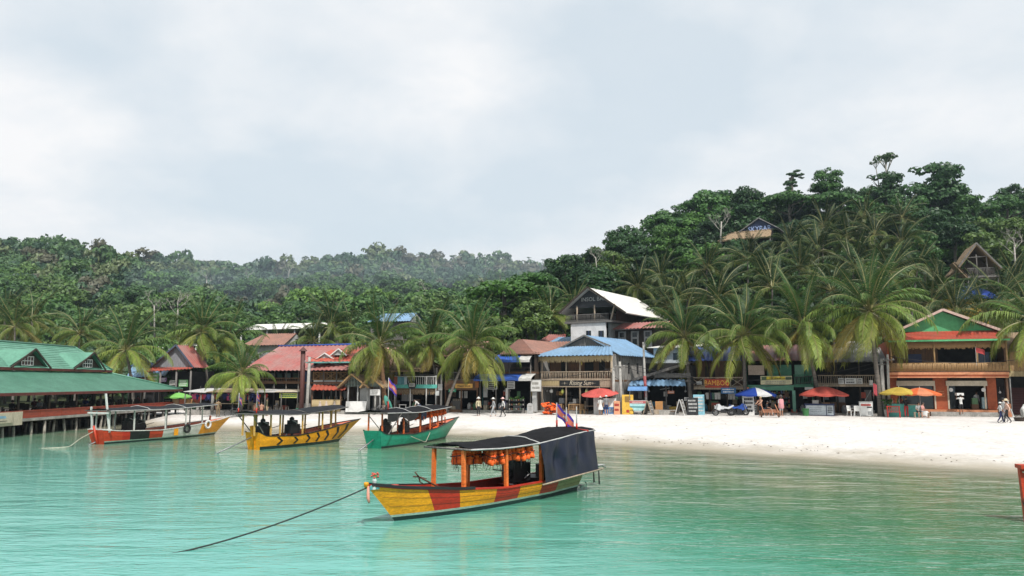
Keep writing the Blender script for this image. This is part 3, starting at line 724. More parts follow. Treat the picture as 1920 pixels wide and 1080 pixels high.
emergent(1642, 306, 150, 12, 'leaning half bare emergent tree on the ridge', 2)
for i, (px, py, rp_) in enumerate([(572, 472, 14), (790, 466, 17), (946, 470, 20), (992, 472, 8), (1018, 476, 7), (910, 474, 12), (500, 476, 12), (345, 470, 18), (160, 446, 14), (690, 472, 12), (125, 458, 12), (60, 450, 16), (850, 470, 14), (470, 482, 10)]):
    emergent(px, py+12, 322, rp_*.62, 'tall thin tree breaking the skyline of the far hill', 10+i, (0.8, 0.85, 0.8))
# fill of the near hillside
used = [(xat(px, Y, 20), Y) for (px, py, Y, *_r) in KEY]
avoid = [(1400, 440, 132, 9), (1832, 500, 92, 9), (1830, 555, 86, 8)]
cnt = 0
row = 0
Y = 93.0
while Y < 160 and cnt < 230:
    st = 5.2
    x0, x1 = xat(830, Y), xat(1985, Y)
    x = x0 + (row % 2)*st*0.5
    while x < x1:
        xx = x + rng.uniform(-1.8, 1.8); yy = Y + rng.uniform(-2, 2)
        px = 960 + FPX*xx/yy
        x += st
        g = gz(xx, yy)
        if g < 2.5 or yy > _i(RD, px)+5: continue
        if any((xx-a)**2+(yy-b)**2 < 13 for a, b in used): continue
        if any((xx-xat(a, c_, 20))**2+(yy-c_)**2 < d*d for a, b, c_, d in avoid): continue
        if 1290 < px < 1740 and yy < 116 and rng.random() < 0.5: continue      # palms stand here
        rad = rng.uniform(2.8, 5.0)
        used.append((xx, yy)); tone_now = rng.choice([0, 0, 1, 1, 2, 3, 3, 4, 5, 6]); fl_ = rng.random() < .08
        tree((xx, yy, g+rad*0.8), rad, hill_label(px, GNAME[tone_now], fl_), G3, UMB[cnt % 2] if fl_ else None,
             GREENS[tone_now], rng.uniform(0.85, 1.1), 1000+cnt)
        cnt += 1
    Y += 4.9; row += 1
und = []
for i in range(2300):
    Y_ = rng.uniform(86, 156); px_ = rng.uniform(840, 1990); x_ = xat(px_, Y_); g_ = gz(x_, Y_)
    if g_ < 1.6 or any((x_-xat(a, c_, 20))**2+(Y_-c_)**2 < (d*.6)**2 for a, b, c_, d in avoid): continue
    und.append((x_, Y_, g_, rng.uniform(1.1, 2.2)))
SHR = [crown_arrays(800+i, 9, 110, 0.22, 0.8) for i in range(5)]
uv = np.concatenate([SHR[i % 5]*np.array([r_, r_, r_])+np.array([x_, y_, g_+r_*.45]) for i, (x_, y_, g_, r_) in enumerate(und)])
un = link_obj('undergrowth', quads_mesh('undergrowth', uv, M['leaf'])); un['kind'] = 'stuff'; un['label'] = 'tangled undergrowth covering the near slope'; un.color = (.55, .7, .58, 1)
# trees among and behind the houses, then the far hill: the nearest as single trees, the rest as one wood
far = []
row = 0; Y = 99.0
while Y < 338:
    st = 5.8 if Y < 150 else 7.2
    x0, x1 = xat(-60, Y), xat(1090, Y)
    x = x0 + (row % 2)*st*0.5
    while x < x1:
        xx = x + rng.uniform(-2.2, 2.2); yy = Y + rng.uniform(-2.4, 2.4); x += st
        px = 960 + FPX*xx/yy
        if yy < 118 and px > 440 and px < 900 and rng.random() < 0.45: continue
        g = gz(xx, yy); rad = rng.uniform(3.0, 6.6) if yy > 150 else rng.uniform(2.4, 3.9)
        top = g + rad*2.1
        pyt = HORIZON - (top-CAMZ)/yy*FPX
        if px > 760 and pyt > _i(RT, px)+12: continue
        if yy < 135 and 440 < px < 640 and pyt < 616: continue
        far.append((xx, yy, g+rad*1.1, rad, px))
    Y += 5.5 if Y < 150 else 6.4; row += 1
far.sort(key=lambda a: -a[3]/a[1])
G4 = 'forest trees rising behind the village'
TI = [(0.80, 0.95, 0.85), (1.0, 1.1, 0.85), (1.3, 1.3, 0.9), (0.62, 0.75, 0.75), (1.1, 1.05, 0.85), (1.25, 1.15, 0.95)]
NS = 175
for i, (x, y, z, rad, px) in enumerate(far[:NS]):
    ti = rng.choice([0, 0, 1, 1, 2, 3, 4, 5]); fl_ = rng.random() < .10
    tree((x, y, z), rad, far_label(px, ti, fl_), G4, UMB[i % 2] if fl_ else None, TI[ti], rng.uniform(0.85, 1.15), 3000+i)
LOW = [crown_arrays(700+i, 24, 620, 0.14, 1.0) for i in range(6)]
acc = {k: [] for k in range(4)}
for (x, y, z, rad, px) in far[NS:]:
    vv = LOW[rng.randrange(6)]; a = rng.uniform(0, 6.28); ca, sa = math.cos(a), math.sin(a)
    w = np.stack([vv[:, 0]*ca-vv[:, 1]*sa, vv[:, 0]*sa+vv[:, 1]*ca, vv[:, 2]*rng.uniform(0.9, 1.3)], 1)*rad + np.array([x, y, z])
    acc[rng.choice([0, 0, 1, 1, 2, 3])].append(w)
FM = [leaf_mat('far_leaf_a', (0.038, 0.085, 0.034), (0.095, 0.175, 0.055)), leaf_mat('far_leaf_b', (0.026, 0.062, 0.034), (0.060, 0.120, 0.055)),
      leaf_mat('far_leaf_c', (0.085, 0.118, 0.050), (0.15, 0.19, 0.078)), leaf_mat('far_leaf_d', (0.075, 0.080, 0.048), (0.13, 0.125, 0.078))]
allv = np.concatenate([np.concatenate(acc[k]) for k in range(4)])
cnts = [sum(len(a) for a in acc[k])//4 for k in range(4)]
wood_me = quads_mesh('forest_canopy', allv, FM[0])
for m_ in FM[1:]: wood_me.materials.append(m_)
wood_me.polygons.foreach_set('material_index', np.repeat(np.arange(4), cnts))
wood = link_obj('forest_canopy', wood_me); wood['kind'] = 'stuff'; wood['label'] = 'hazy mass of forest covering the far hill'
# pale bare trunks that stand out on the far hill
for i, (px, py, Y, h) in enumerate([(545, 560, 250, 9), (592, 560, 255, 9), (655, 545, 270, 8), (388, 560, 240, 10), (465, 545, 262, 8), (797, 585, 200, 9), (540, 530, 280, 8), (695, 525, 290, 8),
                                    (330, 640, 128, 9), (290, 625, 135, 8), (815, 525, 290, 7), (1120, 520, 112, 5), (1350, 470, 126, 8), (1905, 520, 100, 7)]):
    p = at(px, py, Y); bare_tree((p.x, p.y, p.z), h, 'bleached bare trunk %s' % ('in the haze under the far ridge, tall and thin', 'taller of two over the long white shed', 'above the light blue roof', 'over the grey gable, forked', 'over the short palm', 'at the foot of the far hill behind the arching palm', 'close under the ridge over the shed', 'close under the ridge over the red hall', 'behind the grey gable', 'behind the pier roof end', 'under the ridge beside the near hill', 'beside the white-roofed bar', 'beside the hilltop bar', 'near the stilt hut')[i], 40+i, 'bare trunks in the forest')
# ------------------------------------------------------------------ buildings
RBAL = {}
class Bld:
    """a building frame: origin at a facade corner on the ground, u along the front, w into the building, z up"""
    def __init__(s, name, label, cat, px, Y, yaw, z=None, group=None, x=None):
        s.x = xat(px, Y) if x is None else x; s.y = Y
        s.z = GZ if z is None else z
        s.yaw = R(yaw)
        s.root = thing(name, label, cat, (s.x, s.y, s.z), s.yaw, group)
        s.ud = V3((math.cos(s.yaw), math.sin(s.yaw), 0)); s.wd = V3((-math.sin(s.yaw), math.cos(s.yaw), 0))
        s.o = V3((s.x, s.y, s.z))
    def q(s, px, py, w=0.0):
        d = ray(px, py); c = V3((0, 0, CAMZ))
        t = ((s.o + s.wd*w) - c).dot(s.wd) / d.dot(s.wd)
        p = c + d*t - s.o
        return p.dot(s.ud), p.z
    def u(s, px, py=735, w=0.0): return s.q(px, py, w)[0]
    def zz(s, px, py, w=0.0): return s.q(px, py, w)[1]
    def box(s, name, u0, u1, w0, w1, z0, z1, mat, parent=None, **k):
        return MB().box(u0, u1, w0, w1, z0, z1).build(name, M[mat] if isinstance(mat, str) else mat, parent or s.root, **k)
    def rect(s, name, l, t, r, b, w, th, mat, parent=None, **k):
        pm_ = (t+b)/2; cx = (l+r)/2
        return s.box(name, s.u(l, pm_, w), s.u(r, pm_, w), w, w+th, s.zz(cx, b, w), s.zz(cx, t, w), mat, parent, **k)
    def post(s, u, w, z0, z1, r, mat, parent=None, name='post', n=7, lean=0.0):
        return MB().tube([(u, w, z0), (u+lean*0.5, w, (z0+z1)/2), (u+lean, w, z1)], [r, r*0.95, r*0.9], n).build(name, M[mat], parent or s.root, True)
    def railing(s, u0, u1, w, z0, z1, n, mat, style='bal', th=0.05, name='railing', ends=None):
        """top and bottom rails as one part, every baluster a sub-part"""
        mb = MB().beam((u0, w, z1), (u1, w, z1), th*1.3, th*1.3).beam((u0, w, z0+0.06), (u1, w, z0+0.06), th, th)
        rl = mb.build(name, M[mat], s.root)
        if style == 'cross':
            k = max(1, round((u1-u0)/1.1))
            for i in range(k):
                a = u0+(u1-u0)*i/k; b = u0+(u1-u0)*(i+1)/k
                MB().beam((a, w, z0), (b, w, z1), th*0.8).build('brace', M[mat], rl)
                MB().beam((a, w+0.03, z1), (b, w+0.03, z0), th*0.8).build('brace', M[mat], rl)
                MB().beam((a, w, z0), (a, w, z1), th).build('baluster', M[mat], rl)
            return rl
        key = (mat, round(z1-z0, 2), th)
        if key not in RBAL:
            RBAL[key] = [MB().tube([(0, 0, 0), (random.Random(i).uniform(-.02, .02), 0, (z1-z0)*0.5), (0, 0, z1-z0)], [th*0.5, th*0.42, th*0.46], 5).mesh('baluster', M[mat], True) for i in range(3)]
        for i in range(n):
            f = (i+0.5)/n
            o = link_obj('baluster', RBAL[key][i % 3], rl, (u0+(u1-u0)*f, w, z0), (0, rng.uniform(-.04, .04), 0))
        return rl
    def planks(s, name, u0, u1, w, z0, z1, pw, mat, th=0.04, parent=None, gap=0.012, side=None, jitter=0.012):
        """boarded wall: every board real, joined into one part; side: wall runs along w instead of u"""
        mb = MB(); n = max(1, int(abs(u1-u0)/pw)); a = min(u0, u1); st = abs(u1-u0)/n
        for i in range(n):
            j = rng.uniform(-jitter, jitter)
            if side is None: mb.box(a+i*st, a+(i+1)*st-gap, w+j, w+j+th, z0, z1+rng.uniform(-.02, .02))
            else: mb.box(side+j, side+j+th, a+i*st, a+(i+1)*st-gap, z0, z1+rng.uniform(-.02, .02))
        return mb.build(name, M[mat] if isinstance(mat, str) else mat, parent or s.root, kind='stuff')
    def roof(s, name, e0, e1, r1, r0, mat, style='corr', parent=None, t=0.05, period=0.42):
        o = roof_mb(e0, e1, r1, r0, style, t, period).build(name, M[mat] if isinstance(mat, str) else mat, parent or s.root, style == 'corr')
        return o
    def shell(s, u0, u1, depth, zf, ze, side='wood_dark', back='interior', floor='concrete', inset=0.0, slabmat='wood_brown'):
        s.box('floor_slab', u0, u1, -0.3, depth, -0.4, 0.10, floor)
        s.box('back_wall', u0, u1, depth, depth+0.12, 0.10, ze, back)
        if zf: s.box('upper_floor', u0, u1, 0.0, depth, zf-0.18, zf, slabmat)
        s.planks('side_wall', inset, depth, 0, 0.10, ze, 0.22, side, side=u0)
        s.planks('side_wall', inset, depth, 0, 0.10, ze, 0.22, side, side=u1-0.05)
    def sign(s, name, l, t, r, b, w, mat, lines=None, tcol=None, frame=None, label=None, parent=None, strokes=0, scol=None):
        pm_ = (t+b)/2; cx = (l+r)/2
        u0, u1 = s.u(l, pm_, w), s.u(r, pm_, w); z0, z1 = s.zz(cx, b, w), s.zz(cx, t, w)
        o = MB().box(u0, u1, w, w+0.05, z0, z1).build(name, mat, parent or s.root, label=label)
        if frame:
            f = MB(); k = 0.05
            f.box(u0-k, u1+k, w-0.01, w+0.06, z1, z1+k).box(u0-k, u1+k, w-0.01, w+0.06, z0-k, z0).box(u0-k, u0, w-0.01, w+0.06, z0, z1).box(u1, u1+k, w-0.01, w+0.06, z0, z1)
            f.build('frame', M[frame], o)
        for (sx, sz, size, tx, *opt) in (lines or []):
            text(o, tx, (u0+(u1-u0)*sx, w-0.012, z0+(z1-z0)*sz), size, tcol or M['black'], shear=opt[0] if opt else 0, sx=opt[1] if len(opt) > 1 else 1)
        if strokes: scribble(o, u0, u1, w-0.008, z0, z1, strokes, scol or M['black'])
        return o

def scribble(parent, u0, u1, w, z0, z1, n, mat, seed=None, name='lettering'):
    """rows of small print too far off to read: short dashes standing a few mm proud"""
    r = random.Random(seed if seed is not None else int(abs(u0*97+z0*31)*10)); mb = MB(); W = u1-u0; H = z1-z0
    for i in range(n):
        zc = z1 - H*(i+0.7)/(n+0.4); h = H/(n+0.4)*r.uniform(0.35, 0.6); a = u0+W*r.uniform(0.08, 0.16); e = u1-W*r.uniform(0.08, 0.25)
        while a < e:
            l = W*r.uniform(0.04, 0.12); mb.box(a, min(a+l, e), w, w+0.006, zc-h/2, zc+h/2); a += l+W*0.025
    if mb.v: return mb.build(name, mat, parent)

def roof_mb(e0, e1, r1, r0, style='corr', t=0.05, period=0.42):
    e0, e1, r1, r0 = map(V3, (e0, e1, r1, r0)); mb = MB()
    n = (e1-e0).cross(r0-e0).normalized()
    if n.z < 0: n = -n
    le = (e1-e0).length; lr = ((r0-e0).length+(r1-e1).length)/2
    def P(u, v): return (e0.lerp(e1, u)).lerp(r0.lerp(r1, u), v)
    if style == 'corr':
        nu = int(min(260, max(8, le/period*4))); k = le/period
        mb.grid(lambda u, v: P(u, v)+n*(0.05*math.sin(2*math.pi*k*u)), nu, 3)
        mb.grid(lambda u, v: P(u, 1-v)+n*(0.035*math.sin(2*math.pi*k*u)-t), nu, 1)
    elif style == 'tile':
        nv = max(3, int(lr/0.26)); k = max(4, int(le/0.30)); nu = min(k*2, 240)
        for j in range(nv):
            v0, v1 = j/nv, min(1.0, (j+1.12)/nv)
            def Q(u, v, v0=v0, v1=v1):
                vv = v0+(v1-v0)*v
                return P(u, vv)+n*(0.034*(1-v)+0.012*math.sin(math.pi*k*u)**2)
            mb.grid(Q, nu, 1)
            mb.grid(lambda u, v, v0=v0: P(u, v0)+n*(0.034*v+(0.012*math.sin(math.pi*k*u)**2 if v > 0 else 0)), nu, 1)
        mb.slab(P(0, 0)-n*0.01, P(1, 0)-n*0.01, P(1, 1)-n*0.01, P(0, 1)-n*0.01, t)
    elif style == 'thatch':
        r = random.Random(int(le*100)); nu = int(max(10, le/0.18)); nv = int(max(6, lr/0.3))
        jit = [[r.uniform(-0.05, 0.07) for _ in range(nu+1)] for _ in range(nv+1)]
        mb.grid(lambda u, v: P(u, v)+n*(jit[min(nv, round(v*nv))][min(nu, round(u*nu))]+0.08*((v*nv) % 1.0 < 0.01)), nu, nv)
        mb.slab(P(0, 0)-n*0.06, P(1, 0)-n*0.06, P(1, 1)-n*0.06, P(0, 1)-n*0.06, 0.10)
        dn = (P(.5, 0)-P(.5, .2)).normalized()
        for row, v in enumerate([0.0]+[i/max(2, int(lr/0.8)) for i in range(1, max(2, int(lr/0.8)))]):
            for i in range(int(le/0.055)):
                u = r.random(); p = P(u, min(1, v+0.02))+n*0.05; l = r.uniform(0.15, 0.5) if row == 0 else r.uniform(0.2, 0.4)
                d = (dn+V3((r.uniform(-.2, .2), r.uniform(-.2, .2), -0.5 if row == 0 else 0.05))).normalized()
                sdv = (e1-e0).normalized()*r.uniform(0.015, 0.035)
                mb.add([p-sdv, p+sdv, p+d*l+n*0.02], [(0, 1, 2)])
    else:
        mb.slab(P(0, 0), P(1, 0), P(1, 1), P(0, 1), t)
    return mb

def fringe(mb, p, q, l, n, seed=1):
    r = random.Random(seed); p = V3(p); q = V3(q); d = (q-p).normalized()
    for i in range(n):
        c = p.lerp(q, r.random()); L = l*r.uniform(0.6, 1.15); wv = d*r.uniform(0.02, 0.05); o = V3((0, r.uniform(-.03, .03), 0))
        mb.add([c-wv+o, c+wv+o, c+wv*0.5+o+V3((r.uniform(-.03, .03), 0, -L)), c-wv*0.5+o+V3((0, 0, -L*0.9))], [(0, 1, 2, 3)])
    return mb

def clutter(B, u0, u1, n, seed, w0=.5, w1=2.0, zc=1.9):
    """stock, sacks, crates and hanging cloth in the mouth of a shop"""
    r = random.Random(seed); cols = [(.5, .42, .3), (.42, .08, .05), (.06, .2, .3), (.55, .53, .5), (.1, .22, .1), (.5, .33, .06), (.2, .12, .07), (.3, .3, .32)]
    for i in range(n):
        uu = r.uniform(u0+.3, u1-.3); ww = r.uniform(w0, w1); k = r.randrange(8); mt = cm('stock_%d' % k, cols[k], scale=5, dirt=.4); f = r.random()
        if f < .4:
            a, b, h = r.uniform(.15, .4), r.uniform(.15, .3), r.uniform(.2, .55); z = .1 + (0 if r.random() < .6 else r.uniform(.4, .9))
            if z > .2: MB().box(uu-a-.05, uu+a+.05, ww-b, ww+b, .1, z-.001).build('trestle', M['wood_brown'], B.root)
            MB().box(uu-a, uu+a, ww-b, ww+b, z, z+h).build('crate', mt, B.root)
        elif f < .6: MB().lathe([(.001, .1), (.18, .1), (.22, .3), (.2, .6), (.1, .72), (.12, .78)], 8, (uu, ww, 0)).build('sack', mt, B.root, True)
        elif f < .8:
            h = r.uniform(.3, .7); MB().grid(lambda a, b: V3((uu-.18+.36*a, ww+.03*math.sin(a*7), zc-h*b)), 5, 2).build('hanging_cloth', mt, B.root, True)
        elif f < .9: MB().lathe([(.001, -.1), (.09, -.06), (.1, .02), (.03, .1)], 8, (uu, ww*.4, zc+.05)).tube([(uu, ww*.4, zc+.1), (uu, ww*.4, zc+.5)], .008, 4).build('lamp_shade', M['white_dull'], B.root, True)
        else:
            MB().box(uu-.2, uu+.2, ww-.2, ww+.2, .5, .54).box(uu-.2, uu+.2, ww+.17, ww+.2, .54, 1.0).box(uu-.19, uu-.15, ww-.19, ww-.15, .1, .5).box(uu+.15, uu+.19, ww-.19, ww-.15, .1, .5).box(uu-.19, uu-.15, ww+.15, ww+.19, .1, .5).box(uu+.15, uu+.19, ww+.15, ww+.19, .1, .5).build('chair', M['wood_pale'], B.root)
def simple_table(name, label, loc, rz=0, size=(1.2, 0.7, 0.74), mat='wood_brown', group=None):
    t = thing(name, label, 'table', loc, rz, group); a, b, h = size[0]/2, size[1]/2, size[2]
    MB().box(-a, a, -b, b, h-0.04, h).build('table_top', M[mat] if isinstance(mat, str) else mat, t)
    for sx in (-1, 1):
        for sy in (-1, 1): MB().beam((sx*(a-.06), sy*(b-.06), 0), (sx*(a-.06), sy*(b-.06), h-0.04), 0.05).build('leg', M[mat] if isinstance(mat, str) else mat, t)
    return t

# ---- the pier restaurant with the green tiled roof (front runs away from the camera along the water)
B = Bld('pier_restaurant', 'restaurant on stilts over the water with green tiled roof and dormers', 'restaurant', 0, 50.0, 90.0, z=0.0, x=-33.9)
U0, U1 = -14.0, 30.8; DK = 1.16; RX = -33.9
B.box('deck', U0, U1, -0.2, 14.0, DK-0.22, DK, 'wood_dark')
B.planks('under_deck_dark_screen', U0, U1, 6.2, -2.4, DK-.25, .3, 'wood_dark')  # added board screen, there only to keep the space under the deck dark
B.box('deck_edge', U0, U1, -0.27, -0.20, DK-0.16, DK+0.03, 'concrete')
for i in range(17):
    a = U0+(U1-U0)*i/17; b = U0+(U1-U0)*(i+1)/17-0.03
    B.box('rail_board', a, b, -0.18, -0.10, DK+0.04, DK+0.52, 'rail_red')
B.box('rail_cap', U0, U1, -0.22, -0.06, DK+0.522, DK+0.57, 'rail_red')
pile = [MB().tube([(0, 0, -1.9), (random.Random(i).uniform(-.06, .06), 0.03, 0), (random.Random(i+9).uniform(-.05, .05), 0, 0.94)], [0.11, 0.10, 0.095], 8).mesh('piling', M['pile'] if 'pile' in M else M.setdefault('pile', pm('weathered_piling', (0.40, 0.36, 0.31), (0.13, 0.12, 0.10), 2, 0.9, 0.4)), True) for i in range(3)]
k = 0
for wrow in (-.08, 2.2, 5.0):
    for i in range(30):
        link_obj('piling', pile[k % 3], B.root, (U0+0.6+(U1-U0-1)*i/29+rng.uniform(-.35, .35), wrow+rng.uniform(-.1, .3), 0), (rng.uniform(-.05, .05), rng.uniform(-.05, .05), rng.random()*6)); k += 1
for i in range(13): B.box('cross_beam', U0+2+i*3.4, U0+2.16+i*3.4, -0.1, 8, DK-0.42, DK-0.223, 'wood_dark')
EV, MID, RG = 2.92, 4.55, 6.85                     # eave, break and ridge heights
W1, W2 = 4.15, 6.5                                 # w of the break and of the ridge
B.roof('lower_roof', (U0, -0.35, EV), (U1, -0.35, EV), (24.6, W1+0.1, MID), (U0, W1+0.1, MID), 'roof_green', 'tile')
B.roof('lower_roof', (U1, -0.35, EV), (U1, 13.0, EV), (24.6, 9.0, MID), (24.6, W1+0.1, MID), 'roof_green', 'tile')
B.box('eave_fascia', U0, U1+0.03, -0.42, -0.36, EV-0.16, EV+0.05, 'maroon')
B.box('eave_fascia', U1+0.02, U1+0.08, -0.42, 13, EV-0.16, EV+0.05, 'maroon')
B.box('upper_fascia', U0, 24.9, W1-0.30, W1-0.22, MID+0.04, MID+0.24, 'maroon')
up = B.roof('upper_roof', (U0, W1-0.25, MID+0.22), (24.9, W1-0.25, MID+0.22), (23.0, W2, RG), (U0, W2, RG), 'roof_green', 'tile')
B.roof('upper_roof', (24.9, W1-0.25, MID+0.22), (24.9, 9.0, MID+0.22), (23.0, W2+0.02, RG), (23.0, W2, RG), 'roof_green', 'tile')
B.roof('upper_roof', (24.9, 9.0, MID+0.22), (U0, 9.0, MID+0.22), (U0, W2, RG), (23.0, W2, RG), 'roof_green', 'flat')
MB().tube([(U0, W2, RG+0.05), (23.0, W2, RG+0.05)], 0.09, 6).tube([(23.0, W2, RG+0.04), (24.95, W1-0.3, MID+0.26)], 0.08, 6).tube([(24.6, W1, MID+0.05), (U1, -0.4, EV+0.06)], 0.08, 6).build('ridge_cap', M['roof_green'], B.root, True)
for (a, b, ap, za) in ((9.6, 14.7, 12.4, 6.25), (18.2, 23.4, 21.2, 6.3)):
    dm = MB(); w0 = W1-0.15
    gab = B.box('dormer', a+0.3, a+0.32, w0+0.5, w0+0.52, MID+0.4, MID+0.42, 'wood_dark')
    MB().prism([(a+0.15, w0+0.12, MID+0.32), (b-0.15, w0+0.12, MID+0.32), (ap, w0+0.12, za-0.12)], (0, 0.05, 0)).build('gable_wall', M['wood_dark'], gab)
    wb = W2-0.05
    roof_mb((a, w0, MID+0.26), (a+0.4, wb-0.6, za-0.15), (ap, wb, za), (ap, w0-0.25, za), 'tile').build('roof_slope', M['roof_green'], gab)
    roof_mb((b-0.0, wb-0.6, MID+0.9), (b, w0, MID+0.26), (ap, w0-0.25, za), (ap, wb, za), 'tile').build('roof_slope', M['roof_green'], gab)
    MB().beam((a-0.05, w0-0.25, MID+0.22), (ap, w0-0.30, za+0.02), 0.08, 0.14).beam((b+0.05, w0-0.25, MID+0.22), (ap, w0-0.30, za+0.02), 0.08, 0.14).build('verge_board', M['wood_dark'], gab)
    c0 = ap-1.15; win = MB(); z0, z1 = MID+0.45, MID+1.12
    win.box(c0, c0+1.5, w0+0.075, w0+0.10, z0, z1); wg = win.build('window', M['glass'], gab)
    fr = MB()
    for kx in (0, 0.25, 0.5, 0.75, 1.0): fr.box(c0+1.5*kx-0.03, c0+1.5*kx+0.03, w0+0.03, w0+0.07, z0, z1)
    for kz in (0, 0.5, 1.0): fr.box(c0-0.03, c0+1.53, w0+0.032, w0+0.068, z0+(z1-z0)*kz-0.03, z0+(z1-z0)*kz+0.03)
    fr.build('window_frame', M['white'], gab)
for i in range(13):
    for wrow in (0.05, 4.6): B.post(U0+0.5+i*3.65, wrow, DK, EV+0.02 if wrow < 1 else MID-.1, 0.09, 'wood_dark')
B.box('back_wall', U0, 20, 12.0, 12.2, DK, 3.6, 'interior')
B.box('ceiling', U0, 24.5, 3.0, 9.0, MID-0.9, MID-0.82, 'interior')
s = B.sign('menu_banner', -40, 774, 42, 800, -0.32, M['cream'], strokes=0)
s.hide_render = False
MB().box(1.0, 3.6, -0.40, -0.33, 0.98, 1.62).build('banner_mount', M['cream'], s)
scribble(s, 1.6, 3.2, -0.41, 1.05, 1.2, 1, M['black'], 4)
MB().add([(1.9, -0.405, 1.3), (2.9, -0.405, 1.3), (2.8, -0.405, 1.45), (2.1, -0.405, 1.48)], [(0, 1, 2, 3)]).build('banner_picture', cm('pale_blue_print', (0.25, 0.45, 0.6)), s)
GT = 'dining tables on the pier'
for i in range(8):
    for jj in range(2):
        uu = 1.5+i*3.4+rng.uniform(-.2, .2); ww = 1.2+jj*2.3
        simple_table('dining_table', 'dark dining table inside the pier restaurant', (RX-ww, 50+uu, DK), R(90), (1.3, 0.8, 0.72), 'wood_dark', GT)
        for sd in (-1, 1):
            ch = thing('dining_chair', 'dark dining chair inside the pier restaurant', 'chair', (RX-ww, 50+uu+sd*0.95, DK), R(90 if sd < 0 else -90)+R(-90+180*(sd < 0)), 'dining chairs on the pier')
            MB().box(-.21, .21, -.2, .2, .42, .46).build('seat', M['wood_dark'], ch)
            MB().box(-.21, .21, -.22, -.19, .47, .95).build('backrest', M['wood_dark'], ch)
            for sx in (-1, 1):
                for sy in (-1, 1): MB().beam((sx*.18, sy*.17, 0), (sx*.18, sy*.17, .42), .035).build('leg', M['wood_dark'], ch)
# menu billboard at the pier's end
t = thing('menu_billboard', 'long framed billboard with food pictures beside the pier', 'sign', (RX+1.0, 79.5, 0.6), R(12))
MB().beam((-1.6, 0, 0), (-1.6, 0, 1.0), 0.08).build('post', M['wood_grey'], t); MB().beam((1.6, 0, 0), (1.6, 0, 1.0), 0.08).build('post', M['wood_grey'], t)
MB().box(-1.75, 1.75, -0.04, 0.0, 0.6, 1.45).build('panel', M['black'], t)
for i, c in enumerate([(0.5, 0.3, 0.18), (0.55, 0.15, 0.08), (0.6, 0.3, 0.12), (0.5, 0.12, 0.06)]):
    MB().box(-0.95+i*0.66, -0.35+i*0.66, -0.047, -0.04, 0.66, 1.39).build('picture', cm('food_print_%s' % 'abcd'[i], c, scale=6, dirt=0.6), t)
scribble(t, -1.7, -1.0, -0.05, 0.7, 1.35, 3, M['white'], 5)

# ---- grey gabled house, its red awning, the blue roofed hut and the white roof behind
B = Bld('gabled_house', 'grey boarded house with pointed gable and red awning', 'house', 268, 88, -12)
u0, z0 = B.q(291, 686, 1.5); u1, _ = B.q(358, 684, 1.5); ua, za = B.q(334, 648, 1.5)
B.box('floor_slab', -2, u1+1, -1, 7, -0.4, 0.08, 'concrete')
B.box('back_wall', -1, u1, 6, 6.1, 0, 4, 'interior')
mb = MB(); n = 16
for i in range(n):
    a = u0+(u1-u0)*i/n; b = u0+(u1-u0)*(i+1)/n-0.02; m_ = (a+b)/2
    top = z0+(za-z0)*(1-abs(m_-ua)/((ua-u0) if m_ < ua else (u1-ua)))
    mb.box(a, b, 1.5+rng.uniform(0, .02), 1.56, z0-0.3, max(top, z0))
B_g = mb.build('gable_wall', pm('blue_grey_board', (0.28, 0.29, 0.31), (0.18, 0.19, 0.21), 2, 0.8, 0.3, streak=(5, 5, .6)), B.root, kind='stuff')
B.roof('roof_slope', (u0-0.5, 1.1, z0-0.25), (u0-0.5, 5, z0-0.25), (ua, 5, za+0.08), (ua, 1.1, za+0.08), 'roof_grey')
B.roof('roof_slope', (u1+0.6, 4.2, z0-0.2), (u1+0.6, 1.1, z0-0.2), (ua, 1.1, za+0.08), (ua, 4.2, za+0.08), 'roof_red')
MB().beam((u0-0.5, 1.08, z0-0.27), (ua, 1.08, za+0.06), 0.05, 0.18).beam((u1+.6, 1.08, z0-0.22), (ua, 1.08, za+0.06), 0.05, 0.18).build('verge_board', cm('slate_blue_trim', (0.08, 0.1, 0.15)), B.root)
ea, eb = B.q(268, 697, -0.8), B.q(360, 691, -0.8)
B.roof('awning', (ea[0], -0.8, ea[1]), (eb[0], -0.8, eb[1]), (u1+0.2, 1.6, z0-0.15), (u0-0.3, 1.6, z0-0.15), 'roof_red_bright', 'corr')
for px_ in (272, 300, 330, 357): B.post(B.u(px_, 720, -0.6), -0.6, 0, ea[1]+0.1, 0.11, 'wood_grey')
for (l, t_, r_, b_, c) in ((283, 700, 297, 722, (0.16, 0.42, 0.14)), (300, 708, 312, 716, (0.16, 0.09, 0.20)), (335, 712, 352, 725, (0.20, 0.45, 0.18)), (318, 713, 330, 722, (0.62, 0.6, 0.55))):
    B.sign('hanging_banner', l, t_, r_, b_, 0.1, cm('banner_%d' % l, c), strokes=3, scol=M['white'] if c[0] < .5 else M['black'])
B = Bld('blue_roofed_hut', 'low hut with blue tin roof and small dark gable', 'house', 240, 92, -12)
a, b = B.q(236, 708), B.q(296, 704); c, d = B.q(325, 672, 3), B.q(246, 672, 3)
B.roof('roof', (a[0], 0, a[1]), (b[0]+1, 0, b[1]), (c[0], 4, c[1]), (d[0], 4, d[1]), 'roof_blue')
g0, g1, g2 = B.q(250, 685, .5), B.q(284, 684, .5), B.q(266, 672, .5)
MB().prism([(g0[0], .9, g0[1]), (g1[0], .9, g1[1]), (g2[0], .9, g2[1])], (0, .05, 0)).build('gable_wall', M['wood_dark'], B.root)
MB().beam((g0[0]-.2, .6, g0[1]-.1), (g2[0], .6, g2[1]+.1), .5, .08).beam((g1[0]+.2, .6, g1[1]-.1), (g2[0], .6, g2[1]+.1), .5, .08).build('gable_roof', M['roof_deepblue'], B.root)
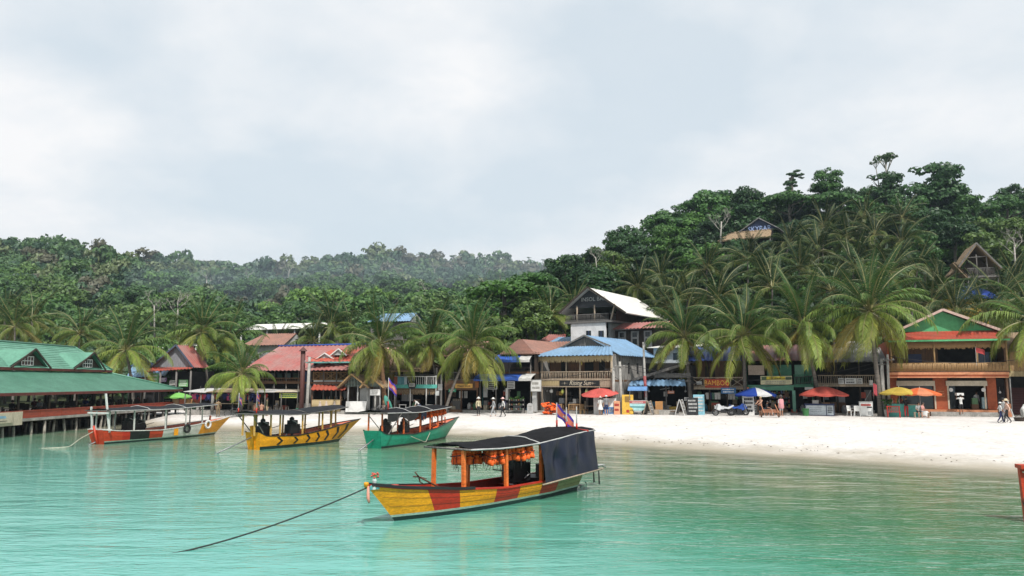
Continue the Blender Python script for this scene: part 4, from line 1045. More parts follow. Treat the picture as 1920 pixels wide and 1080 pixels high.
B.box('wall', a[0]+.4, b[0], 1.0, 1.1, 0, a[1]+.5, 'interior'); B.box('fascia', a[0], b[0]+1, -.06, -.02, a[1]-.25, a[1]-.04, 'wood_brown')
for f in (0.1, 0.5, 0.9): B.post(a[0]+(b[0]-a[0])*f, 0.1, 0, a[1], 0.09, 'wood_grey')
B = Bld('white_roofed_house', 'house with plain white roof behind the grey gable', 'house', 285, 100, -12)
a, b = B.q(276, 664), B.q(338, 664); c, d = B.q(337, 644, 3), B.q(285, 643, 3)
B.roof('roof', (a[0], 0, a[1]), (b[0]+2, 0, b[1]), (c[0]+2, 4, c[1]), (d[0], 4, d[1]), 'roof_white', 'flat', t=.1)
B.planks('wall', a[0]+.3, b[0]+1.5, .5, 0, a[1]+.2, .25, 'wood_grey')

# ---- long red-roofed hall with open upper floor
B = Bld('red_roofed_hall', 'long two-storey hall with faded red metal roof and open balcony', 'building', 470, 80, -24)
el, er = B.q(470, 695, -0.6), B.q(600, 690, -0.6); zf = B.zz(530, 716, 0)
uL, uR = B.u(468, 700), B.u(652, 690)
rl, rr_ = B.q(470, 652, 5.0), B.q(648, 645.5, 5.0)
B.shell(uL, uR, 9, zf, el[1]+0.2, 'wood_dark')
rz_ = (rl[1]+rr_[1])/2
B.roof('roof_slope', (uL-.6, -0.7, el[1]), (uR+.3, -0.7, el[1]), (uR+.3, 5, rz_), (uL-.6, 5, rz_), 'roof_red', 'corr', period=.5)
B.roof('roof_slope', (uR+.3, 10, el[1]), (uL-.6, 10, el[1]), (uL-.6, 5, rz_), (uR+.3, 5, rz_), 'roof_red', 'corr', period=.5)
MB().tube([(uL-.7, 5, rz_+.05), (uR+.4, 5, rz_+.05)], 0.10, 6).build('ridge_cap', M['roof_deepblue'], B.root, True)
MB().prism([(uR+.05, .2, el[1]+.3), (uR+.05, 9.6, el[1]+.3), (uR+.05, 5, rz_-.15)], (.06, 0, 0)).build('gable_wall', M['wood_pale'], B.root)
ut = B.zz(530, 709, 0)
B.railing(uL+.2, B.u(570, 715), -0.02, zf, ut, 30, 'wood_brown', th=.06)
for i in range(9):
    a = uL+.3+i*1.05; B.box('window_pane', a, a+.72, 1.2, 1.24, ut-.1, el[1]-.25, cm('sky_painted_glass', (0.25, 0.30, 0.36), 0.15) if i % 2 else 'glass')  # every other pane paler, sky light put into its colour
for i in range(8): B.post(uL+.1+i*1.5, 0.1, 0.1, el[1]+.25, 0.07, 'wood_grey')
B.box('blue_tarpaulin', B.u(568, 705, .2), B.u(585, 705, .2), .2, .24, zf-.6, el[1]-.1, 'navy')
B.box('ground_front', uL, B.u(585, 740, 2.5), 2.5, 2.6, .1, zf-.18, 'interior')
# cross wing with two little gables
B = Bld('balcony_house', 'house with red skirt roof, twin roof gables and wooden balcony', 'house', 586, 77, -14)
uL, uR = B.u(588, 700), B.u(655, 700); zf = B.zz(620, 713); ze = B.zz(620, 678, -.5)
B.shell(uL, uR, 5, zf, ze+.2, 'wood_dark')
ua, zb = B.u(600, 655, 3), B.zz(620, 656, 2.4)
B.roof('roof_slope', (uL-.5, -.6, ze), (uR+.4, -.6, ze), (uR+.2, 2.4, zb), (uL+.6, 2.4, zb), 'roof_red_bright', 'corr')
B.box('fascia', uL-.5, uR+.4, -.66, -.61, ze-.14, ze+.0, cm('teal_fascia', (0.15, 0.36, 0.33)))
for (l, t_, r_, b_) in ((598, 664, 627, 673), (625, 656, 651, 666)):
    a, b, c = B.q(l, b_, .6), B.q(r_, b_, .6), B.q((l+r_)/2, t_, .6)
    g = MB().prism([(a[0], .3, a[1]), (b[0], .3, b[1]), (c[0], .3, c[1])], (0, .05, 0)).build('gable', M['white_dull'], B.root)
    MB().beam((a[0]-.15, 0.2, a[1]-.05), (c[0], .2, c[1]+.08), .12, .10).beam((b[0]+.15, .2, b[1]-.05), (c[0], .2, c[1]+.08), .12, .10).build('gable_trim', M['white'], g)
    roof_mb((a[0]-.15, .25, a[1]-.02), (a[0]+.2, 2.2, a[1]+.1), (c[0], 2.6, c[1]+.05), (c[0], .25, c[1]+.05)).build('gable_roof', M['roof_red_bright'], g)
    roof_mb((b[0]-.2, 2.2, b[1]+.1), (b[0]+.15, .25, b[1]-.02), (c[0], .25, c[1]+.05), (c[0], 2.6, c[1]+.05)).build('gable_roof', M['roof_red_bright'], g)
zt = B.zz(620, 698)
B.railing(uL, uR, -.02, zf+.02, zt, 26, 'bamboo', th=.05); B.railing(uL, uR, -.08, zf+.02, zt, 0, 'bamboo', 'cross', th=.045)
for f in (0, .28, .5, .75, 1): B.post(uL+(uR-uL)*f, .05, .1, ze+.1, .06, 'wood_grey')
clutter(B, uL, uR, 6, 11)
B.rect('white_band', 588, 713, 652, 721, -.1, .08, 'white')
ea, eb = B.q(582, 731, -1.3), B.q(646, 728, -1.3)
B.roof('awning', (ea[0], -1.3, ea[1]), (eb[0], -1.3, ea[1]), (uR, -.12, zf-.42), (uL+.1, -.12, zf-.42), 'roof_red_bright', 'corr')
b0, b1 = B.u(584, 760, -1.0), B.u(638, 760, -1.0); zc = B.zz(610, 750, -1.0)
mb = MB()
nb = 46
kio = B.box('bar_counter', b0, b1, -.95, -.45, zc-.03, zc+.03, 'bamboo_pale')
cane = MB().tube([(0, 0, 0.02), (0, 0, zc-.04)], .032, 6).mesh('cane', M['bamboo_pale'], True)
for i in range(nb): link_obj('cane', cane, kio, (b0+(b1-b0)*(i+.5)/nb, -.98, 0))
for i, c in enumerate((.3, .52, .8)):
    cx = b0+(b1-b0)*c; fg = MB()
    fg.lathe([(.02, 0), (.16, .1), (.2, .35), (.12, .62), (.1, .72)], 8, (cx, -1.0, .08)).lathe([(.01, 0), (.08, .04), (.09, .12), (.01, .2)], 8, (cx, -1.0, .8))
    for k in range(len(fg.v)): fg.v[k] = (fg.v[k][0], -1.02+(fg.v[k][1]+1.0)*.06, fg.v[k][2])
    fg.build('painted_figure', cm('chalky_figure_paint', (0.6, 0.5, 0.44)), kio)
for i in range(9):
    MB().lathe([(.001, 0), (.05, 0), (.05, .2), (.02, .28), (.02, .34)], 7, (b0+.6+i*.27, .4, zc+.03)).build('bottle', cm('bottle_%d' % (i % 3), [(0.05, .12, .05), (.2, .1, .03), (.3, .3, .32)][i % 3], .2), kio)
B.box('bottle_shelf', b0+.3, b1-.2, .3, .6, zc-.05, zc+.02, 'wood_brown')
B.box('shelf_back', b0, b1, .9, 1.0, .1, zf-.2, 'interior')
B.post(b0, -.95, 0, ea[1], .07, 'wood_brown'); B.post(b1, -.95, 0, ea[1], .07, 'wood_brown')
# stove pipe and concrete pole
t = thing('stove_pipe', 'rusty brown chimney pipe with pointed cap', 'chimney', (xat(565, 74.6), 74.6, GZ)); hz_ = at(565, 652, 74.6).z-GZ
MB().tube([(0, 0, 0), (0, 0, hz_-.3)], .22, 10).build('pipe', cm('rusty_pipe', (0.10, 0.035, 0.03)), t, True); MB().lathe([(.42, hz_-.32), (.02, hz_+.1)], 10).build('cap', cm('rusty_pipe', (0.10, 0.035, 0.03)), t)
def util_pole(px, Y, pyt, label, lean=0., r=.13, arms=1, mat='pole', group='utility poles'):
    x = xat(px, Y); h = at(px, pyt, Y).z-GZ
    t = thing('utility_pole', label, 'pole', (x, Y, gz(x, Y)), rng.uniform(-.4, .4), group)
    MB().tube([(0, 0, -.3), (lean, 0, h)], [r, r*.75], 8).build('shaft', M[mat], t, True)
    for k in range(arms):
        MB().beam((lean-.5, -.12, h-.5-k*.9), (lean+.5, -.12, h-.45-k*.9), .07).build('crossarm', M['wood_grey'], t)
        for e in (-.4, 0, .4): MB().lathe([(.03, 0), (.045, .05), (.02, .12)], 6, (lean+e, -.12, h-.45-k*.9)).build('insulator', M['white_dull'], t)
    return t
p1 = util_pole(575, 74.4, 664, 'grey concrete utility pole beside the stove pipe', .12, .17)
# stalls with the long pale canvas roof
B = Bld('clothes_stall', 'long low clothes stall with pale canvas roof and hanging garments', 'stall', 356, 78.0, -8)
uL, uR = B.u(352, 735), B.u(565, 735); ze = B.zz(450, 735, -.6)
B.box('floor_slab', uL, uR, -.3, 4, -.4, .06, 'concrete'); B.box('back_wall', uL, uR, 3.2, 3.3, 0, ze+.7, 'interior'); B.box('side_wall', uR-.1, uR, 0, 3.2, 0, ze+.5, 'interior')
for i in range(5):
    a = uL+(uR-uL)*i/5; b = uL+(uR-uL)*(i+1)/5-.04
    B.roof('canvas_roof', (a, -.8, ze+rng.uniform(-.05, .05)), (b, -.8, ze+rng.uniform(-.05, .05)), (b, 3.4, ze+.35), (a, 3.4, ze+.35), ('awning_grey', 'thatch', 'wood_pale', 'awning_grey', 'cream')[i], 'flat', t=.04)
for i in range(8): B.post(uL+.1+(uR-uL-.2)*i/7, -.6, 0, ze, .06, 'wood_grey')
B.post(B.u(399, 745, -.5), -.5, 0, ze, .16, 'concrete')
MB().beam((uL, -.5, .72), (B.u(480, 757, -.5), -.5, .72), .06).build('rail', M['wood_pale'], B.root)
r_ = random.Random(4)
for i in range(34):
    uu = uL+.6+(uR-uL-4.2)*i/33; h = r_.uniform(.35, .75)
    c = r_.choice(['cloth_pink', 'cloth_red', 'cloth_navy', 'cloth_white', 'cloth_black', 'cloth_blue'])
    CC = {'cloth_pink': (.5, .08, .2), 'cloth_red': (.5, .05, .04), 'cloth_navy': (.02, .03, .12), 'cloth_white': (.6, .58, .55), 'cloth_black': (.02, .02, .022), 'cloth_blue': (.08, .12, .4)}
    zt = ze-.15-r_.uniform(0, .12)
    MB().prism([(uu-.16, 0, zt), (uu+.16, 0, zt), (uu+.24, .02, zt-.16), (uu+.15, .02, zt-.2), (uu+.14, .03, zt-h), (uu-.14, .03, zt-h), (uu-.15, .02, zt-.2), (uu-.24, .02, zt-.16)], (0, .05, 0)).build('hanging_garment', cm(c, CC[c], .8), B.root)
clutter(B, uL, uR, 14, 10)
B.sign('stall_sign', 524, 737, 559, 746, -.5, cm('lime_sign', (0.55, 0.62, 0.16)), strokes=2, scol=M['green_shop'])

# ---- twin gabled porch hut
B = Bld('porch_hut', 'small hut with two pointed bamboo porch gables', 'hut', 648, 75.2, -10)
for (l, ap, r_, tpy, bpy_) in ((641, 662, 690, 702, 724), (683, 697, 718, 706, 724)):
    a, b, c = B.q(l, bpy_), B.q(r_, bpy_), B.q(ap, tpy)
    mb = MB(); nn = 14
    for i in range(nn):
        p0 = a[0]+.3+(b[0]-a[0]-.5)*i/nn; f = 1-abs(p0-c[0])/((c[0]-a[0]) if p0 < c[0] else (b[0]-c[0]))
        mb.box(p0, p0+.07, .05, .1, a[1]-.05, a[1]+(c[1]-a[1])*max(0.05, f)-.08)
    g = mb.build('gable_slats', cm('grey_green_slat', (.20, .25, .22)), B.root, kind='stuff')
    roof_mb((a[0]-.2, -.5, a[1]-.15), (a[0]-.2, 2.6, a[1]-.15), (c[0], 2.6, c[1]), (c[0], -.5, c[1]), 'thatch').build('roof_slope', M['thatch'], B.root)
    roof_mb((b[0]+.2, 2.6, b[1]-.15), (b[0]+.2, -.5, b[1]-.15), (c[0], -.5, c[1]), (c[0], 2.6, c[1]), 'thatch').build('roof_slope', M['thatch'], B.root)
    MB().beam((a[0]-.25, -.52, a[1]-.15), (c[0], -.52, c[1]+.04), .1, .12).beam((b[0]+.25, -.52, b[1]-.15), (c[0], -.52, c[1]+.04), .1, .12).build('verge_pole', M['bamboo'], B.root)
uL, uR = B.u(650, 745), B.u(714, 745); zc = B.zz(670, 724)
for px_ in (652, 670, 688, 712): B.post(B.u(px_, 745), .08, 0, zc+.1, .08, 'white_dull')
B.box('wall_panel', B.u(671, 745), B.u(690, 745), .5, .56, 0, zc, 'white_dull'); B.box('wall_panel', B.u(693, 745), B.u(706, 745), .9, .96, 0, zc, 'wood_grey')
B.box('back_wall', uL-.2, uR+.2, 2.6, 2.7, 0, zc+.6, 'interior'); B.box('floor_slab', uL-.2, uR+.2, -.2, 2.6, -.4, .08, 'concrete')
t = thing('white_signboard', 'large plain white board leaning upright on the beach edge', 'board', (xat(667, 74.2), 74.2, GZ), R(-8))
w_ = 40*74.2/FPX; MB().add([(-w_/2, 0, .02), (w_/2-.1, 0, .02), (w_/2, .12, 1.0), (-w_/2, .12, 1.0), (-w_/2, .05, .02), (w_/2-.1, .05, .02), (w_/2, .17, 1.0), (-w_/2, .17, 1.0)], [(0,1,2,3),(7,6,5,4),(0,4,5,1),(1,5,6,2),(2,6,7,3),(3,7,4,0)]).build('panel', M['white'], t)
MB().beam((0, .5, 0), (0, .12, .9), .05).build('prop', M['wood_grey'], t)
t = thing('post_sign', 'blank white notice on a post between porch and palm', 'sign', (xat(703, 74.4), 74.4, GZ)); MB().tube([(0, 0, 0), (0, 0, 1.8)], .09, 8).build('post', M['pole'], t, True); MB().box(-.47, .47, -.13, -.10, 1.55, 2.1).build('panel', M['white'], t); scribble(t, -.4, .4, -.137, 1.6, 2.05, 3, M['concrete'], 9)

# ---- thatched house with the turquoise balcony
B = Bld('thatched_house', 'two-storey house with shaggy thatched roof and turquoise balcony', 'house', 660, 79.5, -14)
uL, uR = B.u(650, 700), B.u(822, 700); zf = B.zz(780, 727); ze = B.zz(700, 693, -1)
B.shell(uL, uR, 5.5, zf, ze+.3, 'wood_dark')
def th(l, r_, eb, top, lw, rw, w0=-1.0, w1=3.0):
    a, b = B.q(l, eb, w0), B.q(r_, eb-1, w0); c, d = B.q(rw, top, w1), B.q(lw, top, w1)
    zt = (c[1]+d[1])/2
    o = B.roof('thatch_slope', (a[0], w0, a[1]), (b[0], w0, a[1]), (c[0], w1, zt), (d[0], w1, zt), 'thatch', 'thatch')
    B.roof('thatch_slope', (b[0], w1*2-w0, a[1]), (a[0], w1*2-w0, a[1]), (d[0], w1, zt), (c[0], w1, zt), 'thatch', 'thatch')
    return a, b, c, d, zt
a, b, c, d, zt = th(640, 735, 693, 655, 690, 738)
for i in range(6):
    f = .35+.12*i; p = V3((a[0], -1, a[1])).lerp(V3((b[0], -1, a[1])), f); q_ = V3((d[0], 3, zt)).lerp(V3((c[0], 3, zt)), f+.1)
    MB().beam(p+V3((0, 0, .17)), q_+V3((0, 0, .17)), .22, .03).build('roof_batten', cm('faded_pink_sheet', (.5, .27, .22)), B.root)
th(732, 800, 694, 668, 745, 790, -1.2, 2.2)
tq0, tq1 = B.u(740, 724), B.u(819, 724)
B.rect('balcony_fascia', 740, 721, 819, 728, -.12, .1, 'turquoise')
zt_ = B.zz(780, 706)
clutter(B, uL, uR, 16, 3)
B.railing(tq0, tq1, -.06, zf+.05, zt_, 22, 'white', th=.07)
for px_ in (741, 770, 800, 818): B.post(B.u(px_, 712), -.06, .1, zt_ if px_ not in (741, 818) else zt_+.1, .06, 'white')
for i, (px_, c) in enumerate(((743, (.35, .12, .08)), (750, (.12, .3, .35)), (761, (.4, .5, .55)), (756, (.1, .25, .3)))):
    u_ = B.u(px_, 715); MB().prism([(u_-.18, -.2, zt_-.02), (u_+.18, -.2, zt_-.02), (u_+.2, -.22, zt_-.75), (u_-.16, -.22, zt_-.8)], (0, .03, 0)).build('drying_towel', cm('towel_%d' % i, c, .9), B.root)
mb = MB(); fringe(mb, (tq0+.2, .1, zf-.1), (tq1-.2, .1, zf-.1), .55, 260, 3); mb.build('thatch_valance', M['thatch'], B.root)
sg = MB().lathe([(.001, -.05), (.38, -.05), (.42, 0), (.38, .05), (.001, .05)], 16, (B.u(773, 722, -.3), -.35, B.zz(773, 722, -.3)), 0, 'y').build('hanging_sign', M['black'], B.root)
uc, zc = B.u(773, 722, -.3), B.zz(773, 722, -.3)
MB().box(uc-.3, uc+.3, -.42, -.405, zc-.16, zc+.2).build('sign_emblem', M['white_dull'], sg); scribble(sg, uc-.28, uc+.28, -.43, zc-.12, zc+.15, 2, M['black'], 3)
MB().beam((uc, -.35, zc+.4), (uc, -.35, zc+1.2), .04).build('sign_hanger', M['metal'], sg)
for px_ in (664, 700, 742, 818): B.post(B.u(px_, 740), .05, .1, ze+.2, .1, 'wood_grey')
B.railing(uL, tq0-.1, -.02, zf, B.zz(690, 708), 20, 'wood_grey')
B.box('upper_wall', uL+.5, tq0, 1.6, 1.66, zf, ze+.5, 'wood_grey'); B.box('window', uL+2.6, uL+3.2, 1.54, 1.6, zf+.9, zf+1.7, 'glass')
for (px_, c) in ((757, (.5, .5, .5)), (768, (.45, .45, .46))): B.rect('leaning_mat', px_-4, 738, px_+6, 752, 1.6, .05, cm('grey_mat', c))
for px_ in (755, 805):
    t = thing('stool', 'white stool under the turquoise balcony' + (' near the leaning mats' if px_ == 755 else ' near the palm trunk'), 'stool', (xat(px_, 77), 77, GZ+.1))
    MB().box(-.35, .35, -.2, .2, .48, .52).build('seat', M['white_dull'], t)
    for sx in (-.3, .3): MB().beam((sx, 0, 0), (sx, 0, .48), .05, .3).build('leg', M['white_dull'], t)
util_pole(827, 76.2, 700, 'slim pale pole with meter boxes by the palm trunks', 0, .11, 0)
t = thing('meter_box', 'pair of pale meter boxes on the slim pole', 'box', (xat(825, 75.9), 75.9, GZ+2.0)); MB().box(-.2, .2, -.12, .1, 0, .6).build('case', M['white_dull'], t); MB().box(-.45, -.1, -.1, .1, -.5, -.05).build('small_case', M['plastic_white'], t)

# ---- dark shop with the yellow sign
B = Bld('dark_wooden_shop', 'dark wooden shophouse with small yellow sign', 'shop', 834, 77.5, -14)
uL, uR = B.u(834, 730), B.u(896, 730); zf = B.zz(860, 713); ze = B.zz(860, 668, -.5)
B.shell(uL, uR, 5, zf, ze, 'wood_dark')
B.roof('roof_slope', (uL-.4, -.9, ze), (uR+.3, -.9, ze), (uR+.3, 3, ze+1.6), (uL-.4, 3, ze+1.6), 'roof_brown'); B.roof('roof_slope', (uR+.3, 6, ze), (uL-.4, 6, ze), (uL-.4, 3, ze+1.6), (uR+.3, 3, ze+1.6), 'roof_brown')
B.railing(uL, uR, 0, zf, B.zz(860, 698), 22, 'wood_grey'); B.box('front_band', uL, uR, -.05, .02, zf-.95, zf-.05, 'wood_brown')
B.sign('shop_sign', 853, 719.5, 886, 727.5, -.15, cm('amber_sign', (.75, .42, .10)), [(.5, .5, .26, 'Happy Zone', .2)], M['black'])
B.sign('small_sign', 841, 729, 855, 735, -.1, cm('green_sign', (.06, .35, .2)), strokes=1, scol=M['white'])
clutter(B, uL, uR, 12, 1)
for f in (0.02, .5, .98): B.post(uL+(uR-uL)*f, .05, .1, ze, .08, 'wood_brown')
sh = B.box('display_shelf', B.u(841, 755), B.u(860, 755), .8, 1.2, .1, .95, 'wood_grey')
for i in range(10): MB().lathe([(.001, 0), (.06, 0), (.06, .16), (.03, .22)], 7, (B.u(842, 755)+.1+i*.09, 1.0, .95)).build('jar', cm('jar_%d' % (i % 2), [(.4, .38, .3), (.2, .1, .05)][i % 2], .3), sh)
B.box('step', B.u(842, 770, -.6), B.u(865, 770, -.6), -.7, -.3, -.1, .16, 'wood_brown')
B.rect('orange_lamp_box', 891, 715, 897, 727, -.1, .2, cm('amber_lamp_box', (.35, .12, .03)))

# ---- house with two blue awnings, brown hipped roof
B = Bld('blue_awning_house', 'open two-storey house with two blue and grey cloth awnings', 'house', 898, 77, -20)
uL, uR = B.u(896, 720), B.u(1003, 720); zf = B.zz(950, 697); ze = B.zz(960, 664)
B.shell(uL, uR, 6, zf, ze+.2, 'wood_dark')
def awn(l, m_, r_, t_, b_, w):
    zt, zb = B.zz((l+r_)/2, t_, 0), B.zz((l+r_)/2, b_, w)
    for (p, q_, mt) in ((l, m_, 'awning_blue'), (m_, r_, 'awning_grey')):
        a, b = B.u(p, b_, w), B.u(q_, b_, w)
        def g(u, v, a=a, b=b): s_ = v; return V3((a+(b-a)*u, w*(1-s_), zb+(zt-zb)*(s_**.7)+.03*math.sin(u*9)*(1-s_)))
        MB().grid(g, 14, 6).grid(lambda u, v: g(u, 1-v)-V3((0, 0, .03)), 14, 6).add([g(0, 0), g(1, 0), g(1, 0)-V3((0, 0, .22)), g(0, 0)-V3((0, 0, .22))], [(0, 1, 2, 3)]).build('awning', M[mt], B.root, True)
clutter(B, uL, uR, 22, 2)
awn(926, 972, 993, 665, 675, -1.1); awn(888, 972, 996, 701, 710, -1.4)
for px_ in (900, 930, 955, 995): B.post(B.u(px_, 720), 0, .1, ze, .07, 'wood_grey')
B.railing(uL+.2, uR-.2, 0, zf, B.zz(950, 690), 3, 'wood_dark')
B.sign('black_menu_sign', 915, 713, 931, 729, -.2, M['black'], frame='white', strokes=4, scol=M['white_dull']); B.sign('photo_sign', 951, 715, 965, 729, -.2, M['white'], strokes=4)
B.rect('white_door', 906, 712, 914, 745, .4, .05, 'white_dull'); B.sign('white_panel_sign', 996, 713, 1014, 733, -.4, M['white'], frame='white_dull', strokes=2, scol=M['concrete'])
B.rect('white_column', 948, 728, 952, 750, -.2, .2, 'white'); B.rect('grey_column', 998, 733, 1006, 772, -.2, .25, 'white_dull'); B.rect('teal_wall', 897, 713, 906, 760, 1.0, .08, cm('teal_board', (.03, .13, .14)))
a, b = B.q(938, 664, -.4), B.q(1004, 661, -.4); c, d = B.q(1000, 634, 5), B.q(969, 636, 4)
B.roof('roof_slope', (a[0], -.6, a[1]), (b[0], -.6, a[1]), (c[0]-1.0, 4.5, d[1]), (d[0], 4.5, d[1]), 'roof_brown', 'tile')
b2 = B.q(1064, 656, 9)
B.roof('roof_slope', (b[0], -.6, a[1]), (b[0]+.6, 11, a[1]), (c[0]+.2, 11, d[1]), (c[0]-1.0, 4.5, d[1]), 'roof_brown', 'corr')
B.roof('roof_slope', (a[0], 9, a[1]), (a[0], -.6, a[1]), (d[0], 4.5, d[1]), (d[0], 5.5, d[1]), 'roof_brown', 'tile')
B = Bld('brown_roofed_house', 'low house with broad brown metal roof next to the blue roof', 'house', 1000, 84, -20)
a, b = B.q(985, 661), B.q(1075, 661); c, d = B.q(1068, 640, 4), B.q(972, 636, 4)
B.roof('roof', (a[0]-2, 0, a[1]), (b[0], 0, a[1]), (c[0], 4, c[1]), (d[0], 4, c[1]), 'roof_brown', 'corr'); B.box('wall', a[0], b[0]-.4, .6, .7, 0, a[1]+.2, 'wood_brown')
for (nm, lb, l, r_, pt, pb, Y_, mt) in (('red_roofed_hut', 'small hut whose red ridge roof peeps over the brown roof', 1008, 1060, 627, 640, 93, 'roof_red'), ('pale_blue_roofed_hut', 'hut with pale blue roof beside the white upper storey', 1026, 1078, 632, 643, 90, 'roof_blue')):
    H_ = Bld(nm, lb, 'hut', l, Y_, -20); a, b = H_.q(l, pb), H_.q(r_, pb); c = H_.zz((l+r_)/2, pt, 2)
    H_.roof('roof', (a[0], 0, a[1]), (b[0], 0, a[1]), (b[0]-.5, 2, c), (a[0]+.8, 2, c), mt); H_.box('wall', a[0]+.3, b[0]-.3, .3, 3, 0, a[1], 'wood_dark')

# ---- the bar with the big blue roof
B = Bld('rising_sun_bar', 'two-storey wooden bar with blue tin roof and black name board', 'bar', 1010, 76.3, -32)
uL, uR = B.u(1014, 740), B.u(1148, 740); zf = B.zz(1080, 712); ze = B.zz(1080, 666.5, -.6); DP = 10.0
M['wood_silver'] = pm('silvered_board', (.36, .345, .32), (.15, .14, .13), 2.2, .85, .4, streak=(5, 5, .5), dirt=.4)
B.shell(uL, uR, DP, zf, ze+.1, 'wood_silver', inset=0.0)
B.box('inner_wall', uL, uR, 1.7, 1.78, zf, ze, 'wood_brown')
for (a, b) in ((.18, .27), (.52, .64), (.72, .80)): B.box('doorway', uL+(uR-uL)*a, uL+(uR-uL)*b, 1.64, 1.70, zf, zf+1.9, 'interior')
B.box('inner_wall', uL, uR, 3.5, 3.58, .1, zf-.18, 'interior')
zg = B.zz(1100, 649, .9); gl, gr = B.u(1062, 649, .9), B.u(1141, 649, .9); ap = B.u(1097, 630, .9); za = B.zz(1097, 630, .9)
sk0, sk1 = uL-.45, uR+.45
B.roof('skirt_roof', (sk0, -.7, ze), (sk1, -.7, ze), (gr+.3, .9, zg), (gl-.3, .9, zg), 'roof_blue')
mb = MB(); nn = 9
for i in range(nn):
    z0 = zg+(za-zg)*i/nn; z1 = zg+(za-zg)*(i+1)/nn-.03; f = (i+.5)/nn
    mb.box(gl+(ap-gl)*f, gr+(ap-gr)*f, .92+rng.uniform(0, .02), .97, z0, z1)
mb.build('gable_boards', M['wood_grey'], B.root, kind='stuff'); MB().beam((ap, .9, zg), (ap, .9, za), .08).build('gable_stud', M['wood_grey'], B.root)
B.roof('roof_slope', (sk1+.05, .85, ze), (sk1+.05, DP+.5, ze), (ap, DP+.5, za+.06), (ap, .7, za+.06), 'roof_blue', 'corr')
B.roof('roof_slope', (sk0-.05, DP+.5, ze), (sk0-.05, .85, ze), (ap, .7, za+.06), (ap, DP+.5, za+.06), 'roof_blue', 'corr')
MB().beam((gl-.4, .68, zg-.05), (ap, .68, za+.05), .05, .14).beam((gr+.3, .68, zg-.05), (ap, .68, za+.05), .05, .14).build('verge_board', M['wood_grey'], B.root)
mb = MB(); fringe(mb, (uL-.1, -.25, ze-.05), (uR+.1, -.25, ze-.05), .55, 420, 5); mb.box(uL, uR, -.2, -.16, ze-.35, ze-.02); mb.build('thatch_valance', M['bamboo_pale'], B.root)
zt = B.zz(1080, 697)
B.railing(uL, uR, -.03, zf+.03, zt, 44, 'wood_pale', th=.07)
bl, br = B.u(1049, 718, -.06), B.u(1124, 718, -.06); z0, z1 = B.zz(1085, 723.5, -.06), B.zz(1085, 713.5, -.06)
B.planks('front_band', uL, bl, -.06, z0, z1, .14, 'bamboo_pale'); B.planks('front_band', br, uR, -.06, z0, z1, .14, 'wood_pale')
clutter(B, uL, uR, 22, 4)
nb = B.sign('name_board', 1049, 713.5, 1124, 723.5, -.10, M['black'], [(.52, .52, .62, 'Rising Sun', .35, .9)], M['cream'])
for sx in (.14, .84):
    cu, cz = bl+(br-bl)*sx, (z0+z1)/2; st = MB()
    for ang in range(8):
        a_ = ang*math.pi/4; l_ = .30 if ang % 4 == 0 else (.16 if ang % 2 == 0 else .1)
        st.beam((cu, -.115, cz), (cu+math.cos(a_)*l_, -.115, cz+math.sin(a_)*l_*.8), .02, .01)
    st.build('star_emblem', M['cream'], nb)
B.box('lower_rail', uL, uR, -.08, -.02, z0-.12, z0-.02, 'wood_pale'); B.box('upper_rail', uL, uR, -.09, -.01, z1+.02, z1+.12, 'wood_pale')
for f, r_ in ((.01, .09), (.36, .08), (.555, .09), (.985, .12)): B.post(uL+(uR-uL)*f, .08, .1, ze-.1, r_, 'wood_pale', lean=.05)
B.post(uL+(uR-uL)*.64, .3, .1, zf, .13, 'palm_bark')
for (px_, py_, c) in ((1034, 733, (.75, .75, .7)), (1055, 734, (.6, .65, .15)), (1100, 734, (.55, .6, .25)), (1089, 681, (.5, .42, .08))):
    u_, z_ = B.q(px_, py_, .25); MB().lathe([(.001, -.2), (.12, -.16), (.17, 0), (.12, .16), (.001, .2)], 10, (u_, .25, z_)).tube([(u_, .25, z_+.2), (u_, .25, z_+.5)], .01, 4).build('paper_lantern', cm('lantern_%d' % px_, c), B.root, True)
for row in range(2):
    for i in range(7): u_ = uL+.35+i*.2; MB().lathe([(.001, 0), (.04, 0), (.04, .2), (.015, .28), (.015, .34)], 6, (u_, 3.2, 1.0+row*.5)).build('bottle', M['white_dull'], B.root)
for row in range(2): B.box('bottle_shelf', uL+.25, uL+1.8, 3.1, 3.4, .94+row*.5, .985+row*.5, 'wood_brown')
for i in range(4):
    uu = uR+.01; w0 = 1.5+i*2.1
    B.box('window', uR+.0, uR+.03, w0, w0+.35, zf+.6, zf+1.6, 'interior')
util_pole(1150, 71.8, 688, 'forked grey wooden pole at the corner of the bar', .08, .16, 0, 'pole'); util_pole(1166, 71.5, 676, 'pale leaning utility pole with wires by the bar', -.12, .15, 1, 'pole')

# ---- tall white building behind with the white roof
B = Bld('hillside_bar', 'three-storey bar with white roof, open terrace and white lower walls', 'bar', 1078, 88, -32)
uL, uR = B.u(1077, 620), B.u(1142, 620); ur2 = uR+.1
zd = B.zz(1110, 604); DP = 11
B.box('lower_wall', uL, uR, -.85, -.65, -.5, zd-.155, cm('bright_white_wall', (.74, .73, .72))); B.box('side_wall', uL, uL+.2, -.65, DP, -.5, zd-.15, 'white'); B.box('side_wall', uR-.2, uR, .2, DP, -.5, zd-.15, 'white_dull')
for (l, r_) in ((1099, 1108), (1122, 1132)):
    wn = B.rect('window', l, 620, r_, 632, -.88, .1, 'glass'); B.rect('mullion', (l+r_)/2-.7, 620, (l+r_)/2+.7, 632, -.91, .02, 'navy', wn)
B.box('terrace_floor', uL-.7, uR+.9, -1.0, DP, zd-.15, zd+.08, 'wood_grey')
zr = B.zz(1110, 589, -1); ze = B.zz(1110, 582, -1)
B.railing(uL-.6, uR+.4, -.95, zd+.1, zr, 34, 'wood_grey', th=.06)
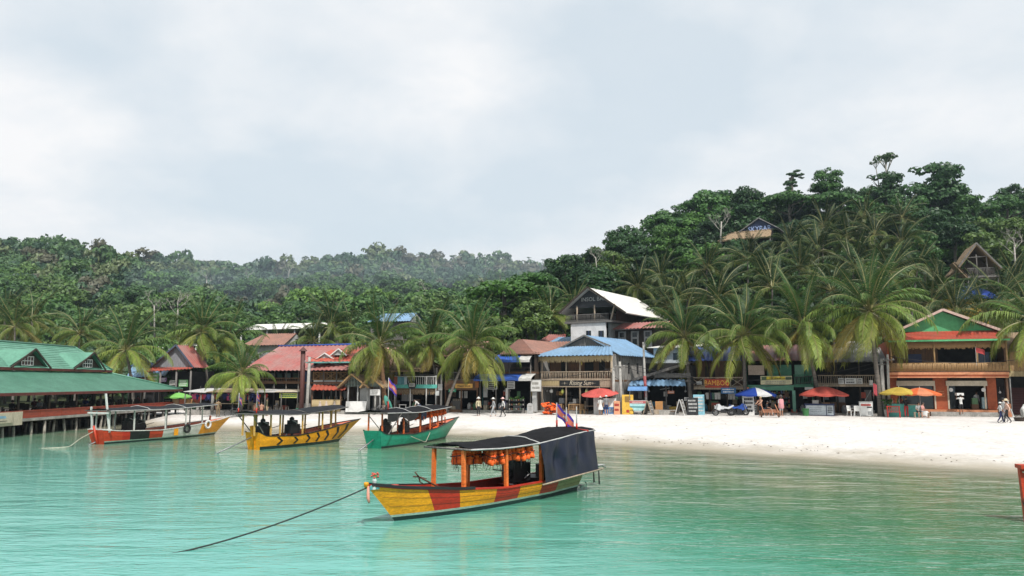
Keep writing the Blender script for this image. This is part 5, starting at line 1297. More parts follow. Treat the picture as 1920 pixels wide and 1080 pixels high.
rl = MB().beam((uR+.6, -.9, zr), (uR+.6, 6, zr-.0), .08).build('railing', M['wood_grey'], B.root)
for i in range(22): link_obj('baluster', RBAL[('wood_grey', round(zr-zd-.1, 2), .06)][i % 3], rl, (uR+.6, -.8+i*.31, zd+.1))
for (px_, ln) in ((1082, 0), (1115, 0), (1145, .5)): B.post(B.u(px_, 590, -.9), -.9, zd, ze+.6, .1, 'wood_pale', lean=ln)
ap, za = B.q(1103, 539, -1.3); el, zl = B.q(1064, 580, -1.3); er, zr2 = B.q(1174, 586, -1.3)
el = ap-(er-ap)*.80
zl = zr2+.3
B.roof('roof_slope', (er, -1.5, zr2), (er, DP+1, zr2), (ap, DP+1, za), (ap, -1.5, za), 'roof_white', 'flat', t=.12)
B.roof('roof_slope', (el, DP+1, zl), (el, -1.5, zl), (ap, -1.5, za), (ap, DP+1, za), 'roof_white', 'flat', t=.12)
gw = MB().prism([(el+.7, -.9, zl+.5), (er-1.2, -.9, zr2+.75), (ap, -.9, za-.2)], (0, .06, 0)).build('gable_wall', cm('slate_gable', (.022, .026, .032)), B.root)
mb = MB()
for i in range(7): mb.box(el+1.2+i*.55, er-1.6-i*.45, -.925, -.905, zl+.62+i*.3, zl+.64+i*.3)
mb.build('gable_battens', M['wood_dark'], gw)
text(gw, 'INSOL BAR', (B.u(1113, 562, -.95), -.98, B.zz(1113, 561, -.95)), .62, M['white_dull'])
MB().beam((el-.05, -1.55, zl-.05), (ap, -1.55, za+.02), .06, .2).beam((er+.05, -1.55, zr2-.05), (ap, -1.55, za+.02), .06, .2).build('verge_board', M['wood_dark'], B.root)
B.box('terrace_back', uL, uR+.5, 4.5, 4.6, zd, zr2+.7, 'interior'); B.planks('terrace_side', .2, DP, 0, zd+.08, zr2+.5, .25, 'wood_dark', side=uR+.75)
B.planks('terrace_side', .2, DP, 0, zd+.08, zr2+.5, .25, 'wood_dark', side=uL-.1)
B.box('annexe_wall', uR, uR+6.5, 1.6, 1.8, -.5, zd-.9, 'wood_dark')
for i in range(3):
    d_ = B.box('annexe_door', uR+.4+i*1.5, uR+1.3+i*1.5, 1.5, 1.6, zd-2.9, zd-1.05, 'white_dull')
    MB().box(uR+.6+i*1.5, uR+1.1+i*1.5, 1.46, 1.5, zd-1.7, zd-1.2).box(uR+.6+i*1.5, uR+1.1+i*1.5, 1.46, 1.5, zd-2.5, zd-1.9).build('pane', M['glass'], d_)
B.roof('annexe_roof', (uR+.2, .3, zd-.85), (uR+6.6, .3, zd-.85), (uR+6.6, 2, zd-.1), (uR+.8, 2, zd-.1), 'roof_red', 'corr')
B = Bld('white_walled_house', 'plain pale blue-white house between the bars', 'house', 1246, 80, -32)
a, b = B.q(1222, 700), B.q(1292, 700); zt = B.zz(1260, 652)
B.box('wall', B.u(1226, 690), B.u(1294, 690), 0, 5, -.3, zt, cm('pale_blue_wall', (.60, .66, .70))); B.roof('roof', (B.u(1215, 655), -.5, zt+.05), (B.u(1297, 655), -.5, zt), (B.u(1297, 655), 5.2, zt+.5), (B.u(1215, 655), 5.2, zt+.55), 'roof_white', 'flat')
B.rect('window', 1262, 662, 1270, 674, -.04, .06, 'glass')

# ---- lean-to with the blue corrugated awning
B = Bld('lean_to_bar', 'open lean-to with sloping grey roof and blue corrugated awning', 'shed', 1184, 74, -24)
uL, uR = B.u(1184, 740), B.u(1296, 740)
z1 = B.zz(1186, 714); z2 = B.zz(1292, 678)
B.box('floor_slab', uL, uR, -.6, 5, -.4, .1, 'concrete'); B.box('back_wall', uL, uR, 4.5, 4.6, 0, z2, 'interior'); B.box('side_wall', uR-.1, uR, .2, 4.5, 0, z2-.3, 'interior'); B.planks('side_wall', .2, 4.5, 0, 0, z1+.2, .25, 'wood_grey', side=uL)
B.roof('roof_slope', (uL-.3, 5, z1), (uL-.3, -.3, z1), (uR, -.3, z2), (uR, 5, z2), 'roof_grey', 'corr')
clutter(B, uL, uR, 20, 5)
MB().beam((uL-.3, -.34, z1-.1), (uR, -.34, z2-.1), .08, .2).build('verge_board', M['wood_grey'], B.root)
B.planks('gable_boards', uL+2.2, uR, .0, B.zz(1240, 708), B.zz(1240, 700), .3, 'wood_grey')
ea = B.zz(1230, 723, -1.2); et = B.zz(1230, 712, 0)
B.roof('awning', (B.u(1178, 722, -1.2), -1.2, ea), (B.u(1286, 722, -1.2), -1.2, ea), (B.u(1284, 712), -.05, et), (B.u(1186, 712), -.05, et), 'roof_blue', 'corr')
B.beamz = MB().beam((uL, .1, et-.1), (uR, .1, et-.1), .12).build('beam', M['wood_grey'], B.root)
for px_ in (1186, 1249, 1293): B.post(B.u(px_, 745), .05, .1, et, .07, 'wood_grey')
for k in range(3): MB().beam((uL+2+k*1.3, .1, et), (uL+2.6+k*1.3, .1, et+.5+k*.35), .07).build('strut', M['wood_grey'], B.root)
B.sign('small_red_sign', 1252, 733, 1264, 738, -.1, cm('orange_sign', (.7, .25, .12)), strokes=1, scol=M['white'])
B.sign('paper_notice', 1283, 745, 1291, 751, -.3, M['white'], strokes=2)
MB().tube([(uL+2.6, .4, 2.1), (uL+3.5, .4, 2.25)], .03, 6).build('fluorescent_tube', M['white_dull'], B.root)
util_pole(1212, 71.6, 640, 'pole painted red and white rising through the blue awning', -.15, .12, 0, 'pole'); 
t = bpy.data.objects['utility_pole.004']; MB().tube([(-.02, 0, 1.5), (-.09, 0, 3.4)], .135, 8).build('painted_band', cm('faded_red_paint', (.32, .07, .07)), t, True)

# ---- bamboo bar
B = Bld('bamboo_bar', 'dark shophouse with crossed balcony rail and red sign', 'bar', 1296, 73, -20)
uL, uR = B.u(1296, 740), B.u(1396, 740); zf = B.zz(1340, 726); ze = B.zz(1340, 676)
B.shell(uL, uR, 5, zf, ze+.1, 'wood_dark')
B.box('upper_wall', uL, uR, 1.2, 1.27, zf, ze, 'wood_brown')
for f in (.25, .62): B.box('upper_door', uL+(uR-uL)*f, uL+(uR-uL)*f+.9, 1.15, 1.2, zf, zf+1.9, 'wood_dark')
B.railing(uL, uR, 0, zf+.03, B.zz(1340, 708), 0, 'wood_pale', 'cross', th=.07); B.box('balcony_edge', uL, uR, -.06, .0, zf-.2, zf, 'wood_pale')
B.sign('bar_sign', 1322, 710, 1367, 727, -.16, cm('signal_red_board', (.42, .05, .02)), [(.5, .5, .66, 'BAMBOO', 0, .82)], cm('orange_lettering', (.85, .45, .08)))
B.sign('blue_sign', 1352, 727, 1380, 738, -.4, cm('blue_print_sign', (.05, .16, .36)), strokes=2, scol=M['white'])
B.roof('roof_slope', (uL-.3, -.8, ze), (uR, -.8, ze), (uR, 3, ze+1.4), (uL-.3, 3, ze+1.4), 'roof_deepblue', 'corr'); B.roof('roof_slope', (uR, 6, ze), (uL-.3, 6, ze), (uL-.3, 3, ze+1.4), (uR, 3, ze+1.4), 'roof_deepblue', 'corr')
for f in (.01, .35, .68, .99): B.post(uL+(uR-uL)*f, .05, .1, ze, .07, 'wood_dark')
clutter(B, uL, uR, 16, 6)
B.rect('animal_skull', 1306, 715, 1316, 721, -.1, .1, 'white_dull')
r_ = random.Random(8)
for i in range(13):
    uu = uL+1.4+i*.26; c = r_.choice(['cloth_black', 'cloth_white', 'cloth_navy', 'cloth_green'])
    MB().prism([(uu-.13, .4, zf-.5), (uu+.13, .4, zf-.5), (uu+.2, .4, zf-.65), (uu+.12, .4, zf-.7), (uu+.11, .42, zf-1.1), (uu-.11, .42, zf-1.1), (uu-.12, .4, zf-.7), (uu-.2, .4, zf-.65)], (0, .04, 0)).build('hanging_shirt', cm(c, {'cloth_green': (.1, .2, .15), 'cloth_black': (.02, .02, .022), 'cloth_white': (.6, .58, .55), 'cloth_navy': (.02, .03, .12)}[c], .8), B.root)

# ---- green shop
B = Bld('green_shop', 'green painted minimarket with yellow banner over the door', 'shop', 1400, 71.3, -18)
uL, uR = B.u(1400, 740), B.u(1526, 740); zf = B.zz(1450, 722); ze = B.zz(1450, 676)
B.shell(uL, uR, 5, zf, ze+.1, 'green_shop', slabmat='green_shop')
B.box('inner_wall', uL, uR, 2.4, 2.5, .1, zf-.2, 'interior')
clutter(B, uL, uR, 20, 7)
B.rect('beige_blind', 1403, 685, 1433, 703, -.1, .04, cm('beige_blind', (.46, .36, .29)))
for (l, r_) in ((1438, 1460), (1462, 1484), (1490, 1508), (1510, 1524)): B.rect('green_panel', l, 684, r_, 706, .3, .06, 'green_shop' if l != 1490 else cm('pale_green_panel', (.12, .27, .2)))
B.sign('banner', 1426, 705, 1485, 721, -.22, cm('cream_banner', (.62, .58, .36)), strokes=0)
bn = [o for o in B.root.children if o.name.startswith('banner')][0]
u0, u1 = B.u(1439, 710, -.23), B.u(1470, 710, -.23); zt, zb = B.zz(1455, 706, -.23), B.zz(1455, 712, -.23)
MB().box(u0-.1, u1+.1, -.235, -.225, zb, zt).build('banner_stripe', cm('banner_yellow', (.75, .62, .05)), bn); scribble(bn, u0, u1, -.245, zb+.02, zt-.02, 1, M['black'], 12); scribble(bn, B.u(1428, 715, -.2), B.u(1484, 715, -.2), -.232, B.zz(1455, 720.5, -.2), B.zz(1455, 713, -.2), 2, M['concrete'], 13)
for (l, r_) in ((1428, 1438), (1473, 1484)): B.rect('banner_photo', l, 706.5, r_, 712, -.235, .01, cm('green_photo_print', (.10, .17, .08), scale=9, dirt=.6), bn)
lint = B.rect('lintel', 1403, 722.5, 1488, 732, -.15, .25, 'green_wall' if False else cm('lintel_green', (.09, .27, .17)))
B.rect('door_jamb', 1486, 732, 1492, 772, -.15, .2, cm('jamb_green', (.14, .32, .24))); B.rect('door_jamb', 1403, 732, 1408, 772, -.1, .2, 'green_shop')
for row in range(4):
    z_ = .5+row*.42; sh = B.box('goods_shelf', B.u(1441, 750, 1.6), B.u(1478, 750, 1.6), 1.7, 2.2, z_-.04, z_, 'wood_grey')
    for i in range(9):
        h = rng.uniform(.12, .3); uu = B.u(1441, 750, 1.6)+.08+i*.2
        MB().box(uu, uu+.15, 1.75, 1.95, z_, z_+h).build('goods_packet', cm('goods_%d' % ((i*3+row) % 5), [(.4, .1, .08), (.5, .45, .4), (.1, .25, .15), (.15, .2, .4), (.5, .4, .1)][(i*3+row) % 5]), sh)
B.railing(B.u(1488, 715), uR, 0, zf, B.zz(1500, 703), 14, 'green_shop')
B.roof('roof_slope', (uL-.3, -.8, ze), (uR, -.8, ze), (uR, 3, ze+1.5), (uL-.3, 3, ze+1.5), 'roof_red', 'corr'); B.roof('roof_slope', (uR, 6, ze), (uL-.3, 6, ze), (uL-.3, 3, ze+1.5), (uR, 3, ze+1.5), 'roof_red', 'corr')
B.sign('orange_poster', 1393, 726, 1404, 738, -.2, cm('orange_poster', (.75, .22, .08), scale=5, dirt=.5), strokes=2, scol=M['white']); B.sign('white_sign', 1509, 726, 1525, 731, -.3, M['white'])
g = Bld('pale_gabled_house', 'house with pale gable and blue roof edges glimpsed between palms', 'house', 1372, 82, -18)
a, b, c = g.q(1365, 672), g.q(1432, 672), g.q(1398, 642)
MB().prism([(a[0], 0, a[1]), (b[0], 0, a[1]), (c[0], 0, c[1])], (0, .1, 0)).build('gable_wall', cm('lilac_white_wall', (.55, .56, .62)), g.root); g.box('wall', a[0]+.2, b[0]-.2, 0.02, 5, 0, a[1]-.01, 'white_dull')
g.roof('roof_slope', (b[0]+.3, -.4, a[1]-.1), (b[0]+.3, 5, a[1]-.1), (c[0], 5, c[1]+.05), (c[0], -.4, c[1]+.05), 'roof_red'); g.roof('roof_slope', (a[0]-.3, 5, a[1]-.1), (a[0]-.3, -.4, a[1]-.1), (c[0], -.4, c[1]+.05), (c[0], 5, c[1]+.05), 'roof_deepblue')

# ---- dark house with three white sign boards
B = Bld('dark_balcony_house', 'dark wooden house with white sign boards on its balcony rail', 'house', 1528, 70, -18)
uL, uR = B.u(1528, 740), B.u(1662, 740); zf = B.zz(1590, 721); ze = B.zz(1590, 678, -.5)
B.shell(uL, uR, 5.5, zf, ze+.1, 'wood_dark'); B.box('inner_wall', uL, uR, 2.6, 2.7, .1, ze, 'interior')
B.rect('balcony_beam', 1533, 720.5, 1655, 725, -.12, .15, 'wood_pale'); B.railing(uL+.3, uR-.2, -.03, zf+.04, B.zz(1590, 704), 34, 'wood_pale', th=.06)
for (l, r_, n) in ((1572, 1582, 3), (1584, 1606, 2), (1607.5, 1617, 3)): B.sign('name_board', l, 709, r_, 720, -.16, M['white'], strokes=n, frame=None)
B.sign('small_white_board', 1630, 713, 1637, 722, -.2, M['white']); 
B.roof('roof_slope', (uL-.2, -.8, ze), (uR+.1, -.8, ze), (uR, 2.4, ze+1.3), (uL, 2.4, ze+1.3), 'roof_grey', 'corr')
a, b = B.q(1575, 668, 2.2), B.q(1645, 664, 2.2); zt = B.zz(1605, 640, 3.2)
B.roof('upper_roof', (a[0], 1.6, a[1]), (b[0], 1.6, a[1]), (b[0]-.8, 3.4, zt), (a[0]+.8, 3.4, zt), 'roof_grey', 'tile'); B.box('upper_wall', a[0]+.3, b[0]-.3, 2.6, 3, ze, a[1]+.2, 'wood_grey')
for f in (.01, .32, .64, .99): B.post(uL+(uR-uL)*f, .05, .1, ze+.2, .08, 'wood_dark')
clutter(B, uL, uR, 18, 8)
w_ = B.rect('lattice_screen', 1621, 731, 1634, 752, .6, .04, 'wood_grey'); MB().beam((B.u(1622, 750, .55), .55, B.zz(1628, 751, .55)), (B.u(1633, 733, .55), .55, B.zz(1628, 732, .55)), .05).build('brace', M['white_dull'], w_)
util_pole(1658, 65.6, 672, 'stout concrete pole with peeling posters before the dark house', 0, .2, 1)
util_pole(1668, 65.4, 664, 'second thinner concrete pole next to the terracotta building', .1, .13, 1)

# ---- terracotta building with the green gable
B = Bld('terracotta_building', 'two-storey terracotta shop with bamboo balcony and green gable', 'building', 1668, 67.8, -20)
uL, uR = B.u(1668, 740), B.u(1892, 740); Z = lambda py, w=0: B.zz(1780, py, w)
zf = Z(699); ze = Z(637, -.9); DP = 8
B.box('plinth', uL-.1, uR, -.5, DP, -.4, Z(768), 'trim_orange'); B.box('front_step', B.u(1745, 770, -1), B.u(1885, 770, -1), -1.2, -.5, -.4, Z(772.5, -1), 'concrete')
B.box('back_wall', uL, uR, DP, DP+.1, 0, ze, 'interior'); B.box('side_wall', uL, uL+.15, 0, DP, 0, ze, 'wall_orange'); B.box('side_wall', uR-.15, uR, 0, DP, 0, ze, 'wood_brown'); B.box('inner_wall', uL, uR, 3.2, 3.3, 0, zf, 'interior')
for (l, r_) in ((1668, 1683), (1751, 1778), (1851, 1869)): B.rect('pillar', l, 707, r_, 768, -.02, .5, 'wall_orange')
B.rect('wall_over_shop', 1683, 707, 1751, 714, .12, .2, 'wood_dark'); B.rect('wall_over_shop', 1778, 707, 1851, 714, .12, .2, 'wood_dark')
for (l, r_) in ((1681, 1753), (1774, 1851)): B.rect('rolled_shutter', l, 714, r_, 723.5, -.28, .34, 'cream')
for (l, r_) in ((1752, 1755), (1777, 1780), (1846, 1849)): B.rect('shop_frame', l, 723.5, r_, 767, -.05, .03, 'cream')
B.rect('shop_glass', 1690, 724, 1752, 766, .3, .03, 'glass'); B.rect('shop_glass', 1780, 724, 1791, 766, .3, .03, 'glass')
gl = B.rect('display_case', 1842, 745, 1852, 766, .25, .5, cm('pale_blue_case', (.35, .55, .6), .3))
for k in range(2): B.rect('case_shelf', 1842, 751+k*6, 1852, 752+k*6, .22, .02, 'white', gl)
for px_ in (1783, 1844): B.q; u_, z_ = B.q(px_, 731, -.1); MB().lathe([(.001, -.03), (.16, -.02), (.16, .02), (.001, .03)], 12, (u_, -.12, z_), 0, 'y').build('round_sign', M['white'], B.root)
u_, z_ = B.q(1765, 739, -.03); scribble(B.root, u_-.35, u_+.35, -.045, z_-.3, z_+.35, 3, M['trim_orange'], 21, 'wall_writing')
B.box('balcony_slab', uL-.2, uR, -1.0, DP, zf-.02, zf+.12, 'wood_brown')
B.rect('balcony_trim', 1667, 698, 1892, 702.5, -1.06, .1, 'trim_orange'); B.rect('balcony_trim', 1667, 702.7, 1892, 706, -1.02, .1, 'wall_orange'); B.rect('balcony_trim', 1667, 706.2, 1892, 708.3, -1.06, .1, 'trim_orange')
bu0, bu1 = B.u(1667, 690, -1), B.u(1890, 690, -1); zt = Z(681, -1)
fb = B.box('balcony_fence', bu0, bu1, -.97, -.93, zf+.16, zf+.22, 'bamboo'); MB().tube([(bu0, -.95, zt), (bu1, -.95, zt)], .05, 6).build('top_rail', M['bamboo'], fb, True)
cane = [MB().tube([(0, 0, 0), (0, 0, zt-zf-.16+rr0)], .045, 6).mesh('cane', M['bamboo'], True) for rr0 in (-.04, 0, .04)]
nb = 88
for i in range(nb): link_obj('cane', cane[rng.randrange(3)], fb, (bu0+(bu1-bu0)*(i+.5)/nb, -.98, zf+.14), (0, rng.uniform(-.03, .03), 0))
vz0, vz1 = Z(653.5, -.8), Z(638, -.8); vu0, vu1 = B.u(1690, 645, -.8), B.u(1886, 645, -.8)
val = B.box('valance_batten', vu0, vu1, -.76, -.72, vz1-.14, vz1-.02, 'bamboo')
cane2 = [MB().tube([(0, 0, 0), (0, 0, vz0-vz1+rr0)], .04, 5).mesh('cane', M['bamboo'], True) for rr0 in (-.06, 0, .07)]
for i in range(84): link_obj('cane', cane2[rng.randrange(3)], val, (vu0+(vu1-vu0)*(i+.5)/84, -.80, vz1))
B.planks('upper_wall', uL, B.u(1762, 670), .9, zf+.12, ze, .3, 'wood_brown'); B.box('upper_back', B.u(1762, 670), uR, 2.4, 2.5, zf+.12, ze, 'interior')
B.rect('blue_window', 1703, 664, 1728, 680, .84, .06, 'navy'); w_ = B.rect('white_window', 1835, 660, 1858, 680, 2.2, .05, cm('blue_glass', (.05, .1, .22), .1))
for px_ in (1834.5, 1846, 1857.5): B.rect('window_frame', px_-.6, 660, px_+.6, 680, 2.15, .03, 'white', w_)
for px_ in (1671, 1752, 1832, 1888): B.post(B.u(px_, 670, -.85), -.85, zf+.1, ze, .07, 'bamboo')
eL, eR = B.u(1680, 637, -1.2)-.6, B.u(1893, 636, -1.2); zg = Z(621, .2); gl, gr = B.u(1686, 621, .2), B.u(1872, 621, .2)
ap, za = B.q(1766, 581, .2)
gl = ap-(gr-ap)*.92
B.roof('skirt_roof', (eL, -1.3, ze), (eR, -1.3, ze), (gr+.2, .2, zg), (gl-.2, .2, zg), 'roof_red_bright', 'tile'); B.box('eave_trim', eL, eR, -1.36, -1.31, ze-.14, ze+.0, 'green_wall')
MB().prism([(gl+.3, .25, zg), (gr-.3, .25, zg), (ap, .25, za-.15)], (0, .08, 0)).build('green_gable', M['green_wall'], B.root)
B.roof('roof_slope', (gr+.3, -.3, zg-.08), (gr+.3, DP, zg-.08), (ap, DP, za+.05), (ap, -.3, za+.05), 'roof_red', 'tile'); B.roof('roof_slope', (gl-.3, DP, zg-.08), (gl-.3, -.3, zg-.08), (ap, -.3, za+.05), (ap, DP, za+.05), 'roof_red', 'tile')
MB().beam((gl-.35, -.34, zg-.14), (ap, -.34, za-.02), .06, .2).beam((gr+.35, -.34, zg-.14), (ap, -.34, za-.02), .06, .2).build('verge_board', cm('pale_pink_trim', (.6, .42, .36)), B.root)
clutter(B, uL, uR, 10, 9)
B.rect('passage_shade', 1870, 710, 1889, 768, .5, .05, 'interior')  # dark sheet standing in for the shade of the open passage
fl = thing('red_pennant', 'small red and white flag on a stick over the bamboo balcony', 'flag', B.root.matrix_basis @ V3((B.u(1831, 681, -1), -1.0, zt)))
MB().tube([(0, 0, -.2), (0, 0, 1.35)], .02, 5).build('stick', M['white_dull'], fl); MB().grid(lambda u, v: (u*.75, .05*math.sin(u*7), 1.3-.4*v-.25*u), 8, 3).build('cloth', cm('red_flag_cloth', (.5, .06, .06)), fl)

# ---- last building: bamboo wall over red stairs
B = Bld('bamboo_walled_house', 'house with woven bamboo upper wall over dark red steps', 'house', 1892, 66.2, -20)
uL, uR = B.u(1891, 740), B.u(2060, 740); za, zb = B.zz(1905, 660), B.zz(1905, 706)
B.planks('bamboo_wall', uL, uR, -.4, zb+.45, za, .1, 'bamboo'); B.planks('bamboo_wall', uL, uR, -.44, zb, zb+.43, .1, 'bamboo_pale'); B.box('back_wall', uL, uR, 4, 4.1, 0, za, 'interior'); B.box('side_wall', uL, uL+.1, -.3, 4, 0, za, 'wood_dark')
st = cm('dark_red_step', (.10, .022, .02))
for i in range(11): B.box('step', uL+.3, uR, .1+i*.3, .42+i*.3, .1, .1+(i+1)*.2, st)
B.post(uL+.1, -.3, 0, zb, .06, 'white_dull'); B.roof('roof_slope', (uL-.4, -1, za), (uR, -1, za), (uR, 3, za+1.8), (uL-.4, 3, za+1.8), 'thatch', 'flat'); B.box('floor_slab', uL, uR, -.6, 4, -.4, .08, 'concrete')

# ---- houses on the slope
B = Bld('yellow_house', 'yellow house with bright blue tiled roof among the palms', 'house', 1770, 84, -20, z=gz(xat(1800, 84), 84))
a, b = B.q(1772, 582), B.q(1872, 582); zt = B.zz(1820, 561)
B.box('wall', B.u(1776, 575), B.u(1852, 575), 0, 5, -8, zt+.1, 'yellow'); cx = B.q(1830, 537, 2.5)
r0, r1 = B.u(1786, 560, -.5), B.u(1878, 560, -.5)
B.roof('roof_slope', (r0, -.5, zt), (r1, -.5, zt), (cx[0]+.2, 2.5, cx[1]), (cx[0]-1.2, 2.5, cx[1]), 'roof_deepblue', 'tile'); B.roof('roof_slope', (r1, -.5, zt), (r1, 5.5, zt), (cx[0]+.2, 2.6, cx[1]), (cx[0]+.2, 2.5, cx[1]), 'roof_deepblue', 'tile'); B.roof('roof_slope', (r0, 5.5, zt), (r0, -.5, zt), (cx[0]-1.2, 2.5, cx[1]), (cx[0]-1.2, 2.6, cx[1]), 'roof_deepblue', 'tile')
B.rect('window', 1800, 565, 1812, 576, -.04, .06, 'glass')
B = Bld('stilt_hut', 'steep thatched hut on stilts with a small balcony', 'hut', 1796, 92, -18, z=gz(xat(1830, 92), 92))
a, b, c = B.q(1792, 506), B.q(1876, 504), B.q(1828, 458); zf = B.zz(1840, 518)
for px_ in (1806, 1822, 1850, 1872):
    for w_ in (0, 3.4): B.post(B.u(px_, 530), w_, -3, zf, .09, 'wood_grey')
B.box('floor', B.u(1800, 518), B.u(1873, 518), -.3, 4, zf-.15, zf, 'wood_grey'); B.railing(B.u(1813, 510), B.u(1872, 510), -.25, zf, B.zz(1840, 503), 26, 'wood_grey', th=.06)
MB().prism([(a[0]+.5, 1.2, zf), (b[0]-.4, 1.2, zf), (c[0], 1.2, c[1]-.3)], (0, .08, 0)).build('gable_wall', M['wood_dark'], B.root)
B.roof('thatch_slope', (b[0], -.6, b[1]), (b[0], 4.4, b[1]), (c[0], 4.4, c[1]), (c[0], -.6, c[1]), 'thatch', 'thatch'); B.roof('thatch_slope', (a[0]-.3, 4.4, a[1]-.4), (a[0]-.3, -.6, a[1]-.4), (c[0], -.6, c[1]), (c[0], 4.4, c[1]), 'thatch', 'thatch')
MB().beam((a[0]-.3, -.62, a[1]-.4), (c[0], -.62, c[1]+.06), .12, .16).beam((b[0], -.62, b[1]), (c[0], -.62, c[1]+.06), .12, .16).beam((a[0]+1.3, -.3, B.zz(1828, 483)), (b[0]-1.2, -.3, B.zz(1828, 482)), .09).build('verge_pole', M['wood_grey'], B.root)
for px_ in (1830, 1849): B.post(B.u(px_, 490), -.25, zf, B.zz(1830, 478), .07, 'wood_grey')
a2 = B.q(1788, 492, -1.5); b2 = B.q(1815, 520, -1.5)
B.roof('porch_roof', (b2[0], -1.6, b2[1]), (b2[0], .4, b2[1]), (a2[0], .4, a2[1]), (a2[0], -1.6, a2[1]), 'thatch', 'thatch'); B.post(b2[0], -1.5, -3, b2[1], .08, 'wood_grey')
B = Bld('sky_bar', 'hilltop bar hut with thatched eave and dark blue gable', 'bar', 1350, 130, -30, z=gz(xat(1390, 130), 130))
a, b, c = B.q(1390, 434, 2), B.q(1458, 428, 2), B.q(1423, 410, 2)
MB().prism([(a[0], 2, a[1]), (b[0], 2, a[1]), (c[0], 2, c[1])], (0, .1, 0)).build('gable_wall', cm('midnight_blue_board', (.014, .024, .07)), B.root)
MB().beam((a[0]-.3, 1.8, a[1]-.1), (c[0], 1.8, c[1]+.1), .3, .12).beam((b[0]+.3, 1.8, a[1]-.1), (c[0], 1.8, c[1]+.1), .3, .12).build('gable_roof_edge', M['roof_grey'], B.root)
B.roof('gable_roof', (b[0]+.2, 2.1, a[1]), (b[0]+.2, 8, a[1]), (c[0], 8, c[1]), (c[0], 2.1, c[1]), 'roof_grey'); B.roof('gable_roof', (a[0]-.2, 8, a[1]), (a[0]-.2, 2.1, a[1]), (c[0], 2.1, c[1]), (c[0], 8, c[1]), 'roof_grey')
text(B.root, 'SKYBAR', (B.u(1424, 428, 1.9), 1.93, B.zz(1424, 429, 1.9)), 1.25, cm('pale_blue_lettering', (.35, .45, .75)), sx=.85)
e0, e1 = B.q(1346, 450, -1), B.q(1446, 441, -1)
B.roof('thatch_eave', (e0[0], -1.5, e0[1]-.3), (e1[0], -1.5, e0[1]-.3), (b[0]-1, 2.2, a[1]), (a[0]-1.6, 2.2, a[1]), 'thatch', 'thatch')
B.box('wall', e0[0]+1, e1[0]-.3, 1.5, 1.7, -6, a[1]-.2, 'interior'); B.box('floor', e0[0]+.6, e1[0], -1, 8, e0[1]-3.3, e0[1]-3.1, 'wood_grey')
for f in (.08, .4, .7, .97): B.post(e0[0]+(e1[0]-e0[0])*f, -.8, -6, e0[1], .12, 'wood_grey')
# ---- roofs seen behind, left
for (nm, lb, l, r_, pe, pr, Y_, mt, yaw) in (('long_white_shed', 'long open shed with white roof at the forest edge', 448, 604, 619, 607, 118, 'roof_white', -18),
                                              ('maroon_roofed_house', 'house with maroon roof and small white gable behind the red hall', 456, 537, 648, 626, 101, 'roof_brown', -18),
                                              ('blue_roofed_house', 'house with light blue roof showing through the palm crowns', 690, 770, 604, 588, 112, 'roof_blue', -18),
                                              ('brick_roofed_house', 'house with brown roof half hidden behind palms', 812, 868, 622, 605, 108, 'roof_brown', -18)):
    H_ = Bld(nm, lb, 'house', l, Y_, yaw); a, b = H_.q(l, pe), H_.q(r_, pe-2); c = H_.zz((l+r_)/2, pr, 3)
    H_.roof('roof', (a[0], -.4, a[1]), (b[0], -.4, a[1]), (b[0]-.5, 3, c), (a[0]+1, 3, c), mt, 'flat' if 'white' in mt else 'corr')
    H_.roof('roof', (b[0], 6.4, a[1]), (a[0], 6.4, a[1]), (a[0]+1, 3, c), (b[0]-.5, 3, c), mt, 'flat' if 'white' in mt else 'corr')
    if 'shed' in nm:
        for f in (.03, .35, .68, .97): H_.post(a[0]+(b[0]-a[0])*f, 0, 0, a[1], .15, 'white_dull')
        H_.box('back_wall', a[0], b[0], 5, 5.1, 0, a[1], 'wood_grey')
    else:
        H_.box('wall', a[0]+.4, b[0]-.4, 0.1, 5.8, 0, a[1]-.02, 'white_dull' if 'maroon' in nm else 'wood_grey')
        MB().prism([(b[0]-.35, .2, a[1]), (b[0]-.35, 5.8, a[1]), (b[0]-.55, 3, c-.1)], (-.05, 0, 0)).build('gable_wall', M['white_dull'], H_.root)
        w_ = H_.box('window', b[0]-.42, b[0]-.30, 2.6, 3.3, a[1]+.15, a[1]+.9, 'glass')
# wires
def wire(p, q, sag, label):
    p, q = V3(p), V3(q); pts = [p.lerp(q, i/14)-V3((0, 0, sag*4*(i/14)*(1-i/14))) for i in range(15)]
    tag(MB().tube(pts, .02, 4).build('power_cable', M['black'], smooth=True), label, 'cable', 'overhead cables')
wire(at(575, 668, 74.4), at(827, 702, 76.2), .6, 'cable from the stove-pipe pole to the slim pole'); wire(at(1166, 680, 71.5), at(1658, 676, 65.6), 1.6, 'long cable sagging before the bamboo bar and dark house')
wire(at(1166, 686, 71.5), at(1658, 682, 65.6), 1.9, 'lower of the two long cables before the dark house'); wire(at(1668, 668, 65.4), at(1990, 660, 63), .7, 'cable crossing the terracotta balcony'); wire(at(827, 702, 76.2), at(1150, 690, 71.8), .8, 'cable passing in front of the blue awnings')
wire(at(1112, 668, 73), at(1160, 712, 71.6), .1, 'white stay wire slanting across the blue-roofed bar')
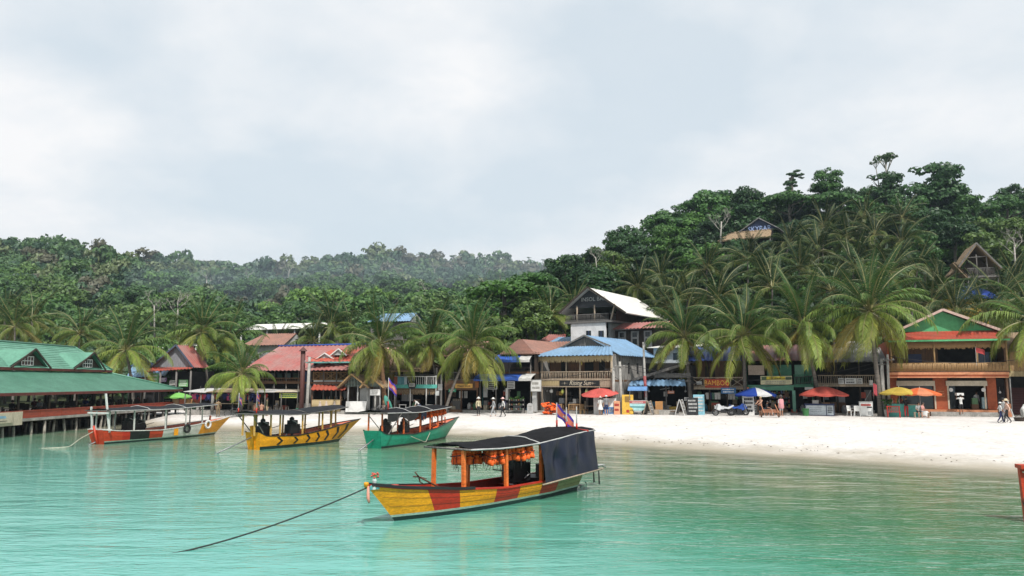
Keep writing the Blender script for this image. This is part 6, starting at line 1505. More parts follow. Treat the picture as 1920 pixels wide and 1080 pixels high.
# ------------------------------------------------------------------ boats
def paint(name, c, c2=None):
    return pm(name, c, c2 or tuple(x*.78 for x in c), 1.6, .42, .12, streak=(1.2, 1.2, 4), lo=.3, hi=.6, dirt=.42, spec=.4)
HP = {'yellow': paint('boat_yellow', (.84, .34, .008)), 'red': paint('boat_red', (.50, .030, .012)), 'orange': paint('boat_orange', (.75, .16, .04)), 'white': paint('boat_white', (.62, .62, .58)),
      'green': paint('boat_green', (.015, .30, .19)), 'dark': paint('boat_dark_bottom', (.012, .028, .026)), 'stripe': paint('boat_waterline', (.40, .52, .44)), 'faded': paint('boat_faded', (.30, .27, .12)),
      'brightred': paint('boat_bright_red', (.55, .055, .02)), 'inner': paint('boat_inside_red', (.28, .03, .02)), 'black': paint('boat_black', (.015, .014, .014)), 'coral': paint('boat_coral', (.72, .20, .11)), 'post_orange': paint('post_orange', (.78, .17, .03)), 'post_yellow': paint('post_yellow', (.66, .38, .10)), 'wood': M['wood_pale']}
def interp(tab, x):
    return float(np.interp(x, [p[0] for p in tab], [p[1] for p in tab]))
class Boat:
    def __init__(s, label, stern, bow, over, beam, sheer, name='longtail_boat', sovr=.25):
        """stern and bow: (x, y) of the hull at the waterline"""
        st, bw = V3((*stern, 0)), V3((*bow, 0)); d = bw-st; s.L = d.length
        mid = (st+bw)/2; s.ang = math.atan2(d.y, d.x)
        s.root = thing(name, label, 'boat', (mid.x, mid.y, 0), s.ang, 'wooden longtail boats')
        s.over, s.beam, s.sheer, s.sovr = over, beam, sheer, sovr
    def half(s, t): return s.beam/2*(min(1, .62+t*1.5)*(1-max(0, (t-.50)/.50)**2.2))
    def sh(s, t): return interp(s.sheer, t)
    def xx(s, t, f):
        return -s.L/2+s.L*t-s.sovr*f*(1-t)**3+s.over*f**1.05*max(0, (t-.62)/.38)**1.7
    def pt(s, t, k, side, inset=0.0):
        h = s.half(t); z = s.sh(t)
        rows = [(.0, -.42), (.55, -.34), (.80, 0.0), (.83, .11), (.86, .17), (.95, .17+(z-.17)*.5), (1.0, z)]
        b, zz_ = rows[k]
        if k <= 1: zz_ = zz_*(1-.75*max(0, (t-.6)/.4))
        f = max(0, zz_)/max(.5, z)
        return V3((s.xx(t, f), side*max(0, h*b-inset), zz_))
    def hull(s, panels, upper=None, bottom='dark', stripe='stripe', inner='inner', n=44):
        """panels: list of (t_end, colour) from stern to bow"""
        ts = sorted(set([i/n for i in range(n+1)]+[p[0] for p in panels if 0 < p[0] < 1]))
        cols = [HP[bottom], HP[stripe]]+[HP[c] for _, c in panels]
        mb = MB()
        for side in (-1, 1):
            for i in range(len(ts)-1):
                t0, t1 = ts[i], ts[i+1]; tm = (t0+t1)/2
                pi = next(j for j, p in enumerate(panels) if tm <= p[0]+1e-9)
                for k in range(6):
                    q = [s.pt(t0, k, side), s.pt(t1, k, side), s.pt(t1, k+1, side), s.pt(t0, k+1, side)]
                    if side > 0: q = q[::-1]
                    mb.add(q, [(0, 1, 2, 3)], 0 if k < 3 else (1 if k == 3 else 2+pi))
        tr = [s.pt(0, k, 1) for k in range(7)]+[s.pt(0, k, -1) for k in range(6, -1, -1)]
        mb.add(tr, [tuple(range(14))], 2)
        hl = mb.build('hull', cols, s.root)
        me = hl.data; me.polygons.foreach_set('use_smooth', [True]*len(me.polygons))
        mb = MB(); T = [i/30*.97 for i in range(31)]
        for side in (-1, 1):
            for i in range(30):
                for (k0, k1) in ((6, 5), (5, 3)):
                    q = [s.pt(T[i], k0, side, .05), s.pt(T[i+1], k0, side, .05), s.pt(T[i+1], k1, side, .06), s.pt(T[i], k1, side, .06)]
                    mb.add(q if side > 0 else q[::-1], [(0, 1, 2, 3)])
        mb.build('hull_lining', HP[inner], s.root)
        mb = MB()
        for i in range(30):
            a, b = s.pt(T[i], 3, 1, .06), s.pt(T[i+1], 3, 1, .06); c, d = s.pt(T[i+1], 3, -1, .06), s.pt(T[i], 3, -1, .06)
            mb.add([a, b, c, d], [(0, 1, 2, 3)])
        mb.build('floor', M['wood_dark'], s.root)
        for side in (-1, 1):
            mb = MB(); P = [s.pt(t, 6, side)+V3((0, -side*.02, .02)) for t in [i/36 for i in range(37)]]
            for i in range(36): mb.beam(P[i], P[i+1], .08, .05)
            mb.build('gunwale', HP[upper or 'dark'], s.root)
        for t in (.18, .34, .5, .66, .8):
            h = s.half(t)-.06; z = s.sh(t)-.14; MB().box(s.xx(t, .6)-.11, s.xx(t, .6)+.11, -h, h, z-.03, z).build('thwart', HP[inner], s.root)
        # foredeck
        mb = MB(); 
        for i in range(8):
            t0, t1 = .86+.13*i/8, .86+.13*(i+1)/8
            mb.add([s.pt(t0, 6, 1, .05)-V3((0, 0, .04)), s.pt(t1, 6, 1, .05)-V3((0, 0, .04)), s.pt(t1, 6, -1, .05)-V3((0, 0, .04)), s.pt(t0, 6, -1, .05)-V3((0, 0, .04))], [(0, 1, 2, 3)])
        mb.build('foredeck', HP['coral' if inner == 'coral' else inner], s.root)
        return hl
    def at(s, x, y, z): return V3((x, y, z))
    def tx(s, x): return min(1, max(0, (x+s.L/2)/s.L))
    def posts(s, xs, col, zt, w=.085):
        for x in xs:
            for sd in (-1, 1):
                t = s.tx(x); b = s.half(t)-.10; z0 = s.sh(t)-.05
                MB().beam((x, sd*b, z0-.12), (x, sd*(b-.02), interp(zt, x)), w, w).build('post', HP[col], s.root)
    def canopy(s, zt, x0, x1, w, rise, mat, seed=0, sagv=.05, rail=None, battens=3):
        r = random.Random(seed); nx = 26; ny = 10
        jit = [[r.uniform(-.018, .018) for _ in range(ny+1)] for _ in range(nx+1)]
        def g(u, v):
            x = x0+(x1-x0)*u; y = -w+2*w*v; i, j = round(u*nx), round(v*ny)
            endd = min(1, min(u, 1-u)*6)
            return V3((x, y, interp(zt, x)+.04+rise*(1-abs(2*v-1)**1.6)*(.55+.45*endd)+jit[i][j]+.02*math.sin(u*17+v*3)-sagv*abs(math.sin(u*math.pi*3))*.5*(1-abs(2*v-1))))
        MB().grid(g, nx, ny).grid(lambda u, v: g(1-u, v)-V3((0, 0, .035)), nx, ny).build('canopy', mat, s.root, True)
        for sd in (-1, 1):
            P = [V3((x0+(x1-x0)*i/10, sd*w, interp(zt, x0+(x1-x0)*i/10)+.02)) for i in range(11)]
            MB().tube(P, .028, 5).build('canopy_rail', rail or M['white_dull'], s.root, True)
        for i in range(battens):
            u = (i+1)/(battens+1); P = [g(u, j/10)+V3((0, 0, .025)) for j in range(11)]
            MB().tube(P, .022, 5).build('canopy_batten', rail or M['white_dull'], s.root, True)
        for xe in (x0, x1):
            MB().tube([(xe, -w, interp(zt, xe)+.02), (xe, w, interp(zt, xe)+.02)], .03, 5).build('canopy_end_bar', rail or M['wood_grey'], s.root, True)
        return g
    def engine(s, x, z, shaft=3.2, sc=1.0, side=0.0, dirx=-1):
        """car engine on a pivot with the long propeller shaft"""
        c = V3((x, side, z)); mb = MB(); r = random.Random(int(x*100))
        mb.box(x-.32*sc, x+.32*sc, side-.18*sc, side+.18*sc, z, z+.42*sc).box(x-.22*sc, x+.25*sc, side-.10*sc, side+.12*sc, z+.42*sc, z+.60*sc)
        mb.lathe([(.001, -.06), (.17, -.06), (.17, .06), (.001, .06)], 10, (x+.36*sc, side, z+.25), 0, 'x').lathe([(.001, 0), (.14, 0), (.14, .12), (.05, .2), (.001, .2)], 10, (x-.05, side, z+.6*sc))
        e = mb.build('engine_block', M['black'], s.root)
        MB().tube([(x+.1, side-.15, z+.4), (x+.1, side-.28, z+.6), (x-.3, side-.3, z+.75)], .035, 6).tube([(x-.2, side+.15, z+.35), (x-.3, side+.3, z+.2), (x, side+.32, z+.1)], .025, 5).build('exhaust_pipe', M['metal'], e, True)
        MB().beam((x, side, z-.35), (x, side, z), .1).build('engine_mount', M['black'], e)
        end = V3((x+dirx*shaft, side, -.05)); MB().tube([(x+dirx*.3, side, z+.1), end], .035, 6).build('propeller_shaft', M['metal'], e, True)
        pr = MB()
        for k in range(3):
            a = k*2.09; pr.add([end, end+V3((-.02, math.cos(a)*.14-math.sin(a)*.05, math.sin(a)*.14+math.cos(a)*.05)), end+V3((.03, math.cos(a)*.2, math.sin(a)*.2)), end+V3((.03, math.cos(a)*.14+math.sin(a)*.05, math.sin(a)*.14-math.cos(a)*.05))], [(0, 1, 2, 3)])
        pr.lathe([(.001, -.05), (.03, -.05), (.03, .05), (.001, .05)], 6, end, 0, 'x').build('propeller', M['metal'], e)
        MB().tube([(x+.3, side, z+.3), (x+1.2, side, z+.45)], .02, 5).build('tiller', M['metal'], e, True)
    def world(s, p): return s.root.matrix_basis @ V3(p)

VEST = {}
def vest_mesh():
    mb = MB()
    for sd in (-1, 1):
        for (z0, z1, b) in ((-.50, -.30, .13), (-.30, -.12, .14), (-.12, .02, .10)):
            c = []
            for k in range(10):
                a = k*math.pi/5; c.append((sd*.13+b*math.cos(a)*.9, .075*math.sin(a)))
            v = [(x*.96, y*.6, z0) for x, y in c]+[(x, y, z0+.04) for x, y in c]+[(x, y, z1-.04) for x, y in c]+[(x*.96, y*.6, z1) for x, y in c]
            f = [(r*10+j, r*10+(j+1) % 10, (r+1)*10+(j+1) % 10, (r+1)*10+j) for r in range(3) for j in range(10)]+[tuple(range(9, -1, -1)), tuple(range(30, 40))]
            mb.add(v, f)
    mb.tube([(-.13, 0, 0), (-.1, 0, .06), (0, 0, .09), (.1, 0, .06), (.13, 0, 0)], .04, 6)
    return mb.mesh('vest', M['orange_cloth'], True)
def strap_mesh():
    mb = MB()
    mb.box(-.26, .26, -.085, -.08, -.22, -.185).box(-.26, .26, .08, .085, -.22, -.185).box(-.26, -.255, -.085, .085, -.22, -.185).box(.255, .26, -.085, .085, -.22, -.185)
    mb.tube([(.05, -.09, -.2), (.07, -.1, -.5), (.04, -.1, -.72)], .012, 4).tube([(-.08, -.09, -.2), (-.1, -.08, -.62)], .012, 4)
    return mb.mesh('strap', M['black'])
VEST_ME, STRAP_ME = vest_mesh(), strap_mesh()
def vest(world, rz, label, group, sc=1.0, tilt=(0, 0)):
    t = thing('life_jacket', label, 'life jacket', world, 0, group); t.rotation_euler = (tilt[0], tilt[1], rz)
    link_obj('vest', VEST_ME, t, scale=sc); link_obj('strap', STRAP_ME, t, scale=sc)
    return t
def flag(world, rz, h, label, w=.75, fh=.5, droop=1.0, seed=0, bare=False):
    """pole with the striped blue, red and blue flag, a white temple in the middle"""
    t = thing('flagpole', label, 'flag', world, rz)
    MB().tube([(0, 0, 0), (0, 0, h)], [.028, .018], 6).build('pole', M['white_dull'], t, True)
    MB().tube([(0, 0, 0), (0, 0, h*.28)], .036, 6).build('pole_foot', HP['red'], t, True)
    if bare: return t
    def g(u, v):
        return V3((u*w*(1-.45*droop), .10*math.sin(u*8+seed)*(.3+u), h-.03-v*fh-u*w*.62*droop+.03*math.sin(u*11+v*4)))
    cl = MB()
    for (v0, v1, m) in ((0, .25, 0), (.25, .75, 1), (.75, 1, 0)): cl.grid(lambda u, v, v0=v0, v1=v1: g(u, v0+(v1-v0)*v), 10, 3, m)
    c = cl.build('flag_cloth', [cm('flag_blue', (.09, .05, .42), .8, trans=.3), cm('flag_red', (.72, .20, .13), .8, trans=.3)], t, True)
    e = MB(); e.grid(lambda u, v: g(.38+.28*u, .60-.06*v)+V3((0, -.012, 0)), 3, 1)
    for k in range(3): e.grid(lambda u, v, k=k: g(.40+.09*k+.05*u, .56-(.10 if k != 1 else .17)*v)+V3((0, -.012, 0)), 1, 2)
    e.build('flag_emblem', M['white'], c)
    return t
TARP = pm('black_tarpaulin', (.012, .012, .014), (.007, .007, .008), 4, .85, .5, dirt=.5, spec=.12)
TARPG = pm('charcoal_shade_net', (.024, .026, .030), (.015, .017, .020), 4, .9, .4, dirt=.4, spec=.15)
NAVY = pm('navy_tarpaulin', (.006, .010, .028), (.004, .007, .018), 3, .30, .35, spec=.4)

# ---- the near boat
NB = Boat('yellow and red boat in front, black canopy and navy side sheet', (1.9, 28.16), (-3.15, 21.7), 1.0, 1.75,
          [(0, .55), (.2, .54), (.54, .54), (.76, .67), (.92, .86), (1, 1.02)])
def t_for_px(px):
    lo, hi = 0.0, 1.0
    for _ in range(40):
        m = (lo+hi)/2; p = NB.world(NB.pt(m, 5, 1)); d_ = p.y*CP+(p.z-CAMZ)*SP
        if 960+FPX*p.x/d_ > px: lo = m
        else: hi = m
    return lo
panels = [(t_for_px(1046), 'faded'), (t_for_px(1015), 'red'), (t_for_px(974), 'yellow'), (t_for_px(930), 'red'), (t_for_px(863), 'yellow'), (t_for_px(809), 'red'), (1.0, 'yellow')]
NB.hull(panels, 'red')
for side in (-1, 1):
    mb = MB(); P = [NB.pt(.70+.29*i/14, 6, side)+V3((0, side*.02, .05)) for i in range(15)]
    for i in range(14): mb.beam(P[i], P[i+1], .06, .07)
    mb.build('rubbing_strake', M['black'], NB.root)
for side in (-1, 1):
    for fz in (.30, .62, .86):
        MB().tube([NB.pt(t_, 4, side).lerp(NB.pt(t_, 6, side), fz)+V3((0, side*(.004+.012*math.sin(math.pi*fz)), 0)) for t_ in [i/40*.985 for i in range(41)]], .0032, 4).build('plank_seam', M['wood_dark'], NB.root)
zt = [(-4.6, 2.0), (-3.6, 1.97), (-2.4, 1.84), (-1.2, 1.74), (.5, 1.70), (2, 1.76)]
NB.posts([1.98, .25, -1.55, -3.4], 'post_orange', zt, .10)
NB.canopy(zt, 2.05, -4.55, .92, .19, TARP, 3, battens=1)
def side_sheet(u, v):
    x = -1.25-3.15*u; zt_ = interp(zt, x); r = .07*math.sin(u*14+v*2)+.06*math.sin(u*31+v*5)*(1-v)+.03*math.sin(u*9-v*8+2*v*v)+.025*math.sin(u*23-v*3+4*u*u)
    return V3((x-.10*v, .95+.12*v+.8*r*(.25+.75*(1-abs(2*v-1)))*(1-u**5), zt_+.02-(zt_-.52-.16*u)*v))
MB().grid(side_sheet, 60, 26).build('side_sheet', NAVY, NB.root, True)
def stern_sheet(u, v):
    return V3((-4.45-.10*v+.03*math.sin(u*12), .95-1.9*u, 1.97-(1.97-.75)*v*(1 if u < .9 else .9)))
MB().grid(stern_sheet, 18, 10).build('stern_sheet', NAVY, NB.root, True)
MB().tube([(-1.2, 1.08, .50), (-4.75, 1.1, .70)], .028, 6).build('sheet_pole', M['wood_pale'], NB.root, True)
NB.engine(-1.25, .55, 4.2, 1.35)
MB().box(-2.6, -1.7, -.5, .5, .2, .62).lathe([(.001, 0), (.2, 0), (.2, .4), (.001, .4)], 10, (-2.2, .3, .62)).build('engine_box', M['black'], NB.root)
MB().tube([(-4.9, .4, .62), (-5.6, .5, .70), (-5.9, .5, .62)], .03, 6).box(-5.75, -5.3, .35, .6, .72, .74).build('steering_arm', M['white_dull'], NB.root, True)
for (xx_, dz) in ((-5.0, .45), (-5.35, .55)): MB().tube([(xx_, .55, .62), (xx_-.02, .56, .62-dz)], [.02, .035], 6).build('hanging_rope_end', M['black'], NB.root)
# prow ornament
MB().lathe([(.001, -.07), (.06, -.06), (.07, .03), (.06, .06), (.001, .07)], 6, NB.pt(1, 6, 1)+V3((.02, 0, .03))).build('prow_tip', HP['yellow'], NB.root, True)
for k, c in enumerate(((.1, .35, .36), (.7, .7, .65), (.12, .4, .42))):
    p = NB.pt(1, 6, 1)+V3((-.12-.1*k, 0, -.05)); MB().lathe([(.06+.02*k, -.06), (.075+.02*k, 0), (.06+.02*k, .06)], 10, p).build('prow_band', cm('prow_band_%d' % k, c), NB.root, True)
MB().tube([NB.pt(1, 6, 1)+V3((.0, .05, 0)), NB.pt(1, 6, 1)+V3((.02, .08, -.3)), NB.pt(1, 6, 1)+V3((.0, .1, -.42))], [.03, .045, .03], 6).build('prow_tassel', cm('pink_tassel', (.7, .3, .22)), NB.root, True)
t = thing('flower_offering', 'little bunch of offering flowers standing on the prow', 'offering', NB.world(NB.pt(.985, 6, 1)+V3((-.05, -.03, .02))), 0)
MB().lathe([(.03, 0), (.06, .12), (.05, .2)], 8).build('cup', cm('pale_cup', (.6, .68, .66)), t); r_ = random.Random(2)
fl = MB()
for k in range(14): fl.lathe([(.001, -.03), (.035, 0), (.001, .03)], 5, (r_.uniform(-.08, .08), r_.uniform(-.08, .08), r_.uniform(.2, .34)))
fl.build('blossoms', cm('red_blossom', (.6, .10, .07)), t); MB().tube([(0, 0, .1), (.02, 0, .28)], .05, 6).build('leaves', cm('offering_leaf', (.08, .25, .1)), t)
t = thing('paint_tin', 'small red and white tin on the foredeck', 'tin', NB.world(V3((4.15, .05, .80))), 0); MB().lathe([(.001, 0), (.1, 0), (.1, .11), (.001, .11)], 10).build('can', HP['white'], t, False); MB().lathe([(.101, .08), (.104, .16), (.001, .16)], 10).build('lid', HP['brightred'], t)
t = thing('anchor', 'rusty grapnel anchor lying across the foredeck', 'anchor', NB.world(V3((3.1, .1, .74))), NB.ang)
MB().tube([(-.5, .3, -.05), (.1, .1, .28), (.25, .05, .36)], .025, 6).build('shank', cm('rust', (.12, .06, .035)), t, True)
for k in range(4): a = k*1.57; MB().tube([(.25, .05, .36), (.3+.1*math.cos(a), .05+.16*math.sin(a), .36+.14*math.cos(a)), (.15+.15*math.cos(a), .05+.22*math.sin(a), .32+.2*math.cos(a))], [.022, .02, .008], 5).build('fluke', cm('rust', (.12, .06, .035)), t, True)
GV = 'life jackets hung under the near canopy'
k = 0
for (x0, x1, n, yy) in ((1.75, .55, 15, .05), (1.0, .35, 5, .62), (.1, -1.1, 13, .58)):
    for i in range(n):
        x = x0+(x1-x0)*(i+.5)/n
        vest(NB.world((x, yy+rng.uniform(-.08, .08), interp(zt, x)-.06)), NB.ang+R(90)+rng.uniform(-.5, .5), 'orange life jacket hanging under the near boat canopy', GV, rng.uniform(.68, .85), (rng.uniform(-.25, .25), rng.uniform(-.2, .2))); k += 1
flag(NB.world((-3.9, -.25, 2.12)), R(-10), .85, 'striped flag drooping on a short pole over the near boat stern', 1.0, .42, .9, 1)
flag(NB.world((-3.9, .16, 2.12)), 0, .70, 'thin bare stick between the two stern poles of the near boat', bare=True)
flag(NB.world((-3.9, .585, 2.05)), 0, .80, 'bare white pole with red foot on the near boat stern', bare=True)
MB().beam((-4.05, .95, 2.02), (-4.05, -.2, 2.10), .07).build('flag_rail', HP['red'], NB.root); MB().beam((-4.5, .9, 2.0), (-4.5, -.95, 2.0), .06).build('flag_rail', HP['red'], NB.root)
def rope(pts, r, label, mat=None, name='mooring_rope'):
    P = [V3(p) for p in pts]; Q = []
    for i in range(len(P)-1):
        for k in range(8): Q.append(P[i].lerp(P[i+1], k/8))
    Q.append(P[-1]); S = [Q[0]]+[(Q[i-1]+Q[i]*2+Q[i+1])/4 for i in range(1, len(Q)-1)]+[Q[-1]]
    return tag(MB().tube(S, r, 5).build(name, mat or M['rope'], smooth=True), label, 'rope')
M['rope'] = pm('weedy_rope', (.035, .045, .04), (.02, .026, .024), 9, .9); M['rope_pale'] = pm('pale_rope', (.5, .47, .38), (.36, .33, .26), 9, .9)
bt = NB.world(NB.pt(1, 6, 1)+V3((0, 0, -.05)))
e0 = on_z(300, 1040, 0.0)
rp = []
for i in range(11):
    f = i/10; p = bt.lerp(V3((e0.x, e0.y, -.03)), f); p.z = bt.z*(1-f)**1.55-.03*f; rp.append(p)
rope(rp, .020, 'dark weedy mooring rope sagging from the near prow into the sea')
# ---- the three boats at the beach
B1 = Boat('long boat with white, yellow and red hull beside the pier', (-24.8, 48.0), (-21.2, 57.0), 1.6, 2.0, [(0, .85), (.12, .72), (.4, .62), (.7, .78), (.9, 1.0), (1, 1.2)])
B1.hull([(.12, 'brightred'), (.17, 'red'), (.31, 'black'), (.42, 'brightred'), (.76, 'white'), (1, 'yellow')], 'white', inner='coral')
z1 = [(-5, 1.95), (0, 1.92), (4, 2.1)]
B1.posts([-4.6, -3.0, -.6, 1.2, 3.0], 'white', z1, .07); B1.canopy(z1, -5.0, 3.9, 1.05, .18, TARPG, 5, battens=2)
B1.engine(-2.6, .7, 3.0, 1.3); B1.engine(-1.5, .6, 2.6, 1.1, .4)
for sd in (-.7, .7): MB().beam((-4.7, sd, .7), (-5.0, sd*.8, 3.0 if sd < 0 else 2.2), .09).build('stern_frame_post', M['white'], B1.root)
MB().beam((-4.95, -.85, 1.85), (-4.95, .85, 1.85), .09).beam((-4.75, -.9, .85), (-4.75, .9, .85), .09).build('stern_frame_bar', M['white'], B1.root)
MB().tube([B1.pt(0, 2, 1)+V3((-.05, -.6, -.3)), B1.pt(0, 6, 1)+V3((-.12, -.6, .25))], [.09, .06], 6).build('rudder_post', HP['brightred'], B1.root, True)
for (t, c, m_) in ((.62, 'black', 'rubber'), (.80, 'white', 'white')):
    p = B1.pt(t, 6, -1)+V3((0, -.08, -.12)); tr = MB(); 
    for i in range(14):
        a = i*2*math.pi/14; b = (i+1)*2*math.pi/14; tr.tube([p+V3((math.cos(a)*.24, 0, math.sin(a)*.24)), p+V3((math.cos(b)*.24, 0, math.sin(b)*.24))], .075, 6)
    o = tr.build('fender_tyre', M[m_], None, True); o.data.transform(B1.root.matrix_basis); tag(o, 'black tyre fender hung on the white hull' if m_ == 'rubber' else 'white ring buoy hung near the yellow bow', 'tyre' if m_ == 'rubber' else 'ring buoy')
MB().box(-.1, .25, 0, .02, -.05, .4).build('hull_mark', HP['yellow'], B1.root).location = B1.pt(.52, 5, -1)+V3((0, -.05, -.15))
rope([B1.world((-4.9, 0, .9)), B1.world((-5.6, .6, .35)), on_z(130, 838, .02), on_z(60, 842, -.03)], .025, 'pale rope running from the stern frame into the water', M['rope_pale'])
MB().tube([(4.0, -.3, 1.05), (4.05, -.3, 1.35)], .07, 7).build('mooring_bitt', HP['coral'], B1.root)
B2 = Boat('yellow boat with black arrows and coral inside', (-14.2, 44.1), (-10.9, 50.4), 2.1, 1.75, [(0, .95), (.06, .72), (.35, .62), (.7, .85), (1, 1.28)], sovr=.15)
B2.hull([(1, 'yellow')], 'black', stripe='dark', inner='coral')
z2 = [(-4.4, 1.95), (-1, 1.80), (2, 2.0), (3.2, 2.12)]
B2.posts([-4.0, -2.9, -2.3, -.6, 1.2, 2.2, 3.0], 'post_yellow', z2, .075); B2.canopy(z2, -4.3, 3.2, .98, .22, TARPG, 7, battens=1, rail=M['wood_grey'])
B2.engine(-2.9, .75, 3.4, 1.2); B2.engine(-1.0, .75, 1.2, 1.25, -.35)
for t in (.2, .36, .5, .62, .73, .84, .93):
    c = (B2.pt(t, 3, -1)+B2.pt(t, 6, -1))/2; l = .42*(1-.25*t); hgt = (B2.sh(t)-.15)*.42
    def S(dt, dz): 
        tt = t+dt/(B2.L); a_, b_ = B2.pt(tt, 4, -1), B2.pt(tt, 6, -1); f = .5+dz; return a_.lerp(b_, f)+V3((0, -.025, 0))
    MB().add([S(-l, .42), S(-l+.18, .42), S(.05, 0), S(-l+.18, -.42), S(-l, -.42), S(-.12, 0)], [(0, 1, 2, 5), (5, 2, 3, 4)]).build('hull_arrow', HP['black'], B2.root)
MB().beam(B2.pt(0, 2, 1)+V3((.05, -.55, -.3)), B2.pt(0, 6, 1)+V3((-.1, -.55, .35)), .16, .12).build('stern_post', HP['yellow'], B2.root)
MB().tube([(-3.5, -.6, .9), (-4.3, -.62, 1.9)], .03, 5).tube([(-3.2, .6, .9), (-4.2, .62, 1.9)], .03, 5).build('canopy_brace', M['wood_grey'], B2.root)
flag(B2.world((-4.2, .6, 1.95)), 0, 1.15, 'leaning pole with faded red flag on the yellow boat stern', .5, .35, 1.4, 2); flag(B2.world((-4.2, -.75, 1.95)), 0, 1.25, 'pole with furled blue and red flag on the yellow boat', .5, .35, 1.5, 4)
B3 = Boat('green boat with dark canopy and orange jackets inside', (-7.7, 44.9), (-4.45, 53.6), 2.1, 1.75, [(0, 1.0), (.06, .75), (.35, .60), (.7, .80), (1, 1.25)], sovr=.35)
B3.hull([(.82, 'green'), (1, 'green')], 'dark', stripe='green', inner='coral')
z3 = [(-5, 1.95), (-1, 1.85), (2.5, 2.0), (3.4, 2.05)]
B3.posts([-4.6, -2.6, -.6, .8, 2.2, 3.3], 'orange', z3, .075); B3.canopy(z3, -5.0, 3.4, 1.0, .22, TARP, 9, battens=2)
for (x0_, x1_, c) in ((-5.0, -1.2, M['black']), (-.9, -.2, NAVY)):
    mb = MB(); mb.grid(lambda u, v: V3((x0_+(x1_-x0_)*u, -1.0+.05*math.sin(u*20), interp(z3, x0_+(x1_-x0_)*u)-(.35+.12*math.sin(u*11))*v)), 20, 4); mb.build('side_flap', c, B3.root, True)
B3.engine(-3.4, .75, 3.0, 1.1); B3.engine(-1.6, .7, 1.0, 1.1, -.2)
for i in range(16):
    x = -.8+3.9*i/15; vest(B3.world((x, -.55+rng.uniform(-.1, .1), interp(z3, x)-.05)), B3.ang+R(90)+rng.uniform(-.5, .5), 'orange life jacket hanging under the green boat canopy', 'life jackets under the green boat canopy', .8, (rng.uniform(-.2, .2), rng.uniform(-.2, .2)))
for i in range(5):
    x = 1.6+i*.55; vest(B3.world((x, -.25, .85)), rng.uniform(0, 6), 'orange life jacket lying in the green boat bow', 'life jackets lying in the green boat', .8, (1.4, rng.uniform(-.3, .3)))
MB().tube([(3.9, -.3, 1.0), (3.9, -.3, 1.4)], .05, 6).build('mooring_bitt', HP['coral'], B3.root)
flag(B3.world((-3.9, -.4, 2.05)), R(20), 1.9, 'purple and orange flag drooping over the green boat stern', .9, .55, 1.0, 6)
MB().tube([(-4.7, -.9, .8), (-3.4, -1.0, 1.9)], .03, 5).tube([(-5.0, -.5, 1.1), (-6.2, -.5, 1.9)], .025, 5).build('canopy_brace', M['wood_grey'], B3.root)
rope([B3.world((0.5, -.9, .6)), B3.world((-.9, -1.3, .1)), B3.world((-2.4, -1.1, .55))], .018, 'thin pale rope looped along the green hull', M['rope_pale'])
# ---- bow of the red boat that enters the frame
B4 = Boat('red boat cut by the picture edge, only its upright stem in view', (22.4, 19.6), (13.82, 21.5), .12, 2.2, [(0, .8), (.5, .8), (.85, 1.05), (1, 1.42)])
B4.hull([(1, 'brightred')], 'red', stripe='brightred', inner='inner')
MB().beam(V3((B4.L/2+.06, 0, -.5)), V3((B4.L/2+.14, 0, 1.4)), .22, .16).build('stem', HP['brightred'], B4.root); MB().box(B4.L/2-.18, B4.L/2+.26, -.22, .22, 1.40, 1.5).build('stem_cap', HP['brightred'], B4.root)
for z_ in (.62, .5, 1.3): MB().box(B4.L/2-.1, B4.L/2+.2, -.17, .17, z_, z_+.03).build('stem_rope', M['rope_pale'], B4.root)
rope([B4.world((B4.L/2+.2, 0, .55)), B4.world((B4.L/2+.3, .6, .1)), B4.world((B4.L/2+.2, 1.6, -.05))], .022, 'dark rope hanging from the red stem into the water')
# ------------------------------------------------------------------ things along the beach front
def gpos(px, Y, dz=0.0):
    x = xat(px, Y); return V3((x, Y, gz(x, Y)+dz))
def umbrella(px, Y, rad, h, cols, label, n=8, drop=.42, lean=(0, 0), lobes=True, base=0.0):
    t = thing('beach_umbrella', label, 'umbrella', gpos(px, Y, base), rng.uniform(0, .7), 'beach umbrellas'); t.rotation_euler = (lean[0], lean[1], rng.uniform(0, .7))
    MB().tube([(0, 0, 0), (0, 0, h+.05)], .03, 6).build('pole', M['white_dull'], t, True); MB().lathe([(.03, 0), (.02, .08), (.001, .12)], 6, (0, 0, h)).build('finial', M['white_dull'], t)
    k = len(cols); mats = [cm(c[0], c[1], .75, trans=.25) for c in cols]
    for i in range(n):
        a0, a1 = 2*math.pi*i/n, 2*math.pi*(i+1)/n
        def g(u, v):
            a = a0+(a1-a0)*u; r = rad*v; sag = 1-.05*math.sin(math.pi*u)*v
            return V3((r*sag*math.cos(a), r*sag*math.sin(a), h-drop*(v**1.5)))
        p = MB().grid(g, 5, 6).grid(lambda u, v: g(1-u, v)-V3((0, 0, .012)), 5, 6)
        if lobes: p.grid(lambda u, v: g(u, 1)*1.0-V3((0, 0, (.08+.08*math.sin(math.pi*u))*v)), 5, 1)
        p.build('panel', mats[i % k], t, True)
        MB().tube([(0, 0, h-.45), (math.cos(a0)*rad*.55, math.sin(a0)*rad*.55, h-drop*.42)], .008, 4).build('rib', M['metal'], t)
    return t
umbrella(334, 79.5, 1.35, 2.15, [('lime_cloth', (.25, .60, .14))], 'lime green umbrella at the end of the pier')
umbrella(1128, 72.4, 1.75, 2.35, [('coral_cloth', (.70, .13, .11)), ('coral_cloth_b', (.62, .11, .09))], 'coral red umbrella tilted in front of the bar', lean=(R(6), R(-8)), lobes=False, drop=.5)
umbrella(1418, 69.0, 1.75, 2.35, [('royal_blue_cloth', (.015, .06, .36)), ('white_cloth', (.7, .7, .7)), ('royal_blue_cloth', (.015, .06, .36)), ('royal_blue_cloth', (.015, .06, .36))], 'blue and white umbrella by the green shop', drop=.62)
